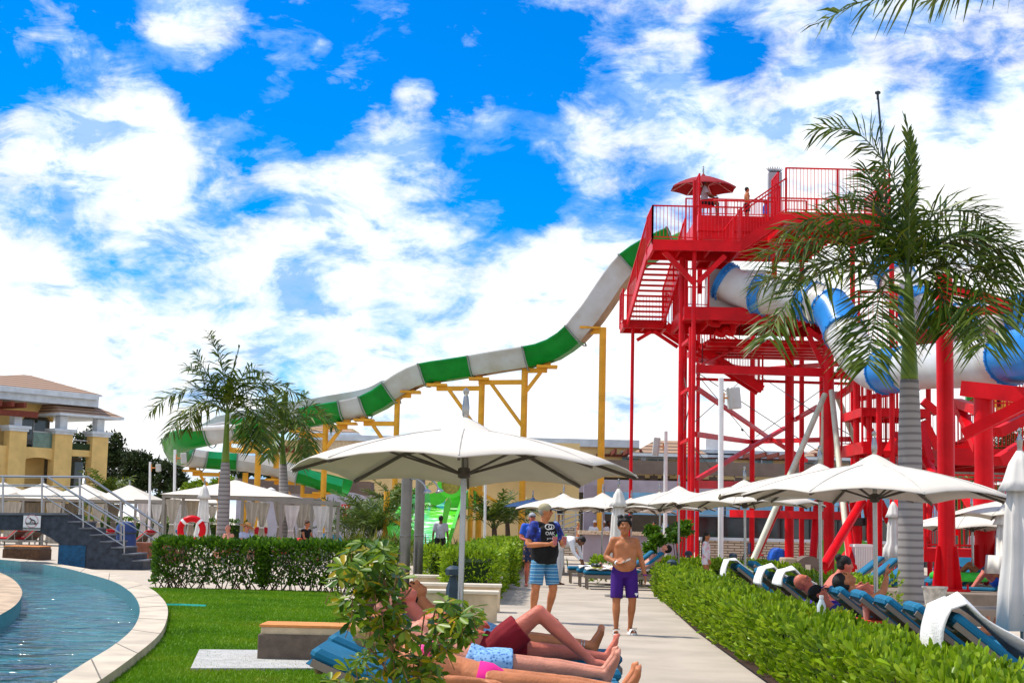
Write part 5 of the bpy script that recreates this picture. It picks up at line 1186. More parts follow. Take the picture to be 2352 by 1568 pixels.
# ---- shower posts ----
def shower(xd,Y,w,label,hx):
    x=P(xd,1200,Y).x; r=w*Y/FPX/2; t=wthing('shower_post',label,'shower',(x,Y,0),'steel shower posts'); obj('column',MB().tube([(x,Y,0),(x,Y,2.85)],r,20).lathe([(r+.004,1.18),(r+.008,1.19),(r+.008,1.21),(r+.004,1.22)],(x,Y,0),20,cap=False),mat('grey_steel',(.20,.185,.17),.35,.12,3,metal=.7) if 'grey_steel' not in bpy.data.materials else bpy.data.materials['grey_steel'],t,auto=True)
    z0=P(xd,1100,Y).z; q=Vector((x+r*.8,Y-.08,z0)); pth=bez([q,q+Vector((.12,-.05,.0)),q+Vector((.26,-.1,-.10)),q+Vector((.33,-.12,-.24))],4); ob=obj('shower_arm',MB().tube(pth,.018,8),m_wsteel,t)
    obj('shower_head',MB().lathe([(.025,.06),(.05,.02),(.085,.0),(.085,-.035),(.001,-.036)],pth[-1],14,Matrix.Rotation(rad(-18),4,'Y')),m_wsteel,t,auto=True)
    for z in (P(xd,1325,Y).z,P(xd,1345,Y).z): obj('tap',MB().tube([(x+r,Y-.05,z),(x+r+.09,Y-.05,z)],.022,8).beam((x+r+.09,Y-.05,z-.045),(x+r+.09,Y-.05,z+.045),.012),m_wsteel,t)
shower(932,31,25,'left stainless shower post behind the stone benches',0); shower(963,32.5,22,'right stainless shower post behind the stone benches',0)
# ---- bridge with stairs over the pool ----
t=wthing('pool_bridge','dark blue grey stepped bridge with steel railings over the pool','bridge',(X(170,43),43,0))
m_bridge=mat('slate_tile',(.035,.045,.062),.6,.35,6,bump=.15); m_btile=mat('blue_tile',(.005,.07,.16),.4,.25,12); BY=42.5; BW=1.7
bz=lambda x,y:z2(x,y)
def bp_(x,y,Y=BY): a,b=z2(x,y); return P(a,b,Y)
top=bp_(0,295).z; st=[(512,295),(600,355),(680,405),(757,455),(840,505),(922,550),(1000,600),(1080,650)]
prof=[bp_(-420,295)]+[bp_(*st[0])]
for (xa_,ya_),(xb_,yb_) in zip(st,st[1:]): prof+= [bp_(xa_,yb_),bp_(xb_,yb_)]
foot=bp_(1080,680); prof+= [Vector((prof[-1].x,BY,-.0)),Vector((bp_(650,690).x,BY,-.4)),Vector((bp_(450,690).x,BY,-.4)),bp_(455,525),bp_(380,470),bp_(300,430),bp_(240,415),bp_(-420,412)]
mb=MB().ext(prof,(0,BW,0)); obj('body',mb,m_bridge,t)
mb=MB(); ed=[bp_(-420,295)]+[bp_(512,295)]; mb.beam(bp_(-420,291)+Vector((0,-.02,0)),bp_(514,291)+Vector((0,-.02,0)),.10,.06)
for (xa_,ya_),(xb_,yb_) in zip(st,st[1:]): mb.box((bp_(xa_,yb_).x,BY-.04,bp_(xa_,yb_).z),(bp_(xb_,yb_).x+.03,BY+BW,bp_(xa_,yb_).z+.04))
obj('tread_edges',mb,mat('tread_grey',(.12,.13,.15),.6,.2,5),t)
obj('tiled_pier',MB().box((bp_(445,520).x,BY-.03,-.5),(bp_(650,520).x,BY-.002,bp_(450,525).z-.0)),m_btile,t)
for yo in (0.08,BW-.08):
    rl=MB(); dx=(150 if yo<.5 else 0)
    Pq=lambda x,y:bp_(x,y)+Vector((0,yo,0)); off=-0 if yo<.5 else 0
    if yo<.5:
        a=[(-400,5),(360,10)]; b=(1130,395) ; posts=[(15,5,300),(310,10,300),(625,195,400),(800,190,500),(930,380,600)]
        rl.tube([Pq(-400,3),Pq(350,10),Pq(930,378),Pq(930,600)],.03,8)
        for k in (70,150): rl.tube([Pq(-400,k-2),Pq(315,k+3),Pq(925,k+380)],.018,6)
        for x,y,e in ((15,5,300),(310,10,300),(620,190,400)): rl.tube([Pq(x,y),Pq(x,e)],.028,8)
    else:
        rl.tube([Pq(-400,-5),Pq(545,0),Pq(1130,393),Pq(1110,665)],.035,8)
        for k in (75,150): rl.tube([Pq(-400,k-5),Pq(490,k),Pq(1120,k+375)],.018,6)
        for x,y,e in ((480,-5,300),(800,190,500)): rl.tube([Pq(x,y),Pq(x,e)],.032,8)
    obj('railing',rl,m_wsteel,t)
# sign on the bridge
a=bp_(178,302,BY-.06); b=bp_(302,415,BY-.06); t=wthing('pool_sign','white pool rules sign with a crossed out diver on the dark bridge','sign',(a.x,BY-.06,b.z)); obj('board',MB().box((a.x,BY-.06,b.z),(b.x,BY-.035,a.z)),m_white,t)
cx_,cz_=(a.x+b.x)/2,(a.z*.62+b.z*.38); mb=MB(); mb.tube([(cx_+.17*math.cos(k*.2618),BY-.066,cz_+.17*math.sin(k*.2618)) for k in range(24)],.009,5,closed=True); mb.beam((cx_-.12,BY-.066,cz_+.12),(cx_+.12,BY-.066,cz_-.12),.012); obj('ban_ring',mb,mat('pink_line',(.55,.25,.28),.6),t)
mb=MB(); y=BY-.068; mb.beam((cx_-.02,y,cz_+.05),(cx_+.08,y,cz_+.01),.028); mb.beam((cx_+.08,y,cz_+.01),(cx_+.10,y,cz_-.07),.022); mb.beam((cx_+.01,y,cz_+.04),(cx_-.05,y,cz_-.04),.018); mb.ell((cx_-.045,y,cz_+.07),.022,8)
for k,(w_,zz_) in enumerate(((.18,.58),(.14,.66),(.42,.92),(.3,.99))): z_=a.z-(a.z-b.z)*zz_ +.03; mb.beam((cx_-w_,y,z_),(cx_+w_,y,z_),.022,.015)
obj('pictogram',mb,m_cable,t)
# blue drum, pot, wooden box, life ring
q=P(*z2(942,595),47); t=wthing('blue_bin','blue round topped bin at the foot of the pool stairs','bin',(q.x,47,0)); obj('body',MB().lathe([(.30,0),(.32,.02),(.32,.72),(.30,.95)],(q.x,47,0),18),mat('bin_blue',(.02,.045,.16),.4,.15,4),t,auto=True); obj('dome_lid',MB().lathe([(.325,.952),(.30,1.12),(.2,1.26),(.001,1.3)],(q.x,47,0),18),bpy.data.materials['bin_blue'],t,auto=True)
obj('rim',MB().lathe([(.335,.93),(.335,.97)],(q.x,47,0),18,cap=False),m_cable,t)
q=P(*z2(1085,612),50); tag(obj('planter_box',MB().rbox((q.x-1.2,50,0),(q.x+1.2,51,.62),.02),mat('red_brown_box',(.20,.07,.04),.7,.2,5)),'low red brown wooden planter right of the blue bin','planter')
q=P(*z7(0,0),10) ; q=P(440,1216,40); t=thing('life_ring','red life ring with white bands hanging beside the closed parasol','life ring',(q.x,40,q.z),0)
rg=MB(); rg.tube([(.29*math.cos(k*.2618),0,.29*math.sin(k*.2618)) for k in range(24)],.085,10,closed=True); obj('ring',rg,m_red,t,smooth=True)
for k in range(4): a_=rad(45+90*k); obj('band',MB().tube([(.29*math.cos(a_-.12),0,.29*math.sin(a_-.12)),(.29*math.cos(a_+.12),0,.29*math.sin(a_+.12))],.09,10),m_white,t)
t=wthing('ring_stand','thin steel stand carrying the red life ring','stand',(q.x+.42,40.1,0)); obj('post',MB().tube([(q.x+.42,40.12,0),(q.x+.42,40.12,q.z+.2)],.03,8).beam((q.x-.1,40.12,q.z+.2),(q.x+.44,40.12,q.z+.2),.03),m_pole,t)
# green water slide run-out
m_lime=mat('lime_slide',(.10,.62,.02),.3,.10,3,spec=.5); m_foam=pattern('slide_water','noise',[(.12,.62,.03),(.25,.75,.12),(.80,.85,.75)],2.2,.15,pos=(.45,.62))
t=wthing('green_slide','bright green fibreglass slide with rushing white water and an orange round end','water slide',(X(985,60),60,0))
pts=[P(1040,1150,68),P(1005,1160,66.5),P(990,1190,63),P(975,1225,60),P(965,1248,57)]
def ubed(pts,wd,name,m,par,lip=.6):
    pts=bez(pts,6); mb=MB(); rings=[]
    for i,p in enumerate(pts):
        f=i/(len(pts)-1); w_=wd*(1-.0*f); rings.append([p+Vector((-w_,0,lip)),p+Vector((-w_+.12,0,lip)),p+Vector((-w_+.3,0,.0)),p+Vector((w_-.3,0,0)),p+Vector((w_-.12,0,lip)),p+Vector((w_,0,lip)),p+Vector((w_-.2,0,-.25)),p+Vector((-w_+.2,0,-.25))])
    for r in rings: mb.v+=[tuple(q) for q in r]
    for i in range(len(rings)-1):
        for j in range(8): mb.f.append((i*8+j,i*8+(j+1)%8,(i+1)*8+(j+1)%8,(i+1)*8+j)); mb.mi.append(1 if j==2 else 0)
    mb.f+=[tuple(range(7,-1,-1)),tuple((len(rings)-1)*8+j for j in range(8))]; mb.mi+=[0,0]
    return obj(name,mb,m,par,auto=False)
ubed(pts,1.25,'flume',[m_lime,m_foam],t)
mb=MB(); rp=[z4(1060,285),z4(1280,225),z4(1390,180),z4(1500,150),z4(1600,330),z4(1500,340),z4(1060,335)]
mb.ext([P(x,y,55.5) for x,y in rp],(0,.15,0)); obj('left_wing',mb,m_lime,t)
mb=MB(); rp=[z5(225,1370),z5(360,1270),z5(395,1250),z5(385,1330),z5(380,1420),z5(225,1430)]; mb.ext([P(x,y,55.0) for x,y in rp],(0,.15,0)); obj('right_wing',mb,mat('lime_dark',(.05,.30,.01),.4,.1,3),t)
mb=MB(); rp=[z5(460,905),z5(480,960),z5(455,1060),z5(430,1180),z5(395,1250),z5(360,1270),z5(345,1250),z5(400,1100),z5(420,960)]; mb.ext([P(x,y,56.5) for x,y in rp],(0,.5,0)); obj('curved_wall',mb,m_lime,t)
mb=MB(); rp=[z5(275,880),z5(580,800),z5(545,1120),z5(490,1130),z5(450,900),z5(410,960),z5(290,1010)]; mb.ext([P(x,y,66) for x,y in rp],(0,.3,0)); obj('back_wall',mb,m_lime,t)
rc=P(*z5(482,795),65.6); M=Matrix.Rotation(rad(90),4,'X'); obj('tube_mouth',MB().lathe([(.40,0),(.58,0),(.58,.4),(.40,.4),(.40,0)],rc,24,M,cap=False),m_lime,t,auto=True); obj('orange_disc',MB().lathe([(.001,.1),(.41,.1),(.41,.0),(.001,.0)],rc,24,M),mat('disc_orange',(.62,.36,.10),.6,.25,8),t)
# red parasol on the tower deck
q=P(*z8(808,500),55.6); rp_=parasol((q.x,55.6,zt),0,P(*z8(1075,300),55.6).x-q.x,P(*z8(808,300),55.6).z-zt,P(*z8(808,205),55.6).z-zt,'dark red parasol open above the top platform of the red tower',name='red_parasol',m=mat('red_canvas',(.26,.012,.02),.85,.12,4),ribm=m_white,base=True,vent=.1,sag=.02)
q=P(1224,1150,60); bp2=parasol((q.x,60,0),.2,1.15,P(1224,1163,60).z,P(1224,1147,60).z,'dark blue parasol of the check-in stand behind the man in the cap',name='blue_parasol',m=mat('navy_canvas',(.01,.05,.15),.8),vent=.12,sag=.02)
tm=text_mb(MB(),'CHECK IN',.17,frame(Vector((.0,-1.12,P(1224,1163,60).z+.03)),(1,0,0),(0,-1,.2)),.004); obj('lettering',tm,m_white,bp2)
# pole with globe on top behind the palm
t=wthing('globe_mast','thin mast with a small dark globe on top behind the big palm','mast',(X(2040,60),60,0)); a=P(2016,215,60); b_=P(2038,480,60); b2=Vector((b_.x+.3,60,0)); obj('mast',MB().tube([b2,b_,a],[.09,.05,.04],8),m_slate,t); obj('globe',MB().ell((a.x,60,a.z+.03),(.12,.12,.08),12).lathe([(.05,-.25),(.05,-.05)],(a.x,60,a.z),8),m_slate,t,auto=True)
# red accessories: wheelchair, tarp, cabinet, crate, bucket, kerbs
q=P(*y4(1295,300),60); x0_=q.x; t=wthing('wheelchair','empty wheelchair parked behind the foot of a red column','wheelchair',(x0_,60,0))
for s in (-.28,.28):
    w_=obj('wheel',MB().tube([(x0_-.2+s*.2+.3*math.cos(k*.3927),60+s,.31+.3*math.sin(k*.3927)) for k in range(16)],.02,6,closed=True),m_cable,t); sp=MB()
    for k in range(6): sp.tube([(x0_-.2+s*.2,60+s,.31),(x0_-.2+s*.2+.29*math.cos(k*1.047),60+s,.31+.29*math.sin(k*1.047))],.006,4)
    obj('spokes',sp,m_pole,w_); obj('caster',MB().tube([(x0_+.32+.09*math.cos(k*.785),60+s*.8,.10+.09*math.sin(k*.785)) for k in range(8)],.02,6,closed=True),m_cable,t)
obj('seat',MB().rbox((x0_-.2,59.76,.48),(x0_+.28,60.24,.53),.01),m_red,t); obj('backrest',MB().box((x0_-.24,59.76,.54),(x0_-.2,60.24,.95)),mat('navy_fabric',(.02,.03,.10),.8),t); obj('frame',MB().beam((x0_-.24,59.74,.3),(x0_-.24,59.74,1.02),.03).beam((x0_-.24,60.26,.3),(x0_-.24,60.26,1.02),.03).beam((x0_-.24,59.74,.62),(x0_+.25,59.74,.62),.03).beam((x0_+.28,59.8,.5),(x0_+.42,59.8,.12),.025).beam((x0_+.28,60.2,.5),(x0_+.42,60.2,.12),.025),m_cable,t)
mb=MB(); pts=[y4(1440,360),y4(1455,290),y4(1480,235),y4(1520,222),y4(1570,232),y4(1600,245),y4(1600,365)]; c_=[P(a,b,56) for a,b in pts]; c2=[p*1.0+Vector((0,.9,0)) for p in c_]
mb.ext(c_,(0,.9,0)); o=tag(obj('blue_tarp',mb,mat('tarp_blue',(.01,.10,.52),.5,.3,3,bump=.6,bscale=5)),'bright blue tarpaulin draped over something in front of the stone wall','tarpaulin')
bv=o.modifiers.new('b','BEVEL'); bv.width=.15; bv.segments=2
Yc=41; ca=P(*y4(1590,300),Yc); cb2=P(*y4(1960,300),Yc); t=wthing('towel_cabinet','brown towel cabinet with two arched lids behind the right hand loungers','cabinet',((ca.x+cb2.x)/2,Yc,0)); xm=P(*y4(1715,300),Yc).x
mb=MB(); nz=8; f=lambda x,x0,x1,h:h-.16*((2*(x-x0)/(x1-x0)-1)**2)
pol=[Vector((xm,Yc,0)),Vector((cb2.x,Yc,0))]+[Vector((xm+(cb2.x-xm)*k/nz,Yc,f(xm+(cb2.x-xm)*k/nz,xm,cb2.x,ca.z))) for k in range(nz,-1,-1)]; mb.ext(pol,(0,.8,0)); obj('body',mb,m_brownb,t)
obj('door',MB().box((xm+.1,Yc-.02,.15),(cb2.x-.1,Yc-.002,ca.z-.32)),mat('cabinet_door',(.17,.10,.08),.7,.12,3),t); obj('side_case',MB().rbox((ca.x,Yc+.1,0),(xm-.003,Yc+.9,ca.z-.06),.03),mat('cabinet_beige',(.36,.29,.20),.8,.1,3),t); lz=ca.z-.42; obj('label_plate',MB().prism([(xm+.2,Yc-.03),(xm+.34,Yc-.03),(xm+.34,Yc-.021),(xm+.2,Yc-.021)],lz,lz+.2),m_travw,t)
Yc=43; a=P(*y3(1022,735),Yc); b=P(*y3(1165,900),Yc); t=wthing('white_crate_stack','white slatted plastic bin among the bent red pipes','crate',((a.x+b.x)/2,Yc,0)); obj('shell',MB().box((a.x+.03,Yc+.03,0),(b.x-.03,Yc+.6,a.z-.05)),mat('crate_inner',(.55,.56,.56),.6,.1,3),t); sl=MB()
for i in range(11): x=a.x+(b.x-a.x)*i/10.5; sl.box((x,Yc,0),(x+.035,Yc+.028,a.z-.08))
sl.box((a.x-.02,Yc-.01,a.z-.078),(b.x+.02,Yc+.62,a.z)); obj('slats',sl,m_white,t)
def kerb(x0,x1,Y,h,label,m=None,dp=1.2): return tag(obj('plinth',MB().rbox((x0,Y,-.01),(x1,Y+dp,h),.02),m or m_plinth),label,'plinth')
m_plinth=mat('plinth_stone',(.24,.19,.15),.85,.15,4,bump=.2); c=H1[0]; kerb(c-1.1,c+1.15,29.4,.375,'low stone plinth under the nearest thick red column',None,2.2); kerb(H2[0]-2.2,H2[0]+1.2,35,.375,'long low stone plinth under the rear thick red column',None,2.2)
kerb(X(1830,33),X(2110,33),34.5,.2,'low kerb plinth behind the grey palm trunk') ; kerb(X(2225,24),X(2420,24),25.5,.28,'low brown planter wall right of the column foot'); kerb(X(1560,56),X(1800,56),57,.3,'far low planter kerb in front of the ledge stone wall',None,.8)
q=P(*y5(1815,920),23.5); t=thing('plastic_bucket','dirty white plastic bucket standing on the kerb right of the thick red column','bucket',(q.x,26.1,.28)); obj('bucket_body',MB().lathe([(.16,0),(.2,.3),(.215,.3),(.215,.33),(.19,.33),(.15,.02),(.001,.02)],(0,0,0),16),mat('dirty_white',(.55,.50,.42),.6,.25,12),t,auto=True); obj('handle',MB().tube([(.21*math.cos(k*.52),-.02,.31-.12*math.sin(k*.52)) for k in range(7)],.008,5),m_pole,t)
# towels
def cloth_drape(name,label,cat,fn,nu,nv,m,group=None,th=.015,loc=None):
    v=[fn(i/nu,j/nv) for i in range(nu+1) for j in range(nv+1)]; f=[(i*(nv+1)+j,i*(nv+1)+j+1,(i+1)*(nv+1)+j+1,(i+1)*(nv+1)+j) for i in range(nu) for j in range(nv)]
    o=obj(name,MB().add(v,f),m,smooth=True); s=o.modifiers.new('s','SOLIDIFY'); s.thickness=th; s.offset=1; return tag(o,label,cat,group)
m_towel=mat('towel_white',(.78,.77,.76),.95,.05,8,bump=.4,bscale=60); c38,s38=math.cos(rad(38)),math.sin(rad(38))
def towel_on(hx,hy,label,u0=.1,u1=1.35,w=.30,lift=.10,bulge=.03,m=None):
    """lies on the back rest (u measured from hinge) and hangs over its head end"""
    def fn(a,b):
        u=u0+(u1-u0)*a; y=(b-.5)*2*w; wz=bulge*math.sin(a*9+b*5)*.6+bulge*math.cos(b*11+a*3)*.5
        if u<.84: p=Vector((-u*c38-lift*s38*0,y,.345+u*s38+lift+wz))
        else: k=u-.84; p=Vector((-.84*c38-.10-.05*math.sin(k*6)-wz,y*(1-.35*k),.345+.84*s38+lift-.02-k*.95+wz*.3))
        return p+Vector((hx+.64,hy,.02))
    return cloth_drape('towel',label,'towel',fn,22,10,m or m_towel,'white towels draped over lounger backs')
towel_on(3.40,11.75,'thick white towel draped over the head of the nearest right row lounger',.0,1.30,.31,.13,.045)
towel_on(3.62,19.75,'rolled white towel on the lounger right of the bald man',.35,1.05,.30,.13,.03); towel_on(3.66,21.5,'folded white towel on the next lounger beyond the bald man',.35,1.1,.30,.12,.03); towel_on(3.86,26.4,'white towel hanging over the farthest lounger of the right row',.2,1.15,.30,.11,.02)
tb=P(1330,1290,36.8)
def fn(a,b): return Vector((xq-1.2+a*1.5,36.8-.33+b*.62,.455+.045*abs(math.sin(a*14+b*4))+.02*math.sin(b*13)))
cloth_drape('towel','crumpled white towel spread on the front lounger beside the path','towel',fn,22,10,m_towel)
def fn(a,b): return Vector((xq-1.3+a*1.3,38.2-.33+b*.62,.455+.07*abs(math.sin(a*11+b*3))))
cloth_drape('towel','rumpled white sheet on the second lounger where the attendant bends over','towel',fn,20,8,m_towel)
# shoes on lounger
for k in (0,1):
    x=X(1365+9*k,36.5,1300); t=thing('sneaker','%s dark sneaker with yellow marks on the front path lounger'%('left','right')[k],'shoe',(x,36.55,.50),.3); obj('upper',MB().rbox((-.05,-.14,.02),(.05,.14,.11),.03),m_cable,t); obj('sole',MB().rbox((-.052,-.15,0),(.052,.15,.02),.005),mat('sole_yellow',(.6,.6,.1),.7) if k==0 else bpy.data.materials['sole_yellow'],t)
# purple bag, bottle, cup, swim floats
q=P(*y5(300,830),18.4); t=wthing('beach_bag','purple blue beach bag on the ground behind the hedge','bag',(q.x,18.4,.3)); mb=MB().rbox((q.x-.42,18.2,.28),(q.x+.32,18.7,.68),.12); obj('bag_body',mb,mat('bag_purple',(.05,.02,.28),.85,.2,8,bump=.3),t)
q=P(*y5(265,845),15.2); t=wthing('small_table','low side table top behind the hedge carrying a bottle and a cup','side table',(q.x+.25,15.6,0)); obj('top',MB().box((q.x-.12,15.3,.60),(q.x+.62,15.9,.63)),mat('orange_red',(.55,.06,.02),.6),t); obj('leg',MB().box((q.x+.22,15.5,0),(q.x+.3,15.6,.598)),m_taupe,t)
t=thing('water_bottle','clear plastic bottle with pale green liquid beside the parasol pole','bottle',(q.x,15.45,.631)); obj('bottle_body',MB().lathe([(.04,0),(.045,.01),(.045,.13),(.02,.19),(.018,.2)],(0,0,0),12),m_bot[0],t,auto=True); obj('cap',MB().lathe([(.022,.2),(.022,.23),(.001,.231)],(0,0,0),10),m_white,t)
t=thing('drink_cup','clear plastic cup with a dome lid and straw right of the bottle','cup',(q.x+.46,15.5,.631)); obj('cup_body',MB().lathe([(.03,0),(.042,.12),(.045,.12),(.03,.17),(.001,.18)],(0,0,0),12),mat('cup_pink',(.55,.35,.30),.2,.1,4),t,auto=True); obj('straw',MB().tube([(0,0,.05),(.015,0,.24)],.004,5),m_white,t)
t=thing('swim_float','green inflatable float with a white edge on the lounger between the red columns','float',(X(2215,33),33.4,.48)); obj('tube',MB().tube([(.55*math.cos(k*.2618),.3*math.sin(k*.2618),.1) for k in range(24)],.10,10,closed=True),mat('float_green',(.04,.50,.05),.3,.15,6),t,smooth=True)
t=thing('swim_float','purple inflatable float behind the green one','float',(X(2180,34.2),34.3,.60)); obj('tube',MB().tube([(.25*math.cos(k*.2618),.15*math.sin(k*.2618),.1) for k in range(24)],.09,10,closed=True),mat('float_purple',(.20,.02,.35),.3,.15,6),t,smooth=True)
# coloured play structure far right
Yg=52; t=wthing('play_structure','green and yellow play structure with blue swirls behind the red braces','playground',(X(1925,Yg),Yg,0)); a=P(*y3(760,700),Yg); b=P(*y3(1270,880),Yg)
pts=[(a.x,Yg,0),(a.x,Yg,a.z),(a.x+1.2,Yg,a.z+.12),((a.x+b.x)/2,Yg,a.z-.05),(b.x-1,Yg,a.z+.1),(b.x,Yg,a.z-.35),(b.x,Yg,0)]
obj('panel',MB().ext([Vector(p) for p in pts],(0,.3,0)),pattern('swirl','noise',[(.02,.10,.35),(.10,.60,.04),(.20,.75,.03),(.02,.25,.45)],1.1,.4,pos=(.35,.62)),t)
Yg=56
t=wthing('climbing_frame','green and yellow painted play frame beyond the right red columns','playground',(X(2240,Yg),Yg,0))
for xd,w_,m_ in ((2232,9,m_sgreen),(2265,6,m_sgreen),(2180,14,m_yel),(2085+120,6,m_sgreen)): q=P(xd,1110,Yg); obj('post',MB().box((q.x-w_*Yg/FPX/2,Yg,0),(q.x+w_*Yg/FPX/2,Yg+.2,q.z)),m_,t)
for x,y,w_,h_,m_ in ((2235,905,30,60,m_sgreen),(2275,915,50,40,m_yel),(2320,930,60,40,m_yel)): a=P(x-w_/2,y-h_/2,Yg+2); b=P(x+w_/2,y+h_/2,Yg+2); obj('side_panel',MB().box((a.x,Yg+2,b.z),(b.x,Yg+2.2,a.z)),m_,t); 
# ================= PLANTS =================
m_palm=leafmat('palm_leaf',[(.025,.06,.004),(.05,.10,.006),(.11,.16,.010),(.035,.075,.005),(.20,.22,.018)],.40,.26)
m_palm2=leafmat('palm_leaf_bright',[(.05,.10,.01),(.09,.16,.015),(.15,.19,.03),(.05,.11,.012)],.45,.25)
m_rach=mat('palm_rib',(.09,.13,.03),.5,.2,6); m_shaft=mat('crownshaft',(.10,.17,.02),.4,.2,2.5,c2=(.17,.25,.03))
m_trunk=pattern('palm_trunk','wave',[(.15,.13,.13),(.24,.215,.21),(.30,.275,.265)],2.3,.85,pos=(.02,.5),st=(.4,.4,1)); _w=[n for n in m_trunk.node_tree.nodes if n.type=='TEX_WAVE'][0]; _w.inputs['Distortion'].default_value=1.6; _w.inputs['Detail'].default_value=3
m_bark=mat('bark',(.10,.07,.05),.9,.3,6,bump=.5)
def frondmb(pts,L,W=.035,n=46,droop=.35,spread=.55,start=.14,tipf=.30,fwd=.38):
    """feather leaf along world points; returns rachis MB and leaflet arrays"""
    path=bez(pts,8); A=np.array([tuple(p) for p in path]); seg=np.linalg.norm(np.diff(A,axis=0),axis=1); cu=np.concatenate([[0],np.cumsum(seg)]); tot=cu[-1]
    t=np.linspace(start,1,n)**1.0*tot; t=np.repeat(t,2); t=np.clip(t+NR.randn(len(t))*tot*.006,0,tot*.999)
    pos=np.stack([np.interp(t,cu,A[:,k]) for k in range(3)],1); q=np.stack([np.interp(np.minimum(t+.02*tot,tot),cu,A[:,k])-np.interp(t-.02*tot,cu,A[:,k]) for k in range(3)],1); T=q/np.linalg.norm(q,axis=1)[:,None]
    S=np.cross(T,np.array([0,0,1.0])+0*T); ns=np.linalg.norm(S,axis=1)[:,None]; S=np.where(ns>.15,S/np.maximum(ns,1e-6),np.array([1.0,.2,0])); S/=np.linalg.norm(S,axis=1)[:,None]; U=np.cross(S,T)
    sg=np.tile([1,-1],n)[:,None]; ang=(NR.uniform(-1,1,len(t))*spread*1.45+.2)[:,None]
    f=(t/tot)[:,None]; ln=L*np.minimum(1,.45+f*1.6)*(1-.5*np.maximum(0,(f-.6)/.4))*(.88+.24*NR.rand(len(t))[:,None])
    d=T*(fwd+.35*f)+S*sg*np.cos(ang)*.9+U*np.sin(ang)*.8+NR.randn(len(t),3)*.07; d/=np.linalg.norm(d,axis=1)[:,None]
    w=np.cross(d,U+.3*NR.randn(len(t),3)); w/=np.linalg.norm(w,axis=1)[:,None]; w*=W/2
    g=np.array([0,0,-1.0])
    p1=pos+d*ln*.5+g*ln*droop*.16; p2=pos+d*ln*.96+g*ln*droop*.75
    v=np.stack([pos-w*.5,pos+w*.5,p1+w,p1-w,p2+w*.12,p2-w*.12],1).reshape(-1,3); b=np.arange(len(t))[:,None]*6
    F=np.concatenate([b+np.array([0,1,2,3]),b+np.array([3,2,4,5])],1).reshape(-1,4)
    return path,v,F
def frond(parent,pts,L,m=None,r=.022,**k):
    path,v,F=frondmb(pts,L,**k); o=objnp('frond',v,F,m or m_palm,parent); n=len(path); obj('rib',MB().tube(path,[r*(1-.85*i/(n-1)) for i in range(n)],5),m_rach,o); return o
def trunkmb(x,y,prof,n=16): return MB().lathe(prof,(x,y,0),n)
def palm(name,label,xd,Y,base_r,mid_r,ring_yd,crown_yd,crown_xd,fr,L,group=None,m=None,n=46,W=.035,yo=None,topr=None):
    xb=P(xd,1300,Y).x; zr=P(crown_xd,ring_yd,Y).z; c=P(crown_xd,crown_yd,Y); t=wthing(name,label,'palm tree',(xb,Y,0),group); k=12; lean=lambda z:xb+(c.x-xb)*(z/c.z)
    pts=[];rs=[]
    for i in range(k*4+1):
        f=i/(k*4); z=zr*f; pts.append((lean(z),Y,z)); rs.append((base_r+(mid_r-base_r)*min(1,f*1.3) + (topr-mid_r if topr else 0)*max(0,(f-.75)/.25))*(1+.025*(i%2)))
    obj('trunk',MB().tube(pts,rs,18),m_trunk,t,smooth=True)
    sr=(topr or mid_r)
    obj('crownshaft',MB().tube([(lean(zr+.001),Y,zr+.001),(lean(zr+.1),Y,zr+.1),((lean(zr)*.5+c.x*.5),Y,zr*.5+c.z*.5),(c.x,Y,c.z),(c.x,Y,c.z+.3)],[sr*.95,sr*.97,sr*.72,sr*.55,sr*.3],16),m_shaft,t,smooth=True)
    for i,f in enumerate(fr):
        o_=f[-1] if isinstance(f[-1],(int,float)) else 0; q=[p for p in f if not isinstance(p,(int,float))]; mm=len(q)-1
        pts=[P(a,b,Y+o_*(j/mm)) for j,(a,b) in enumerate(q)]; frond(t,pts,L*(.4 if (i==1 and yo) else 1),m,n=n,W=W,droop=.15 if (i==1 and yo) else .4,spread=.2 if (i==1 and yo) else .55,fwd=1.6 if (i==1 and yo) else .38)
    return t
S6=lambda *ps:[y6(a,b) for a,b in ps]; S8=lambda *ps:[z8(a,b) for a,b in ps]; S2=lambda *ps:[y2(a,b) for a,b in ps]
BF=[S6((1045,1640),(1020,1250),(950,900),(850,670),(640,450),(430,415),(330,430))+[.4],S6((1045,1640),(1050,1100),(1065,700),(1045,480),(1020,345))+[.1],
 S6((1045,1640),(1110,1350),(1230,1110),(1400,1060),(1560,1090),(1680,1170))+[.8],S6((1045,1640),(1200,1420),(1400,1300),(1580,1290),(1800,1340),(1960,1420))+[-.5],
 S2((1045,80),(1300,-60),(1500,0),(1620,130),(1650,330),(1640,560))+[-1.6],S2((1045,80),(1350,-90),(1700,-10),(1920,120),(2050,300))+[-1],
 S8((2330,1100),(2100,800),(1850,700),(1600,720),(1400,790),(1270,850))+[-.6],S8((2330,1100),(2100,930),(1850,930),(1650,1020),(1480,1190),(1380,1340),(1330,1480))+[-1.2],
 S2((1045,80),(900,40),(820,180),(780,380),(745,560),(730,700))+[-1.8],S8((2330,1100),(2200,930),(2000,870),(1750,880),(1450,960),(1230,1060))+[.9],
 S6((1045,1640),(950,1300),(800,1050),(620,960),(520,960))+[1.2], S6((1045,1640),(900,1350),(700,1180),(480,1120),(250,1150),(80,1220))+[.3],S2((1045,80),(1180,40),(1290,130),(1350,300),(1370,420))+[-.9],
 S6((1045,1640),(1250,1350),(1450,1230),(1620,1280),(1720,1420),(1760,1560))+[.6],S6((1045,1640),(1000,1400),(900,1150),(800,900),(730,760))+[.9]]
palm('palm_tree','big royal palm with thick ringed grey trunk and green crownshaft before the red columns',2092,28,.235,.205,872,668,2087,BF,1.05,n=70,W=.050,yo=1,topr=.165)
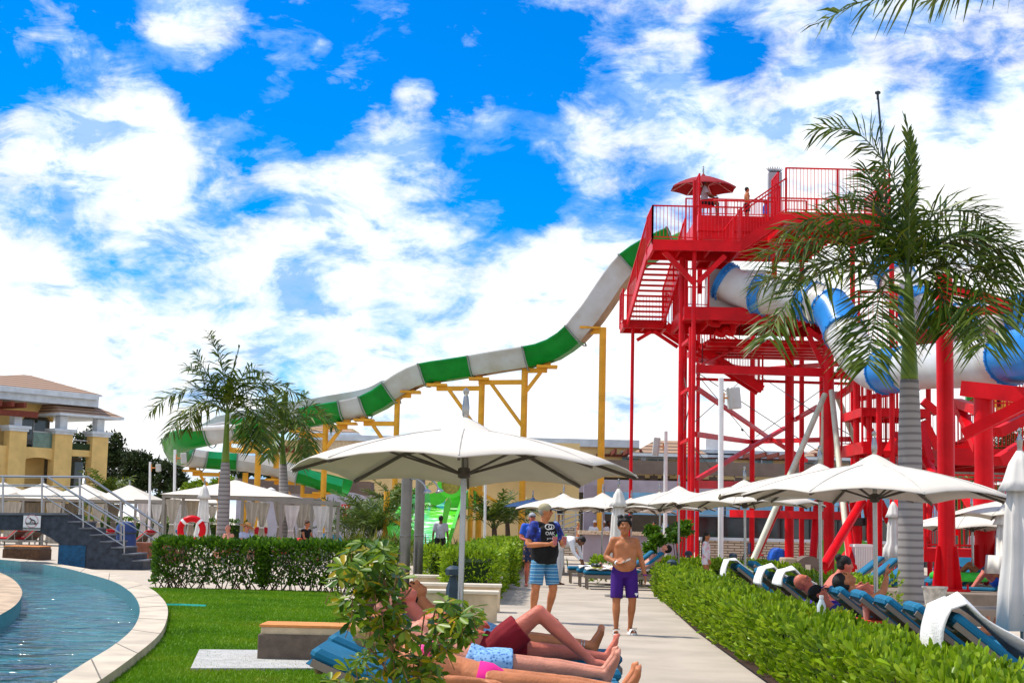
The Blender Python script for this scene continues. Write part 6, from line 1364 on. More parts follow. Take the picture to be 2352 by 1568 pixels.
LF=[[(522,950),(470,895),(400,905),(345,945),.5],[(522,950),(528,880),(540,835),(549,798),0],[(522,950),(470,920),(420,950),(380,1005),-.8],[(522,950),(490,890),(455,855),(430,842),.6],[(522,950),(515,870),(500,810),(480,768),.2],[(522,950),(560,890),(590,870),(615,890),.8],[(522,950),(570,920),(630,925),(690,965),-.6],[(522,950),(560,930),(592,960),(602,1010),-1],[(522,950),(548,945),(570,985),(580,1030),-1.2],[(522,950),(500,900),(470,850),(452,812),-.3],[(522,950),(575,895),(640,885),(700,915),.6],[(522,950),(540,890),(575,850),(605,855),-.8],[(522,950),(495,930),(455,940),(430,985),.9]]
palm('palm_tree','left hand royal palm with a pale ringed trunk rising beside the curtained cabana',508,50,.215,.19,1062,955,522,LF,.82,n=46,W=.058,yo=1,topr=.135)
MF=[[(650,1000),(640,940),(615,915),(590,920),.5],[(650,1000),(652,950),(655,915),(660,888),0],[(650,1000),(610,960),(570,960),(545,1000),-.6],[(650,1000),(690,950),(720,930),(750,950),.5],[(650,1000),(680,970),(705,990),(712,1050),-.8],[(650,1000),(630,980),(620,1010),(615,1050),-.8],[(650,1000),(665,975),(685,1010),(692,1070),-1],[(650,1000),(668,950),(690,915),(700,905),.3],[(650,1000),(632,960),(632,925),(640,900),.6],[(650,1000),(700,960),(740,955),(770,985),-.4]]
palm('palm_tree','smaller royal palm right of the left palm with a greener drooping crown',654,60,.20,.18,1066,1003,649,MF,.78,m=m_palm2,n=42,W=.065,yo=1,topr=.14)
TF=[[(2520,-190),(2330,-150),(2190,-75),(2050,-18),(1960,12),(1885,52),-.2],[(2520,-190),(2520,-260),(2540,-330),0],[(2520,-190),(2400,-160),(2290,-90),(2210,-40),(2140,0),.6],[(2520,-190),(2600,-230),(2700,-200),(2800,-100),0],[(2520,-190),(2570,-120),(2600,0),(2610,120),-.5],[(2520,-190),(2480,-260),(2380,-300),(2280,-290),.8]]
palm('palm_tree','palm mostly outside the frame whose frond tip hangs into the upper right corner',2510,16,.2,.17,100,-170,2520,TF,.58,n=52,W=.04,yo=1,topr=.13)
# ---- generic feather clumps ----
def clump(name,label,xd,Y,zb,n,ln,L,m,up=(.5,1.35),stems=0,cat='palm plant',W=.035,dr=.9,seg=22,group=None,xo=0):
    x=P(xd,1200,Y).x+xo; t=wthing(name,label,cat,(x,Y,0),group); VV=[];FF=[];o=0; rb=MB()
    for i in range(n):
        a=R.uniform(0,6.283); e=R.uniform(*up); l=ln*R.uniform(.75,1.1); bx,by=x+R.uniform(-.2,.2)*ln*.4,Y+R.uniform(-.2,.2)*ln*.4; p=Vector((bx,by,zb)); pts=[p]
        for k in range(1,5): e2=e-dr*(k-1)/4*(1.0); p=p+Vector((math.cos(a)*math.cos(e2),math.sin(a)*math.cos(e2),math.sin(e2)))*l/4; pts.append(p)
        path,v,F=frondmb(pts,L,n=seg,W=W,start=.25); VV.append(v);FF.append(F+o);o+=len(v); rb.tube(path[::4]+[path[-1]],[.016]*len(path[::4])+[.004],4)
    objnp('leaves',np.concatenate(VV),np.concatenate(FF),m,t); obj('stems',rb,m_rach,t)
    if zb>.6: obj('trunk',MB().tube([(x,Y,0),(x+.05,Y,zb*.5),(x,Y,zb+.1)],[.14,.12,.10],10),m_bark,t)
    return t
clump('areca_palm','bushy areca palm clump left of the shower posts',850,58,.9,34,2.3,.42,m_palm2,W=.05)
clump('areca_palm','second areca palm clump, taller and leaning left, beside the fire extinguisher panel',815,60,.8,24,2.2,.42,m_palm2,W=.05)
clump('fan_palm','dark palm behind the shower posts and green slide',912,66,1.6,24,2.0,.45,m_palm,W=.05)
clump('fan_palm','small dark palm with a short trunk under the right half of the big parasol',1135,62,1.3,24,1.7,.42,m_palm,W=.05)
clump('fan_palm','dark palm right behind the plain white post',1165,68,1.5,20,1.9,.45,m_palm,W=.05)
clump('fan_palm','dark palm at the corner of the yellow building',215,100,1.6,22,2.6,.6,m_palm,W=.09); clump('fan_palm','dark palm behind the sloping stair rails',240,96,2.0,22,2.6,.6,m_palm,W=.09)
clump('fan_palm','green palm at the left picture edge beside the bridge railing',-8,80,1.7,20,1.7,.45,m_palm2,W=.07)
clump('fan_palm','palm between the thick red columns on the right',2215,60,2.2,26,2.3,.5,m_palm,W=.06); clump('fan_palm','palm at the right edge behind the diagonal red brace',2335,52,3.6,26,2.4,.5,m_palm2,W=.06)
clump('fan_palm','low palm fronds between palm trunk and thick red column',2120,70,3.2,22,2.2,.5,m_palm,W=.06)
def blades(name,label,xd,Y,n,ln,W,m,rx=.5,cat='bush',z0=0,el=(.35,1.45)):
    """spiky bush of long narrow arching leaves"""
    x=P(xd,1200,Y).x; c=np.zeros((n,3)); c[:,0]=x+NR.randn(n)*rx*.4; c[:,1]=Y+NR.randn(n)*rx*.4; c[:,2]=z0+NR.rand(n)*.35
    a=NR.rand(n)*6.283; e=el[0]+(el[1]-el[0])*NR.rand(n); d=np.stack([np.cos(a)*np.cos(e),np.sin(a)*np.cos(e),np.sin(e)],1); L_=(ln*(.7+.5*NR.rand(n)))[:,None]; g=np.array([0,0,-1.0])
    s=np.cross(d,g+0*d); s/=np.linalg.norm(s,axis=1)[:,None]; s*=W/2; p1=c+d*L_*.5+g*L_*.06; p2=c+d*L_*.95+g*L_*.30
    v=np.stack([c-s*.5,c+s*.5,p1+s,p1-s,p2+s*.1,p2-s*.1],1).reshape(-1,3); b=np.arange(n)[:,None]*6; F=np.concatenate([b+np.array([0,1,2,3]),b+np.array([3,2,4,5])],1).reshape(-1,4)
    return tag(objnp(name,v,F,m),label,cat)
m_yg=leafmat('spiky_leaf',[(.05,.09,.008),(.11,.15,.012),(.22,.22,.03),(.04,.08,.008),(.3,.26,.05)],.45,.25); m_dk=leafmat('spiky_dark',[(.015,.03,.005),(.04,.06,.01),(.09,.10,.02),(.16,.14,.04)],.5,.2)
blades('spiky_bush','yellow green spiky bush at the foot of the areca palms',886,54,420,1.5,.06,m_yg,1.6); blades('spiky_bush','yellow spiky plant against the left side of the areca palms',825,56,300,1.2,.06,m_yg,1.0)
blades('spiky_bush','dark spiky bush left of the big parasol pole',1040,48,600,.85,.045,m_dk,1.7); blades('spiky_bush','dark spiky bush right of the big parasol pole',1095,50,700,.9,.045,m_yg,2.0); blades('spiky_bush','spiky bush under the arched window left of the yellow pillar',1150,56,700,1.1,.05,m_dk,1.8); blades('spiky_bush','spiky bush behind the man in the cap',1195,54,400,1.1,.05,m_yg,1.2)
blades('spiky_bush','spiky fern bush behind the hedge below the green slide',1015,46,300,.7,.04,m_dk,1.1)
def tree(name,label,xd,Y,h,crowns,n,L_,m,tr=.22,group=None,cat='tree'):
    """crowns: list of (px,py,rpx) blobs"""
    x=P(xd,1200,Y).x; t=wthing(name,label,cat,(x,Y,0),group); V=[];F=[];o=0; lm=MB(); tot=sum(c[2]**2 for c in crowns); fork=Vector((x,Y,h*.35))
    for (a,b,r) in crowns:
        c=P(a,b,Y+R.uniform(-1.5,1.5)); rr=r*Y/FPX; k=int(n*r*r/tot); 
        q=NR.randn(k,3); q/=np.linalg.norm(q,axis=1)[:,None]; cl=NR.randn(26,3); cl/=np.linalg.norm(cl,axis=1)[:,None]; cl*=(.35+.6*NR.rand(26))[:,None]; ci=NR.randint(26,size=k)
        p=(cl[ci]+q*(.30*NR.rand(k)[:,None]))*rr*np.array([1,1,.8])+np.array(tuple(c)); v,f=leaves(k,p,q,L_,L_*.5,up=.2,jit=1.2,shape='lance'); V.append(v);F.append(f+o);o+=len(v)
        mid=fork.lerp(c,.5)+Vector((0,0,-.2)); lm.tube(bez([fork,mid,c],4),[tr*.5*(1-.09*i) for i in range(9)],6)
        for j in range(7): e=Vector(tuple(cl[j]*rr*np.array([1,1,.8])))+c; lm.tube([c.lerp(mid,.3),c.lerp(e,.5)+Vector((0,0,.1)),e],[tr*.2,tr*.12,tr*.04],5)
    objnp('crown',np.concatenate(V),np.concatenate(F),m,t); tm=MB().tube([(x,Y,0),(x+.06,Y,h*.2),tuple(fork)],[tr*1.2,tr,tr*.8],10); obj('trunk',tm,m_bark,t,smooth=True); obj('limbs',lm,m_bark,t,smooth=True); return t
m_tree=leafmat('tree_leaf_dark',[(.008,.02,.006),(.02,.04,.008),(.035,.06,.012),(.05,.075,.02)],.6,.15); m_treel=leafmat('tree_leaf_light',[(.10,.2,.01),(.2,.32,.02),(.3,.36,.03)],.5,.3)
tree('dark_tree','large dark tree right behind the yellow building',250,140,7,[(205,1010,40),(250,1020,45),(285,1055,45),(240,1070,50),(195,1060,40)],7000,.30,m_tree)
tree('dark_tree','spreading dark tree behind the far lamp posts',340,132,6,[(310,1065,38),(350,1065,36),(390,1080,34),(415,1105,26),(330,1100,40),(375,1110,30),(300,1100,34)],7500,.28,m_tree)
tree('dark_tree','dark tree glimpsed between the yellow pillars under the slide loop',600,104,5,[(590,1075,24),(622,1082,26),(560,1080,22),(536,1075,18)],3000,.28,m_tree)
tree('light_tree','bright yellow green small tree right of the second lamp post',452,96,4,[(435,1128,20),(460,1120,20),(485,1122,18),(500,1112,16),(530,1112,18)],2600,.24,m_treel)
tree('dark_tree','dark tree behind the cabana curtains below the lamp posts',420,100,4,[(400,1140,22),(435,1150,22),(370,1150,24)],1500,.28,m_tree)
# bonsai like shrubs by the bar
for xd,yd,Y,lb_ in ((1445+18,1190,40,'loose leafy shrub left of the shorter white lamp post'),(1517,1160,41,'small clipped tree with a thin bare stem in front of the bar')):
    tree('small_tree',lb_,1560 if 'stem' in lb_ else 1500,Y,1.5,[((1498 if 'stem' not in lb_ else 1552),1222 if 'stem' not in lb_ else 1218,22),((1512 if 'stem' not in lb_ else 1572),1240 if 'stem' not in lb_ else 1212,18),((1492 if 'stem' not in lb_ else 1545),1262 if 'stem' not in lb_ else 1236,14)],1500,.12,m_hedged,tr=.05,cat='small tree')
# ---- foreground shrub with palmate leaves ----
m_sch=leafmat('umbrella_leaf',[(.025,.08,.006),(.07,.15,.008),(.16,.27,.012),(.04,.10,.008),(.24,.33,.015),(.09,.18,.01),(.50,.34,.01)],.35,.35)
YS=7.4; t=wthing('umbrella_shrub','leafy umbrella shrub with some yellow leaves in the near foreground','shrub',(P(905,1568,YS).x,YS,0)); V=[];F=[];o=0; br=MB()
cents=[(800,1275),(835,1258),(870,1265),(900,1290),(790,1310),(840,1300),(885,1320),(915,1335),(770,1335),(820,1345),(860,1352),(900,1365),(930,1350),(785,1372),(830,1385),(870,1395),(905,1392),(800,1410),(845,1425),(885,1430),(925,1420),(1030,1378),(1060,1385),(1090,1400),(1010,1400),(1045,1412),(1075,1425),(960,1395),(985,1420),(955,1430),(1000,1445),(1040,1450),(1065,1460),(940,1460),(975,1470),(1005,1485),(860,1480),(900,1500),(840,1510),(935,1500),(965,1515),(1000,1525),(880,1535),(920,1545),(815,1545),(850,1560),(960,1555),(990,1560),(780,1560),(900,1580),(830,1590),(940,1590),(870,1450),(1015,1430),(1050,1440),(815,1320),(850,1330),(755,1565),(1000,1590),(880,1300),(865,1285),(930,1440),(985,1540),(900,1470),(940,1530),(810,1290),(850,1370),(880,1345),(905,1412),(862,1315),(828,1330),(845,1278),(880,1272),(1020,1470)]
cents=[c for c in cents if not(912<c[0]<1000 and 1340<c[1]<1436)]
for (a,b) in cents*2+cents[::3]:
    c=P(a+R.gauss(0,9),b+R.gauss(0,8),YS+R.uniform(-.22,.22)); k=R.randint(7,9); ax=Vector((R.gauss(0,.55),R.gauss(-.25,.5),1)).normalized(); u=ax.orthogonal().normalized(); w2=ax.cross(u); L1=R.uniform(.055,.085)
    if R.random()<.5: br.tube([c,c-ax*.05+Vector((R.gauss(0,.01),0,-.05))],.0025,4)
    for j in range(k):
        th=6.283*j/k+R.uniform(-.2,.2); d=(u*math.cos(th)+w2*math.sin(th))*.92-ax*R.uniform(-.1,.55); d.normalize(); s=d.cross(ax).normalized(); nn=s.cross(d); W_=L1*.36
        p=c+d*.012; q=lambda f,x,z:np.array(p+d*L1*f+s*W_*x+nn*z*L1)
        V.append(np.array([q(0,0,0),q(.4,-.48,.02),q(.8,-.5,-.03),q(1,0,-.12),q(.8,.5,-.03),q(.4,.48,.02)])); F.append(np.array([[0,1,2,3],[0,3,4,5]])+o); o+=6
objnp('leaves',np.concatenate(V),np.concatenate(F),m_sch,t)
for ps,r in (([(908,1640),(905,1560),(898,1480),(893,1400),(880,1330)],.011),([(898,1480),(915,1460),(935,1440)],.007),([(1000,1640),(960,1560),(985,1490),(1040,1455),(1075,1435)],.009),([(905,1560),(860,1500),(835,1480)],.006),([(975,1520),(990,1440),(1000,1400)],.004),([(960,1530),(968,1460),(975,1410)],.004),([(893,1400),(860,1360),(840,1310)],.006),([(893,1400),(930,1370),(945,1350)],.005)):
    br.tube([P(a,b,YS) for a,b in bez([(a,b,0) for a,b in ps],3) for _ in [0]] if False else [P(v.x,v.y,YS) for v in bez([(a,b,0) for a,b in ps],3)],r,7)
br.tube([(P(908,1640,YS).x,YS,0),P(908,1640,YS)],.014,7); br.tube([(P(1000,1640,YS).x-.1,YS,0),P(1000,1640,YS)],.012,7)
obj('branches',br,mat('shrub_bark',(.20,.11,.05),.8,.2,20),t)
# ================= PEOPLE =================
def skin(name,c): 
    m=mat(name,c,.5,.20,5,bump=.25,bscale=60); N,L,b=nodes_of(m); b.inputs['Subsurface Weight'].default_value=.08; b.inputs['Subsurface Radius'].default_value=(.02,.006,.003); return m
sk_tan=skin('skin_tan',(.42,.155,.065)); sk_red=skin('skin_red',(.55,.15,.10)); sk_pale=skin('skin_pale',(.58,.24,.16)); sk_dark=skin('skin_dark',(.17,.07,.035)); sk_or=skin('skin_orange',(.50,.18,.075))
m_eye=mat('eye_dark',(.015,.01,.01),.3); m_lip=mat('lips',(.35,.07,.06),.5); m_hairb=mat('hair_black',(.012,.009,.008),.5,.3,40,bump=.6,bscale=120); m_hairn=mat('hair_brown',(.07,.035,.02),.55,.3,40,bump=.6,bscale=120); m_hairl=mat('hair_blond',(.38,.24,.10),.55,.2,40,bump=.5,bscale=120); m_nail=mat('nail_white',(.8,.8,.8),.3)
Vv=lambda *a:Vector(a)
def stand(H=1.75,arms=None,step=.0,wide=.10):
    """default standing joints facing -y; x>0 is the figure's left"""
    s=H/1.75; J=dict(pel=Vv(0,0,.93),wai=Vv(0,-.01,1.07),che=Vv(0,-.005,1.28),nek=Vv(0,.01,1.46),hed=Vv(0,-.015,1.62),fwd=Vv(0,-1,0),up=Vv(0,0,1),
      shR=Vv(-.185,0,1.42),elR=Vv(-.25,.02,1.13),wrR=Vv(-.27,-.05,.88),hdR=Vv(0,-.15,-1),shL=Vv(.185,0,1.42),elL=Vv(.25,.02,1.13),wrL=Vv(.27,-.05,.88),hdL=Vv(0,-.15,-1),
      hiR=Vv(-.095,0,.91),knR=Vv(-wide,-.02,.49),anR=Vv(-wide,.03,.085),toR=Vv(-wide-.02,-.16,.03),hiL=Vv(.095,0,.91),knL=Vv(wide,-.02,.49),anL=Vv(wide,.03,.085),toL=Vv(wide+.02,-.16,.03))
    for k,v in (arms or {}).items(): J[k]=v if isinstance(v,float) else Vector(v)
    return J,s
def body_mb(J,s,fat=1,fing=True,fem=False,toes=False,bust=0):
    mb=MB(); sd=lambda a,b:(b-a).normalized(); S=sd(J['shR'],J['shL']); Hx=sd(J['hiR'],J['hiL'])
    pl,wa,ch,nk=J['pel'],J['wai'],J['che'],J['nek']; low=pl-(wa-pl).normalized()*.07
    hipx=.165 if not fem else .175; wx=.145 if not fem else .125
    mid=lambda a,b,f:a.lerp(b,f)
    mb.tube([low,pl,wa,ch,mid(ch,nk,.55),mid(ch,nk,.85)],[(.11,.075),(hipx*(.85+.15*fat),.115*(.7+.3*fat)),(wx*(.35+.65*fat)*1.02,.10*(.2+.8*fat)),(.162*(.6+.4*fat),.115*(.55+.45*fat)),(.16*(.8+.2*fat),.095),(.10,.07)],16,side=[Hx,Hx,Hx.lerp(S,.5),S,S,S])
    mb.tube([mid(ch,nk,.6),nk,mid(nk,J['hed'],.6)],[.075,.058*(.8+.2*fat),.056],12)
    if fat>1.12: mb.ell(mid(pl,wa,.8)+_front(J)*.035*fat,(.125*fat,.095*fat,.15),12)
    if bust:
        for k in (-1,1): mb.ell(ch+S*.075*k+_front(J)*.085,(.062,.062,.06),10)
    if not fem:
        for k in (-1,1): mb.ell(mid(ch,nk,.25)+S*.075*k+_front(J)*.07*(.6+.4*fat),(.085,.05,.06),10)
    for k in 'RL':
        sh,el,wr=J['sh'+k],J['el'+k],J['wr'+k]; f=.85+.15*fat if not fem else .82
        mb.ell(sh,.062*f,10); mb.tube([mid(ch,nk,.7),sh],[.06,.058*f],10); mb.tube([sh,mid(sh,el,.4),el],[.057*f,.052*f,.040*f],10); mb.tube([el,mid(el,wr,.3),wr],[.041*f,.042*f,.027*f],10)
        hand(mb,wr,J['hd'+k],J.get('pn'+k,Vector((1 if k=='R' else -1,0,0))),J.get('curl'+k,.5),fing,k)
        hi,kn,an,to=J['hi'+k],J['kn'+k],J['an'+k],J['to'+k]; g=.72+.28*fat if not fem else .97
        mb.tube([hi,mid(hi,kn,.35),kn],[.092*g,.080*g,.056*g],12); mb.ell(kn,.057*g,10); mb.tube([kn,mid(kn,an,.3),mid(kn,an,.7),an],[.053*g,.056*g,.042,.034],12)
        fd=(to-an); fl=Vector((fd.x,fd.y,fd.z)); L_=fl.length; fl.normalize(); shin=(kn-an).normalized(); heel=an-fl*.05-shin*.045; ball=an.lerp(to,.62)-shin*.035
        sdv=shin.cross(fl).normalized(); mb.tube([heel,an.lerp(ball,.35)-shin*.02,ball,to.lerp(ball,.35)],[(.032,.034),(.034,.036),(.045,.024),(.040,.018)],10,side=sdv); mb.ell(an-shin*.01,(.036,.036,.036),8)
        if toes:
            for j in range(5):
                q=ball+sdv*(j-2)*.018*(1 if k=='L' else 1); tl=.062-.006*(j if k=='L' else 4-j); mb.tube([q,q+fl*tl*.7,q+fl*tl+shin*.012],[.012,.012,.010],6)
    # head
    F_,U_=J['fwd'].normalized(),J['up'].normalized(); Rr=F_.cross(U_).normalized(); U_=Rr.cross(F_); hz=J.get('hz',1.0); Rr*=hz; F_=F_*hz; U_=U_*hz; M=Matrix((Rr,F_,U_)).transposed().to_4x4(); h=J['hed']
    def hp(x,y,z): return h+Rr*x+F_*y+U_*z
    mb.ell(h+U_*.02-F_*.008,(.076,.094,.098),14,M); mb.ell(hp(0,.022,-.055),(.056,.066,.062),12,M); mb.ell(hp(0,.055,-.092),(.026,.024,.022),8,M)
    mb.tube([hp(0,.085,.02),hp(0,.108,-.018)],[.010,.016],8); mb.ell(hp(0,.102,-.020),(.018,.013,.011),8,M); mb.tube([hp(-.05,.072,.035),hp(0,.09,.036),hp(.05,.072,.035)],.012,6); mb.ell(hp(0,.082,-.052),(.026,.014,.010),8,M)
    for k in (-1,1): mb.ell(hp(.078*k,-.008,-.005),(.012,.020,.032),8,M); mb.ell(hp(.040*k,.068,-.018),(.022,.02,.02),8,M)
    c0=Vector((0,0,0)); 
    feats=[(hp(-.032,.085,.012),.013,1),(hp(.032,.085,.012),.013,1),(hp(0,.098,-.052),.019,2),(hp(-.034,.09,.036),.010,1),(hp(.034,.09,.036),.010,1),(hp(-.045,.082,.034),.010,1),(hp(.045,.082,.034),.010,1)]
    return mb,feats,hp,M
def _front(J):
    S=(J['shL']-J['shR']).normalized(); U=(J['nek']-J['pel']).normalized(); return U.cross(S).normalized()*-1 if False else S.cross(U).normalized()*-1 if False else (U.cross(S)).normalized()*(-1)
def hand(mb,wr,hd,pn,curl,fing,k):
    hd=Vector(hd).normalized(); pn=Vector(pn); pn=(pn-hd*pn.dot(hd)); pn=pn.normalized() if pn.length>.05 else hd.orthogonal().normalized(); sv=hd.cross(pn)   # pn: palm normal
    M=Matrix((sv,hd,pn)).transposed().to_4x4(); mb.tube([wr,wr+hd*.05,wr+hd*.085],[(.024,.02),(.038,.016),(.040,.014)],10,side=[sv]*3)
    if not fing: mb.ell(wr+hd*.10+pn*.01,(.034,.05,.016),8,M); return
    for j,(l,o) in enumerate(((.072,-.029),(.080,-.010),(.075,.010),(.058,.028))):
        b=wr+hd*.08+sv*o; a1=curl*.7; a2=curl*1.6; d1=hd*math.cos(a1)+pn*math.sin(a1); d2=hd*math.cos(a2)+pn*math.sin(a2); d3=hd*math.cos(a2*1.3)+pn*math.sin(a2*1.3); p1=b+d1*l*.45; p2=p1+d2*l*.32; mb.tube([b,p1,p2,p2+d3*l*.25],[.0105,.0095,.009,.007],7)
    th=wr+hd*.03-sv*.032; mb.tube([th,th-sv*.022+hd*.028+pn*.012,th-sv*.026+hd*.055+pn*.022],[.013,.011,.009],7)
HAIRS={}
def xf(J,s,M):
    o={}
    for k,v in J.items():
        if k in('fwd','up') or k[:2] in('hd','pn'): o[k]=M.to_3x3()@v
        elif k[:4]=='curl': o[k]=v
        else: o[k]=v
    return o
def person(label,J,s,loc,rz,sk,fat=1,vox=.011,fem=False,hair=None,hm=None,shirt=None,shorts=None,cloth=None,extra=None,fing=True,toes=False,bust=0,group=None,wide=1.0,rot=None):
    """J in local metres for a 1.75 m figure; s scales; loc / rz place it"""
    t=thing('person',label,'person',loc,rz,group); mb,feats,hp,HM=body_mb(J,s,fat,fing,fem,toes,bust); S3=Vector((s,s,s))
    mb.v=[(x*s,y*s,z*s) for x,y,z in mb.v]; me=remesh(mb,vox,2,.4)
    fs=[(c*s,r*s,i) for c,r,i in feats]; hc=J['hed']*s
    def mf(c):
        if (c-hc).length>.16: return 0
        for q,r,i in fs:
            if (c-q).length<r: return i
        return 0
    objme('body',me,[sk,m_eye,m_lip],t,mf)
    def cl(name,mbb,m,vx=None,it=2):
        mbb.v=[(x*s,y*s,z*s) for x,y,z in mbb.v]; return objme(name,remesh(mbb,vx or vox,it,.5),m if isinstance(m,list) else [m],t)
    def ob(name,mbb,m,smooth=True):
        mbb.v=[(x*s,y*s,z*s) for x,y,z in mbb.v]; return obj(name,mbb,m,t,auto=smooth)
    if hair: cl('hair',hair(hp,HM,J),hm or m_hairb,vox*.9,1)
    S=(J['shL']-J['shR']).normalized(); Hx=(J['hiL']-J['hiR']).normalized(); mid=lambda a,b,f:a.lerp(b,f)
    if shorts:
        m,ln,gr=shorts[:3]; q=MB(); hw=(.168 if not fem else .18)*(.85+.15*fat)+.012; q.tube([mid(J['pel'],J['wai'],.55),J['pel'],J['pel']-(J['wai']-J['pel']).normalized()*.08],[(hw*.97,.125*(.7+.3*fat)),(hw,.132*(.7+.3*fat)),(hw*.9,.12)],16,side=Hx)
        for k in 'RL':
            hi,kn=J['hi'+k],J['kn'+k]; e=mid(hi,kn,ln); q.tube([hi+(hi-kn).normalized()*.02,mid(hi,kn,ln*.5),e],[.105,.100*gr,.095*gr],14)
        cl('shorts',q,m)
    if shirt:
        m,sl,lenf=shirt[:3]; q=MB(); f=fat; hw=.172; bot=mid(J['pel'],J['wai'],lenf)
        q.tube([bot,J['wai'],J['che'],mid(J['che'],J['nek'],.55),mid(J['che'],J['nek'],.88)],[(hw*(.7+.3*f)*.99,.130*(.3+.7*f)),(.160*(.3+.7*f),.128*(.1+.9*f)),(.178*(.6+.4*f),.132*(.55+.45*f)),(.175*(.8+.2*f),.108),(.085,.075)],18,side=[Hx,Hx.lerp(S,.5),S,S,S])
        if fat>1.12: q.ell(mid(J['pel'],J['wai'],.8)+_front(J)*.035*fat,(.135*fat,.108*fat,.21),12)
        for k in (-1,1):
            if not fem: q.ell(mid(J['che'],J['nek'],.25)+S*.075*k+_front(J)*.078*(.6+.4*fat),(.095,.060,.085),10)
        for k in 'RL':
            sh,el,wr=J['sh'+k],J['el'+k],J['wr'+k]; q.ell(sh,.072,10); q.tube([mid(J['che'],J['nek'],.7),sh],[.07,.07],10)
            if sl<=1: q.tube([sh,mid(sh,el,sl)],[.072,.066],12)
            else: q.tube([sh,el],[.068,.05],12); q.tube([el,mid(el,wr,sl-1)],[.05,.038],12)
        if len(shirt)>3 and shirt[3]:
            # two materials: sleeves / yoke and the body
            m2=shirt[3]; o=cl('shirt',q,[m,m2]); ch=J['che']*s; 
            for p in o.data.polygons:
                c=p.center; 
                if abs((c-ch).dot(S))>.135*s and (c-ch).dot((J['nek']-J['pel']).normalized())>-.12*s: p.material_index=1
        else: cl('shirt',q,m)
    if extra: extra(t,J,hp,HM,ob,cl,S,Hx,mid)
    return t
def h_short(hp,M,J): return MB().ell(hp(0,-.016,.046),(.086,.100,.088),14,M).ell(hp(0,-.045,.0),(.080,.066,.075),12,M)
def h_messy(hp,M,J):
    q=h_short(hp,M,J)
    for i in range(16): a=R.uniform(-1.2,4.3); q.ell(hp(.07*math.cos(a),.05*math.sin(a)-.01,.085+R.uniform(-.02,.035)),(.028,.03,.025),7,M)
    for i in range(6): q.ell(hp(-.06+.024*i,.078-.01*abs(i-2.5),.066-.004*(i%2)),(.022,.020,.022),6,M)
    for k in (-1,1): q.ell(hp(.078*k,.01,.03),(.016,.045,.045),8,M)
    return q
def h_long(hp,M,J):
    q=h_short(hp,M,J); b=hp(0,-.075,-.04); d=J['nek']-J['hed']; q.tube([hp(0,-.06,.03),b,b+Vector((0,.03,-.18)),b+Vector((0.0,.06,-.40)),b+Vector((0,.06,-.55))],[(.085,.055),(.085,.05),(.08,.035),(.065,.028),(.03,.02)],12,side=M.to_3x3()@Vector((1,0,0))); return q
def h_bun(hp,M,J): return h_short(hp,M,J).ell(hp(0,-.09,.10),(.05,.05,.05),10,M)
def h_ear(hp,M,J): return MB().ell(hp(0,-.03,.015),(.082,.08,.085),12,M)
def cap(m,m2,bd=1):
    def f(t,J,hp,HM,ob):
        q=MB().ell(hp(0,-.012,.052),(.088,.103,.082),16,HM); o=ob('cap',q,m); br=MB(); R3=HM.to_3x3(); pts=[]
        for i in range(9): a=math.pi*i/8; pts.append(hp(.075*math.cos(a),.075*bd+.075*math.sin(a)*bd,.052-.018*math.sin(a)))
        br.ext(pts,R3@Vector((0,0,-.008))); 
        br.v=[(x,y,z) for x,y,z in br.v]; s_=ob('cap_peak',br,m2,False); return o
    return f
# patterns
m_boysh=mat('shorts_purple',(.045,.008,.16),.8,.2,3,bump=.3,bscale=14); N,L,b=nodes_of(m_boysh)
m_strip=pattern('striped_shorts','wave',[(.03,.17,.36),(.04,.24,.45),(.30,.48,.58),(.03,.15,.34)],3.3,.85,pos=(.1,.98)); m_blackT=mat('shirt_black',(.009,.009,.010),.85,.3,8,bump=.3,bscale=10); m_galaxy=pattern('sleeve_blue','noise',[(.006,.008,.05),(.01,.02,.20),(.02,.05,.34),(.25,.35,.6)],12,.8,pos=(.35,.75))
m_royal=mat('shirt_royal',(.02,.09,.50),.8,.15,5); m_floral=pattern('floral_shorts','voronoi',[(.6,.06,.08),(.55,.25,.04),(.02,.03,.09),(.01,.02,.07)],14,.85,pos=(.05,.6)); m_pink=pattern('bikini_pink','voronoi',[(.85,.35,.50),(.82,.05,.28),(.80,.02,.24)],60,.7,pos=(.1,.6)); m_pinks=mat('strap_pink',(.80,.02,.26),.7,.05)
m_maroon=mat('shorts_maroon',(.20,.006,.015),.85,.15,4,bump=.4,bscale=14); m_dots=pattern('blue_print','voronoi',[(.02,.10,.35),(.15,.33,.60),(.22,.42,.68)],45,.85,pos=(.2,.6)); m_tie=pattern('pastel_tie_dye','noise',[(.75,.25,.35),(.75,.60,.62),(.70,.72,.78),(.45,.60,.72)],10,.85,pos=(.35,.68)); m_wht=mat('white_cloth',(.70,.70,.72),.85,.06,5,bump=.2,bscale=12); m_bktext=mat('print_white',(.75,.75,.75),.7); m_khaki=mat('cap_khaki',(.36,.32,.20),.85,.12,10); m_red3=mat('drink_red',(.42,.008,.004),.15,.15,10); m_greyT=mat('shirt_grey',(.35,.36,.40),.85,.1,5)
def gpos(xd,yd,Y): q=P(xd,yd,Y); return (q.x,Y,0)
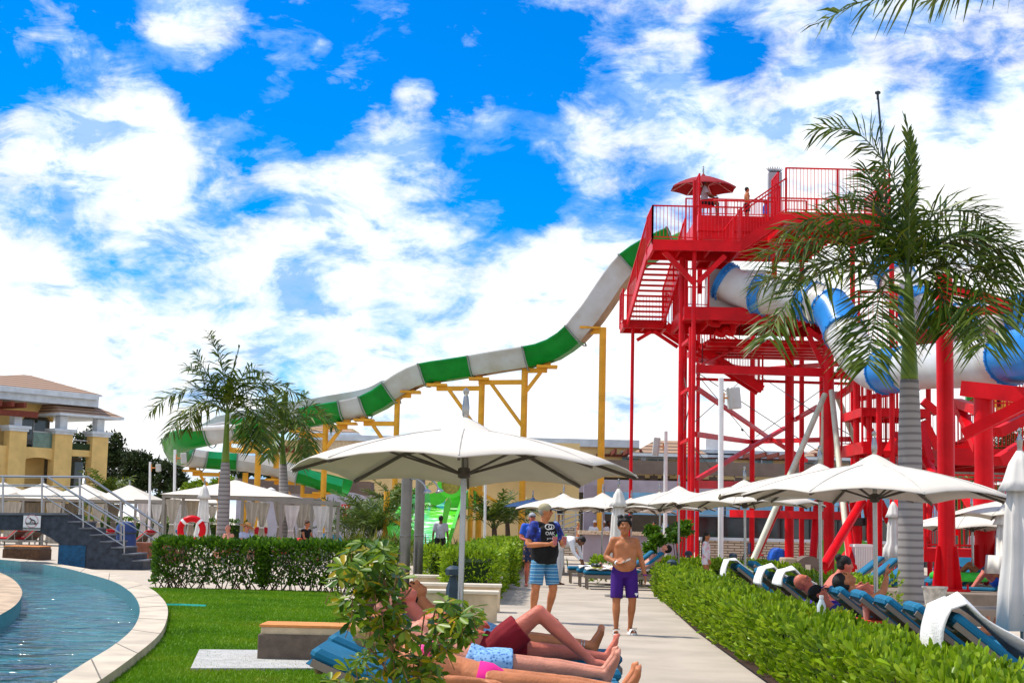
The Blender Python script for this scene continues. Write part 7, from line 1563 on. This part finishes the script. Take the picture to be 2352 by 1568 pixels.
# 1 boy
def boyx(t,J,hp,HM,ob,cl,S,Hx,mid):
    ob('waistband',MB().tube([J['pel']+Vector((0,0,.10)),J['pel']+Vector((0,0,.065))],[(.176,.135),(.182,.142)],18,side=Hx),m_blackT)
    q=J['wrR']; ob('bracelet',MB().tube([q+(J['elR']-q).normalized()*.02,q+(J['elR']-q).normalized()*.045],.034,10),m_white); ob('bracelet',MB().tube([q+(J['elR']-q).normalized()*.052,q+(J['elR']-q).normalized()*.062],.035,10),m_blackT)
    q=J['wrL']; ob('wristband',MB().tube([q+Vector((0,0,.005)),q+Vector((0,0,.025))],.033,10),mat('band_purple',(.20,.02,.25),.7))
    for k,xs_ in (('R',-1),('L',1)):
        a,to=J['an'+k],J['to'+k]; d=(to-a); d.z=0; d.normalize(); sd=Vector((-d.y,d.x,0)); c=a+d*.085; 
        so_=MB(); n=16; pts=[Vector((a.x,a.y,0))+d*(.08+.155*math.cos(2*math.pi*i/n))+sd*(.055*math.sin(2*math.pi*i/n)) for i in range(n)]; so_.ext([p+Vector((0,0,-.005)) for p in pts],(0,0,.032)); s_=ob('sandal_sole',so_,m_white)
        st=MB(); arc=[c+d*.035+sd*(.056*math.cos(math.pi*i/8))+Vector((0,0,-.055+.066*math.sin(math.pi*i/8)+(0 if k=='R' else 0))) for i in range(9)]; arc=[Vector((p.x,p.y,.02+.07*math.sin(math.pi*i/8))) for i,p in enumerate(arc)]; st.ext([p-d*.035 for p in arc]+[(p-d*.035)*1+Vector((0,0,-.012)) for p in arc[::-1]],d*.08); ss=ob('sandal_strap',st,m_white,False)
        M=frame(Vector((c.x,c.y,.085))+d*.075,-sd*1.0 if False else Vector((1,0,0)),(0,-1,.6)); tm=text_mb(MB(),'VANS',.042,M,.001); o=ob('sandal_lettering',tm,m_blackT,False)
    h=MB(); c=J['knL'].lerp(J['hiL'],.28)+Vector((.055,-.105,-.01)); h.ell(c+Vector((-.012,0,.01)),(.014,.004,.014),8).ell(c+Vector((.012,0,.01)),(.014,.004,.014),8).ext([c+Vector((-.024,-.002,.006)),c+Vector((.024,-.002,.006)),c+Vector((0,-.002,-.026))],(0,.004,0)); ob('heart_emblem',h,m_bktext,False)
    q=J['wrR']+J['hdR'].normalized()*.10; M=frame(q+Vector((.0,-.015,.02)),(.85,-.3,.35),(-.2,-.4,1)); ob('phone',MB().rbox((-.03,-.035,-.005),(.11,.035,.005),.004,M),mat('phone_grey',(.25,.22,.2),.3),False)
J,s=stand(1.62,dict(shR=(-.165,0,1.395),shL=(.165,0,1.395),elR=(-.285,.03,1.15),wrR=(-.12,-.20,1.06),hdR=(.8,-.5,.12),pnR=(0,-.3,1),elL=(.255,.03,1.13),wrL=(.315,-.02,.88),hdL=(.12,-.1,-1),pnL=(-1,0,0),hiR=(-.10,0,.91),knR=(-.12,-.06,.49),anR=(-.12,-.08,.085),toR=(-.135,-.27,.035),hiL=(.10,0,.91),knL=(.125,-.03,.50),anL=(.11,.10,.10),toL=(.155,-.09,.035),fwd=(-.08,-1,.06),hed=(-.005,-.02,1.615),hz=1.22))
g0=gpos(1432,1445,21.7); person('shirtless boy with messy dark hair in purple shorts and white sandals walking down the path',J,s,g0,rad(2),sk_tan,1.36,.0105,hair=h_messy,shorts=(m_boysh,.88,1.02),extra=boyx)
# 2 man with cap
def manx(t,J,hp,HM,ob,cl,S,Hx,mid):
    cap(m_khaki,mat('peak_blue',(.02,.10,.22),.8),1.15)(t,J,hp,HM,ob); fr=_front(J)
    M=frame(J['che']+fr*.168-S*.0+Vector((0,0,.02)),S*1,fr) ; M=Matrix((-S if S.x<0 else S,Vector((0,0,1)),fr)).transposed().to_4x4(); M.translation=J['che']+fr*.165+Vector((0,0,.0))
    q=text_mb(MB(),'OAK',.075,M,.002); M2=M.copy(); M2.translation=M.translation+Vector((0,0,-.075)); text_mb(q,'HIRE',.05,M2,.002); c=M@Vector((-.02,.12,0)); q.tube([M@Vector((-.03+.055*math.cos(k*.524),.12+.04*math.sin(k*.524),0)) for k in range(12)],.007,5,closed=True).tube([M@Vector((.02+.045*math.cos(k*.524),.12+.035*math.sin(k*.524),0)) for k in range(12)],.006,5,closed=True); ob('shirt_print',q,m_bktext,False)
    for k,a in (('R',0),('L',1)):
        q=J['wr'+k]+J['hd'+k].normalized()*.075; q=q+Vector((.01,-.01,.03)); g_=ob('drink_glass',MB().lathe([(.030,-.07),(.036,.0),(.042,.075),(.038,.075),(.030,-.062),(.001,-.062)],q,14),mat('glass_clear',(.7,.72,.72),.05,alpha=.10) if 'glass_clear' not in bpy.data.materials else bpy.data.materials['glass_clear']); l=MB().lathe([(.001,-.058),(.029,-.058),(.037,.06),(.001,.061)],q,14); l.v=[(x*s_,y*s_,z*s_) for x,y,z in l.v]; obj('drink',l,m_red3,g_,auto=True)
        w_=MB().ext([q+Vector((.025,0,.06)),q+Vector((.042,0,.085)),q+Vector((.03,0,.10)),q+Vector((.015,0,.08))],(0,.008,0)); w_.v=[(x*s_,y*s_,z*s_) for x,y,z in w_.v]; obj('lime_wedge',w_,m_lime,g_)
    for k in 'RL':
        a,to=J['an'+k],J['to'+k]; d=(to-a); d.z=0; d.normalize(); q=MB().tube([Vector((a.x,a.y,.045))-d*.07,Vector((a.x,a.y,.055))+d*.03,Vector((a.x,a.y,.04))+d*.14,Vector((a.x,a.y,.032))+d*.215],[(.042,.045),(.046,.055),(.052,.04),(.034,.026)],12,side=Vector((-d.y,d.x,0))).tube([Vector((a.x,a.y,.06)),Vector((a.x,a.y,.11))],[.046,.044],10); o=ob('shoe',q,m_blackT)
s_=1.82/1.75
J,s=stand(1.82,dict(elR=(-.30,-.02,1.13),wrR=(-.07,-.27,1.15),hdR=(.75,-.6,.25),pnR=(.5,.6,.2),curlR=.9,elL=(.29,-.06,1.14),wrL=(.12,-.30,1.16),hdL=(-.1,-1,.2),pnL=(-1,0,0),curlL=.9,fwd=(.80,-.60,-.04),knR=(-.15,-.03,.49),anR=(-.17,.02,.085),toR=(-.25,-.16,.03),knL=(.14,-.05,.49),anL=(.13,.09,.09),toL=(.17,-.12,.03)))
for k,v in (('curlR',.9),('curlL',.9)): J[k]=v
person('man in a khaki cap, black and blue shirt and striped shorts holding two red drinks',J,s,gpos(1247,1410,24.0),rad(28),sk_or,1.5,.0115,hair=h_ear,hm=mat('hair_grey',(.30,.26,.22),.6),shirt=(m_blackT,.72,-.45,m_galaxy),shorts=(m_strip,.85,1.08),extra=manx)
# 3 man behind in royal blue
J,s=stand(1.78,dict(elR=(-.27,-.02,1.13),wrR=(-.06,-.2,1.06),hdR=(.9,-.3,0),hed=(0,-.03,1.61)))
def bx_(t,J,hp,HM,ob,cl,S,Hx,mid): cap(m_greyT,m_blackT)(t,J,hp,HM,ob)
person('man in a royal blue shirt and floral shorts, half hidden behind the capped man',J,s,gpos(1219,1330,37.5),rad(10),sk_red,1.15,.016,hair=h_ear,shirt=(m_royal,.7,.0),shorts=(m_floral,.82,1.1),extra=bx_)
# 4 woman in bikini
def bik(m):
    def f(t,J,hp,HM,ob,cl,S,Hx,mid):
        ob('bikini_top',MB().tube([J['che']+Vector((0,0,.03)),J['che']-Vector((0,0,.03))],[(.168,.135),(.162,.13)],18,side=S),m); ob('bikini_bottom',MB().tube([J['pel']+Vector((0,0,.05)),J['pel']-Vector((0,0,.03)),J['pel']-Vector((0,0,.09))],[(.178,.128),(.185,.13),(.10,.10)],18,side=Hx),m)
    return f
q=P(1326,1264,76); J,s=stand(1.66,dict(elR=(-.2,-.06,1.12),wrR=(-.12,-.22,.98),hdR=(0,-1,0),elL=(.2,-.06,1.12),wrL=(.12,-.22,.98),hdL=(0,-1,0)))
person('woman in a striped bikini with pinned blond hair standing on the steps',J,s,(q.x,75.4,.0),rad(75),sk_or,.95,.022,True,h_bun,m_hairl,extra=bik(pattern('bikini_stripes','wave',[(.05,.05,.05),(.7,.7,.7)],14,.8,pos=(.4,.6))),fing=False)
q=P(1288,1186,79.4); J,s=stand(1.75); person('dark skinned person standing at the top of the steps, legs showing under the parasol',J,s,(q.x,79.4,1.35),rad(180),sk_dark,1,.024,hair=h_short,shirt=(m_wht,.6,0),shorts=(m_blackT,.5,1.1),fing=False)
# 5 attendant bending
J=dict(pel=Vv(0,.12,.95),wai=Vv(0,0,1.05),che=Vv(0,-.20,1.10),nek=Vv(0,-.38,1.12),hed=Vv(0,-.53,1.10),fwd=Vv(0,-.6,-.8),up=Vv(0,-.8,.6),shR=Vv(-.18,-.33,1.08),elR=Vv(-.2,-.42,.82),wrR=Vv(-.15,-.60,.62),hdR=Vv(0,-.3,-1),shL=Vv(.18,-.33,1.08),elL=Vv(.2,-.40,.82),wrL=Vv(.16,-.5,.60),hdL=Vv(0,-.3,-1),hiR=Vv(-.09,.12,.92),knR=Vv(-.1,.08,.5),anR=Vv(-.1,.14,.085),toR=Vv(-.1,-.06,.03),hiL=Vv(.09,.12,.92),knL=Vv(.1,.08,.5),anL=Vv(.1,.14,.085),toL=Vv(.1,-.06,.03))
person('attendant in white bending over a lounger to lay out towels',J,1.0,(X(1292,38.9),38.9,0),rad(62),sk_dark,1,.016,hair=h_short,shirt=(m_wht,1.85,0),extra=lambda t,J,hp,HM,ob,cl,S,Hx,mid:cl('trousers',MB().tube([J['pel']+Vector((0,-.03,.06)),J['pel']-Vector((0,0,.08))],[(.18,.135),(.17,.13)],14,side=Hx).tube([J['hiR'],J['knR'],J['anR']],[.1,.08,.07],10).tube([J['hiL'],J['knL'],J['anL']],[.1,.08,.07],10),m_wht),fing=False)
# lying figures: local frame: head towards -x, feet +x, y across, z up from seat level
def lying(back=rad(20),kneeL=None,kneeR=None,armR='side',armL='side',z0=.50,headup=.06,faceup=True,off=0,turn=0):
    c,s=math.cos(back),math.sin(back); q=lambda u,y,w=0:Vector((-u*c+off,y,z0+u*s+w))
    J=dict(pel=q(0,0,.0),wai=q(.15,0,.01),che=q(.37,0,.02),nek=q(.56,0,.04),hed=q(.71,0,.07+headup),shR=q(.50,-.185,.0),shL=q(.50,.185,.0),hiR=Vector((off+.02,-.095,z0)),hiL=Vector((off+.02,.095,z0)))
    J['fwd']=Vector((s*.6+turn,0,1)).normalized(); J['up']=Vector((-1,0,.35)).normalized()
    for k,sy in (('R',-1),('L',1)):
        kn=kneeR if k=='R' else kneeL; a=.10*sy
        if kn: J['kn'+k]=Vector((off+kn[0],a,z0+kn[1])); J['an'+k]=Vector((off+kn[2],a,z0-.045)); J['to'+k]=J['an'+k]+Vector((.20,0,-.02))
        else: J['kn'+k]=Vector((off+.44,a,z0+.0)); J['an'+k]=Vector((off+.85,a*1.1,z0-.035)); J['to'+k]=J['an'+k]+Vector((.095,.035*sy,.19))
        ar=armR if k=='R' else armL
        if ar=='side': J['el'+k]=q(.22,.27*sy,-.02); J['wr'+k]=q(.0,.27*sy,.03); J['hd'+k]=Vector((1,0,0)); J['pn'+k]=Vector((0,0,-1))
        elif ar=='belly': J['el'+k]=q(.27,.27*sy,.03); J['wr'+k]=q(.13,.10*sy,.17); J['hd'+k]=Vector((.75,-.55*sy,-.12)); J['pn'+k]=Vector((0,0,-1))
        elif ar=='head': J['el'+k]=q(.62,.34*sy,.10); J['wr'+k]=q(.80,.14*sy,.10); J['hd'+k]=Vector((-.3,-1*sy,.1)); J['pn'+k]=Vector((0,0,1))
        elif ar=='up': J['el'+k]=q(.30,.2*sy,.22); J['wr'+k]=q(.22,.08*sy,.42); J['hd'+k]=Vector((0,0,1)); J['pn'+k]=Vector((1,0,0))
    J['curlR']=J['curlL']=.4
    return J
def anklet(k):
    def f(t,J,hp,HM,ob,cl,S,Hx,mid):
        a,b=J['an'+k],J['kn'+k]; d=(b-a).normalized(); ob('anklet',MB().tube([a+d*.05,a+d*.058],.044,12).tube([a+d*.072,a+d*.08],.045,12),m_wsteel)
    return f
def shades(t,J,hp,HM,ob,m=None):
    ob('sunglasses',MB().ell(hp(-.033,.094,.014),(.026,.010,.018),10,HM).ell(hp(.033,.094,.014),(.026,.010,.018),10,HM).tube([hp(-.08,.0,.015),hp(-.06,.08,.018),hp(.06,.08,.018),hp(.08,.0,.015)],.004,5),m or mat('lens_blue',(.01,.03,.35),.1,.2,10))
m_leg=[]
person('sunbather at the back of the foreground row whose bare feet and ankle chain stick out',lying(off=.0,armR='side',armL='side',z0=.52),1.0,(-.13,13.3,0),0,sk_or,1,.012,hair=h_short,shorts=(m_dots,.5,1.1),extra=anklet('R'),toes=True)
def p2x(t,J,hp,HM,ob,cl,S,Hx,mid):
    shades(t,J,hp,HM,ob); q=J['wrL']; e=(J['elL']-q).normalized(); ob('watch',MB().tube([J['wrR']+(J['elR']-J['wrR']).normalized()*.02,J['wrR']+(J['elR']-J['wrR']).normalized()*.05],.034,10),m_blackT); ob('bracelet',MB().tube([q+e*.01,q+e*.022],.033,10),m_pole)
    k=J['pel'].lerp(J['wai'],.35); ob('drawstring_trim',MB().tube([k+Vector((.0,-.10,.10)),k+Vector((.06,-.12,.09))],.010,6),m_lime)
person('man lying on his back in dark red shorts with one knee raised and blue sunglasses',lying(off=.0,kneeR=(.36,.29,.74),armR='belly',armL='belly',z0=.52),1.03,(-.12,11.9,0),0,sk_red,1.08,.0105,hair=h_short,hm=m_hairn,shorts=(m_maroon,.62,1.25),extra=p2x,toes=True)
person('man lying in light blue printed shorts between red shorts man and pink bikini woman',lying(off=.0,armR='side',armL='head',z0=.52),1.02,(-.20,10.75,0),0,sk_pale,1.0,.0105,hair=h_short,hm=m_hairn,shorts=(m_dots,.55,1.15),toes=True)
def p4x(t,J,hp,HM,ob,cl,S,Hx,mid):
    fr=Vector((0,0,1)); ch=J['che']
    for k in (-1,1): ob('bikini_cup',MB().ell(ch+S*.078*k+_front(J)*.092,(.078,.072,.058),12),m_pink)
    ob('bikini_strap',MB().tube([ch+Vector((-.02,0,0)),ch+Vector((.01,0,-.0))],[(.158,.122),(.156,.120)],18,side=S),m_pinks); ob('bikini_bottom',MB().tube([J['pel']+Vector((-.05,0,.012)),J['pel'],J['pel']+Vector((.05,0,-.0)),J['pel']+Vector((.11,0,-.01))],[(.172,.122),(.180,.126),(.15,.118),(.05,.09)],18,side=Hx),m_pinks)
    a=J['anR']; nl=MB()
    for kk in 'RL':
        a,to=J['an'+kk],J['to'+kk]; d=(to-a).normalized()
        for j in range(5): nl.ell(to+Vector((-.015,(j-2)*.018,.03)),(.006,.007,.006),6)
person('woman in a pink patterned bikini lying nearest the camera, head hidden by the shrub',lying(off=.0,armR='side',armL='side',z0=.52,back=rad(14)),1.0,(-.13,9.7,0),0,sk_or,1.0,.0105,fem=True,hair=h_short,hm=m_hairl,extra=p4x,toes=True,bust=1)
J=lying(off=.0,z0=.50,back=rad(30)); person('person lying on the front path lounger, bare legs beside the towel and shoes',J,1.0,(xq+.1,36.8,0),math.pi,sk_pale,1,.018,hair=h_short,shorts=(m_blackT,.3,1.05),fing=False)
# girl
J,s=stand(1.40,dict(elR=(-.2,.03,1.14),wrR=(-.16,-.12,.95),elL=(.2,.02,1.14),wrL=(.16,-.1,.93)))
def gx(t,J,hp,HM,ob,cl,S,Hx,mid): pass
person('girl with long black hair in a pastel tie dye swim shirt walking behind the hedge',J,s,gpos(1621,1300,36.3),rad(75),sk_tan,.92,.014,True,h_long,m_hairb,shirt=(m_tie,1.9,-.1),shorts=(m_tie,.25,1.05),fing=False)
# bar people
for xd,Y,lb_,sk_,hr,shm in ((1366,65.2,'bartender in white with a white cap behind the bar, left one',sk_tan,None,m_wht),(1386,65.4,'bartender in white behind the bar, right one with a pale scarf cap',sk_tan,None,m_wht),(1502,66.2,'shirtless broad customer behind the bar near the thin red post',sk_tan,h_short,None),(1398,66.3,'bare backed customer standing behind the closed parasol at the bar',sk_dark,h_short,None)):
    J,s=stand(1.72,dict(elR=(-.24,-.05,1.14),wrR=(-.15,-.22,1.08),elL=(.24,-.05,1.14),wrL=(.15,-.22,1.08),hdR=(0,-1,0),hdL=(0,-1,0)))
    person(lb_,J,s,(X(xd,Y),Y,0),rad(R.uniform(-30,30)),sk_,1.05,.03,hair=hr,shirt=(shm,.6,0) if shm else None,shorts=(m_blackT,.6,1.1),fing=False,extra=(lambda t,J,hp,HM,ob,cl,S,Hx,mid:cap(m_wht,m_wht)(t,J,hp,HM,ob)) if shm else None)
# tower people
J,s=stand(1.45,dict(elL=(.30,-.10,1.20),wrL=(.42,-.2,1.0),hdL=(.5,-.3,-.8))); q=P(*z8(1150,450),55); person('shirtless man standing on the top platform of the red tower',J,s,(q.x,55,zt),rad(100),sk_tan,1.05,.022,hair=h_short,shorts=(m_blackT,.7,1.1),fing=False)
def sit(zs=.45): return dict(pel=Vv(0,.05,zs+.10),wai=Vv(0,.06,zs+.26),che=Vv(0,.03,zs+.47),nek=Vv(0,.0,zs+.66),hed=Vv(0,-.03,zs+.82),fwd=Vv(0,-1,-.1),up=Vv(0,0,1),shR=Vv(-.185,.01,zs+.60),elR=Vv(-.24,-.1,zs+.35),wrR=Vv(-.15,-.32,zs+.28),hdR=Vv(0,-1,0),shL=Vv(.185,.01,zs+.60),elL=Vv(.24,-.1,zs+.35),wrL=Vv(.15,-.32,zs+.28),hdL=Vv(0,-1,0),hiR=Vv(-.09,.0,zs+.08),knR=Vv(-.12,-.42,zs+.06),anR=Vv(-.12,-.42,.08),toR=Vv(-.13,-.6,.03),hiL=Vv(.09,0,zs+.08),knL=Vv(.12,-.42,zs+.06),anL=Vv(.12,-.42,.08),toL=Vv(.13,-.6,.03))
q=P(*z8(830,480),55); person('lifeguard in a cap and grey shirt sitting under the red parasol on the tower',sit(.75),1.0,(q.x,55,zt+.0),rad(75),sk_dark,1,.022,hair=h_short,shirt=(m_greyT,.8,0),shorts=(m_blackT,.7,1.1),fing=False,extra=lambda t,J,hp,HM,ob,cl,S,Hx,mid:cap(m_blackT,m_blackT)(t,J,hp,HM,ob))
t=wthing('guard_stool','high red stool under the lifeguard on the tower','stool',(q.x,55.06,zt)); obj('seat',MB().box((q.x-.22,54.85,zt+.68),(q.x+.22,55.3,zt+.74)),m_red,t)
for a in (-.18,.18):
    for b in (-.16,.2): obj('leg',MB().beam((q.x+a,55.06+b,zt),(q.x+a,55.06+b,zt+.679),.04),m_red,t)
J,s=stand(1.02); q=P(*z8(1300,500),55); person('child with black hair waiting at the top platform railing',J,s,(q.x,55.2,zt),rad(-90),sk_tan,.9,.022,True,h_bun,m_hairb,shirt=(m_royal,.3,-.3),shorts=(m_royal,.2,1),fing=False)
# right row people (seen past the backs of the loungers)
def sitL(lean=.0): 
    return dict(pel=Vv(0,0,.52),wai=Vv(-.05,0,.68),che=Vv(-.12+lean,0,.88),nek=Vv(-.14+lean,0,1.08),hed=Vv(-.12+lean,0,1.24),fwd=Vv(1,0,-.05),up=Vv(0,0,1),shR=Vv(-.14+lean,-.18,1.02),shL=Vv(-.14+lean,.18,1.02),elR=Vv(.06,-.24,.80),elL=Vv(.06,.24,.80),wrR=Vv(.28,-.14,.85),wrL=Vv(.28,.14,.85),hdR=Vv(1,.2,0),hdL=Vv(1,-.2,0),hiR=Vv(.02,-.09,.50),hiL=Vv(.02,.09,.50),knR=Vv(.36,-.11,.82),knL=Vv(.36,.11,.82),anR=Vv(.62,-.1,.47),anL=Vv(.62,.1,.47),toR=Vv(.84,-.1,.45),toL=Vv(.84,.1,.45))
J=lying(back=rad(25),z0=.50,turn=.9); person('bald sunburnt man in profile reclining on a lounger behind the hedge',J,1,(X(1968,18.6,1340),18.6,-.06),rad(0),sk_red,1.1,.012)
J=sitL(); J['che']=Vv(-.06,0,.84); J['nek']=Vv(.02,0,1.0); J['hed']=Vv(.09,0,1.11); J['shR']=Vv(-.0,-.18,.95); J['shL']=Vv(-.0,.18,.95); person('woman with a black hair bun hugging her knees beside the parasol pole',J,1.0,(X(1925,19.8,1330),19.8,-.05),rad(5),sk_red,1.2,.012,True,h_bun,m_hairb,extra=lambda t,J,hp,HM,ob,cl,S,Hx,mid:ob('swimsuit',MB().tube([J['pel'],J['wai'],J['che']],[(.19,.14),(.165,.125),(.178,.13)],16,side=S),m_blackT))
J=lying(back=rad(22),z0=.50,turn=.9); person('person in dark cap and blue patterned shirt low behind the parasol pole',J,.95,(X(2010,17.6,1350),17.6,-.08),rad(-12),sk_red,1.05,.012,hair=h_short,shirt=(m_galaxy,.7,0),shorts=(m_blackT,.8,1.1),extra=lambda t,J,hp,HM,ob,cl,S,Hx,mid:cap(m_blackT,m_galaxy)(t,J,hp,HM,ob))
J=lying(off=0,z0=.50,armR='up',back=rad(28)); person('sunbather on the fourth lounger whose orange lit arm shows above its blue cushion',J,1.0,(4.25,16.65,0),0,sk_or,1,.014,hair=h_short,shorts=(m_boysh,.5,1.1))
J=lying(off=0,z0=.50,back=rad(30)); person('sunbather on the lounger at the right picture edge, pink shoulder showing',J,1.0,(4.95,12.4,0),rad(-8),sk_red,1,.014,hair=h_short,shorts=(m_maroon,.5,1.1))
J=lying(off=0,z0=.52,back=rad(30),kneeR=(.34,.32,.66),kneeL=(.36,.30,.7),armR='belly'); person('person with raised knees lying behind the thick red column',J,1.0,(X(2262,34),34,0),rad(158),sk_or,1,.018,hair=h_short,shorts=(m_maroon,.4,1.1),fing=False)
def hatx(t,J,hp,HM,ob,cl,S,Hx,mid): ob('sun_hat',MB().lathe([(.20,.045),(.10,.06),(.09,.14),(.001,.15),(.001,.14),(.08,.05),(.2,.04)],hp(0,0,.0),16,HM.to_3x3().to_4x4()),m_khaki); shades(t,J,hp,HM,ob,m_blackT)
J=sitL(-.1); person('person with sun hat and dark glasses reclining at the right edge among the columns',J,.95,(X(2300,31.5),31.5,-.05),rad(170),sk_red,1,.016,hair=h_short,extra=hatx,fing=False,shorts=(m_royal,.5,1.1))
J,s=stand(1.7); person('staff member in a white cap and pale shirt standing beyond the right red column',J,s,(X(2232,44),44,0),rad(60),sk_dark,1,.02,hair=h_ear,shirt=(m_wht,.8,0),shorts=(m_khaki,.9,1.1),fing=False,extra=lambda t,J,hp,HM,ob,cl,S,Hx,mid:cap(m_wht,m_wht)(t,J,hp,HM,ob))
# cabana people
def hat2(t,J,hp,HM,ob,cl,S,Hx,mid): ob('straw_hat',MB().lathe([(.24,.02),(.10,.06),(.09,.15),(.001,.16),(.001,.15),(.08,.05),(.24,.01)],hp(0,0,.0),16,Matrix.Rotation(.35,4,'Y')),mat('straw',(.62,.33,.12),.9,.15,20))
person('person in an orange straw hat sitting under the left cabana',sit(.42),1.0,(X(566,50),50,-.05),rad(40),sk_pale,1,.022,hair=h_short,shirt=(mat('lilac_shirt',(.40,.45,.62),.8),.6,0),shorts=(m_blackT,.6,1.1),extra=hat2,fing=False)
person('pink skinned person sitting below the left palm trunk behind the hedge',sit(.42),1.0,(X(545-20,49),49,-.1),rad(-40),sk_pale,1.1,.022,hair=None,shorts=(m_red2,.6,1.1),fing=False)
person('person with a brown hair bun sitting under the right open frame',sit(.5),1.0,(X(704,51.5),51.5,0),rad(60),sk_or,1,.022,True,h_bun,m_hairn,shirt=(m_blackT,.1,.3),shorts=(m_blackT,.2,1),fing=False)
person('person in red sitting between the cabana curtains in the middle',sit(.5),1.0,(X(600,56),56,0),rad(-20),sk_pale,1,.024,hair=h_short,hm=m_hairn,shirt=(m_red2,.7,0),shorts=(m_red2,.6,1.1),fing=False)
J,s=stand(1.72); person('person in a grey shirt seen from behind beside the green slide bush',J,s,(X(1012,54),54,-.0),rad(180),sk_dark,1.1,.022,hair=h_short,hm=m_hairb,shirt=(m_greyT,.8,0),shorts=(m_blackT,.8,1.1),fing=False)
for xd,lb_ in ((590,'red backed lounger left among the cabana curtains'),(640,'red backed lounger in the middle among the cabana curtains'),(672,'red backed lounger at the right among the cabana curtains')): lounger(X(xd,50),50.5,rad(200),lb_,'red cushioned loungers in the near cabanas',proto=Lr)
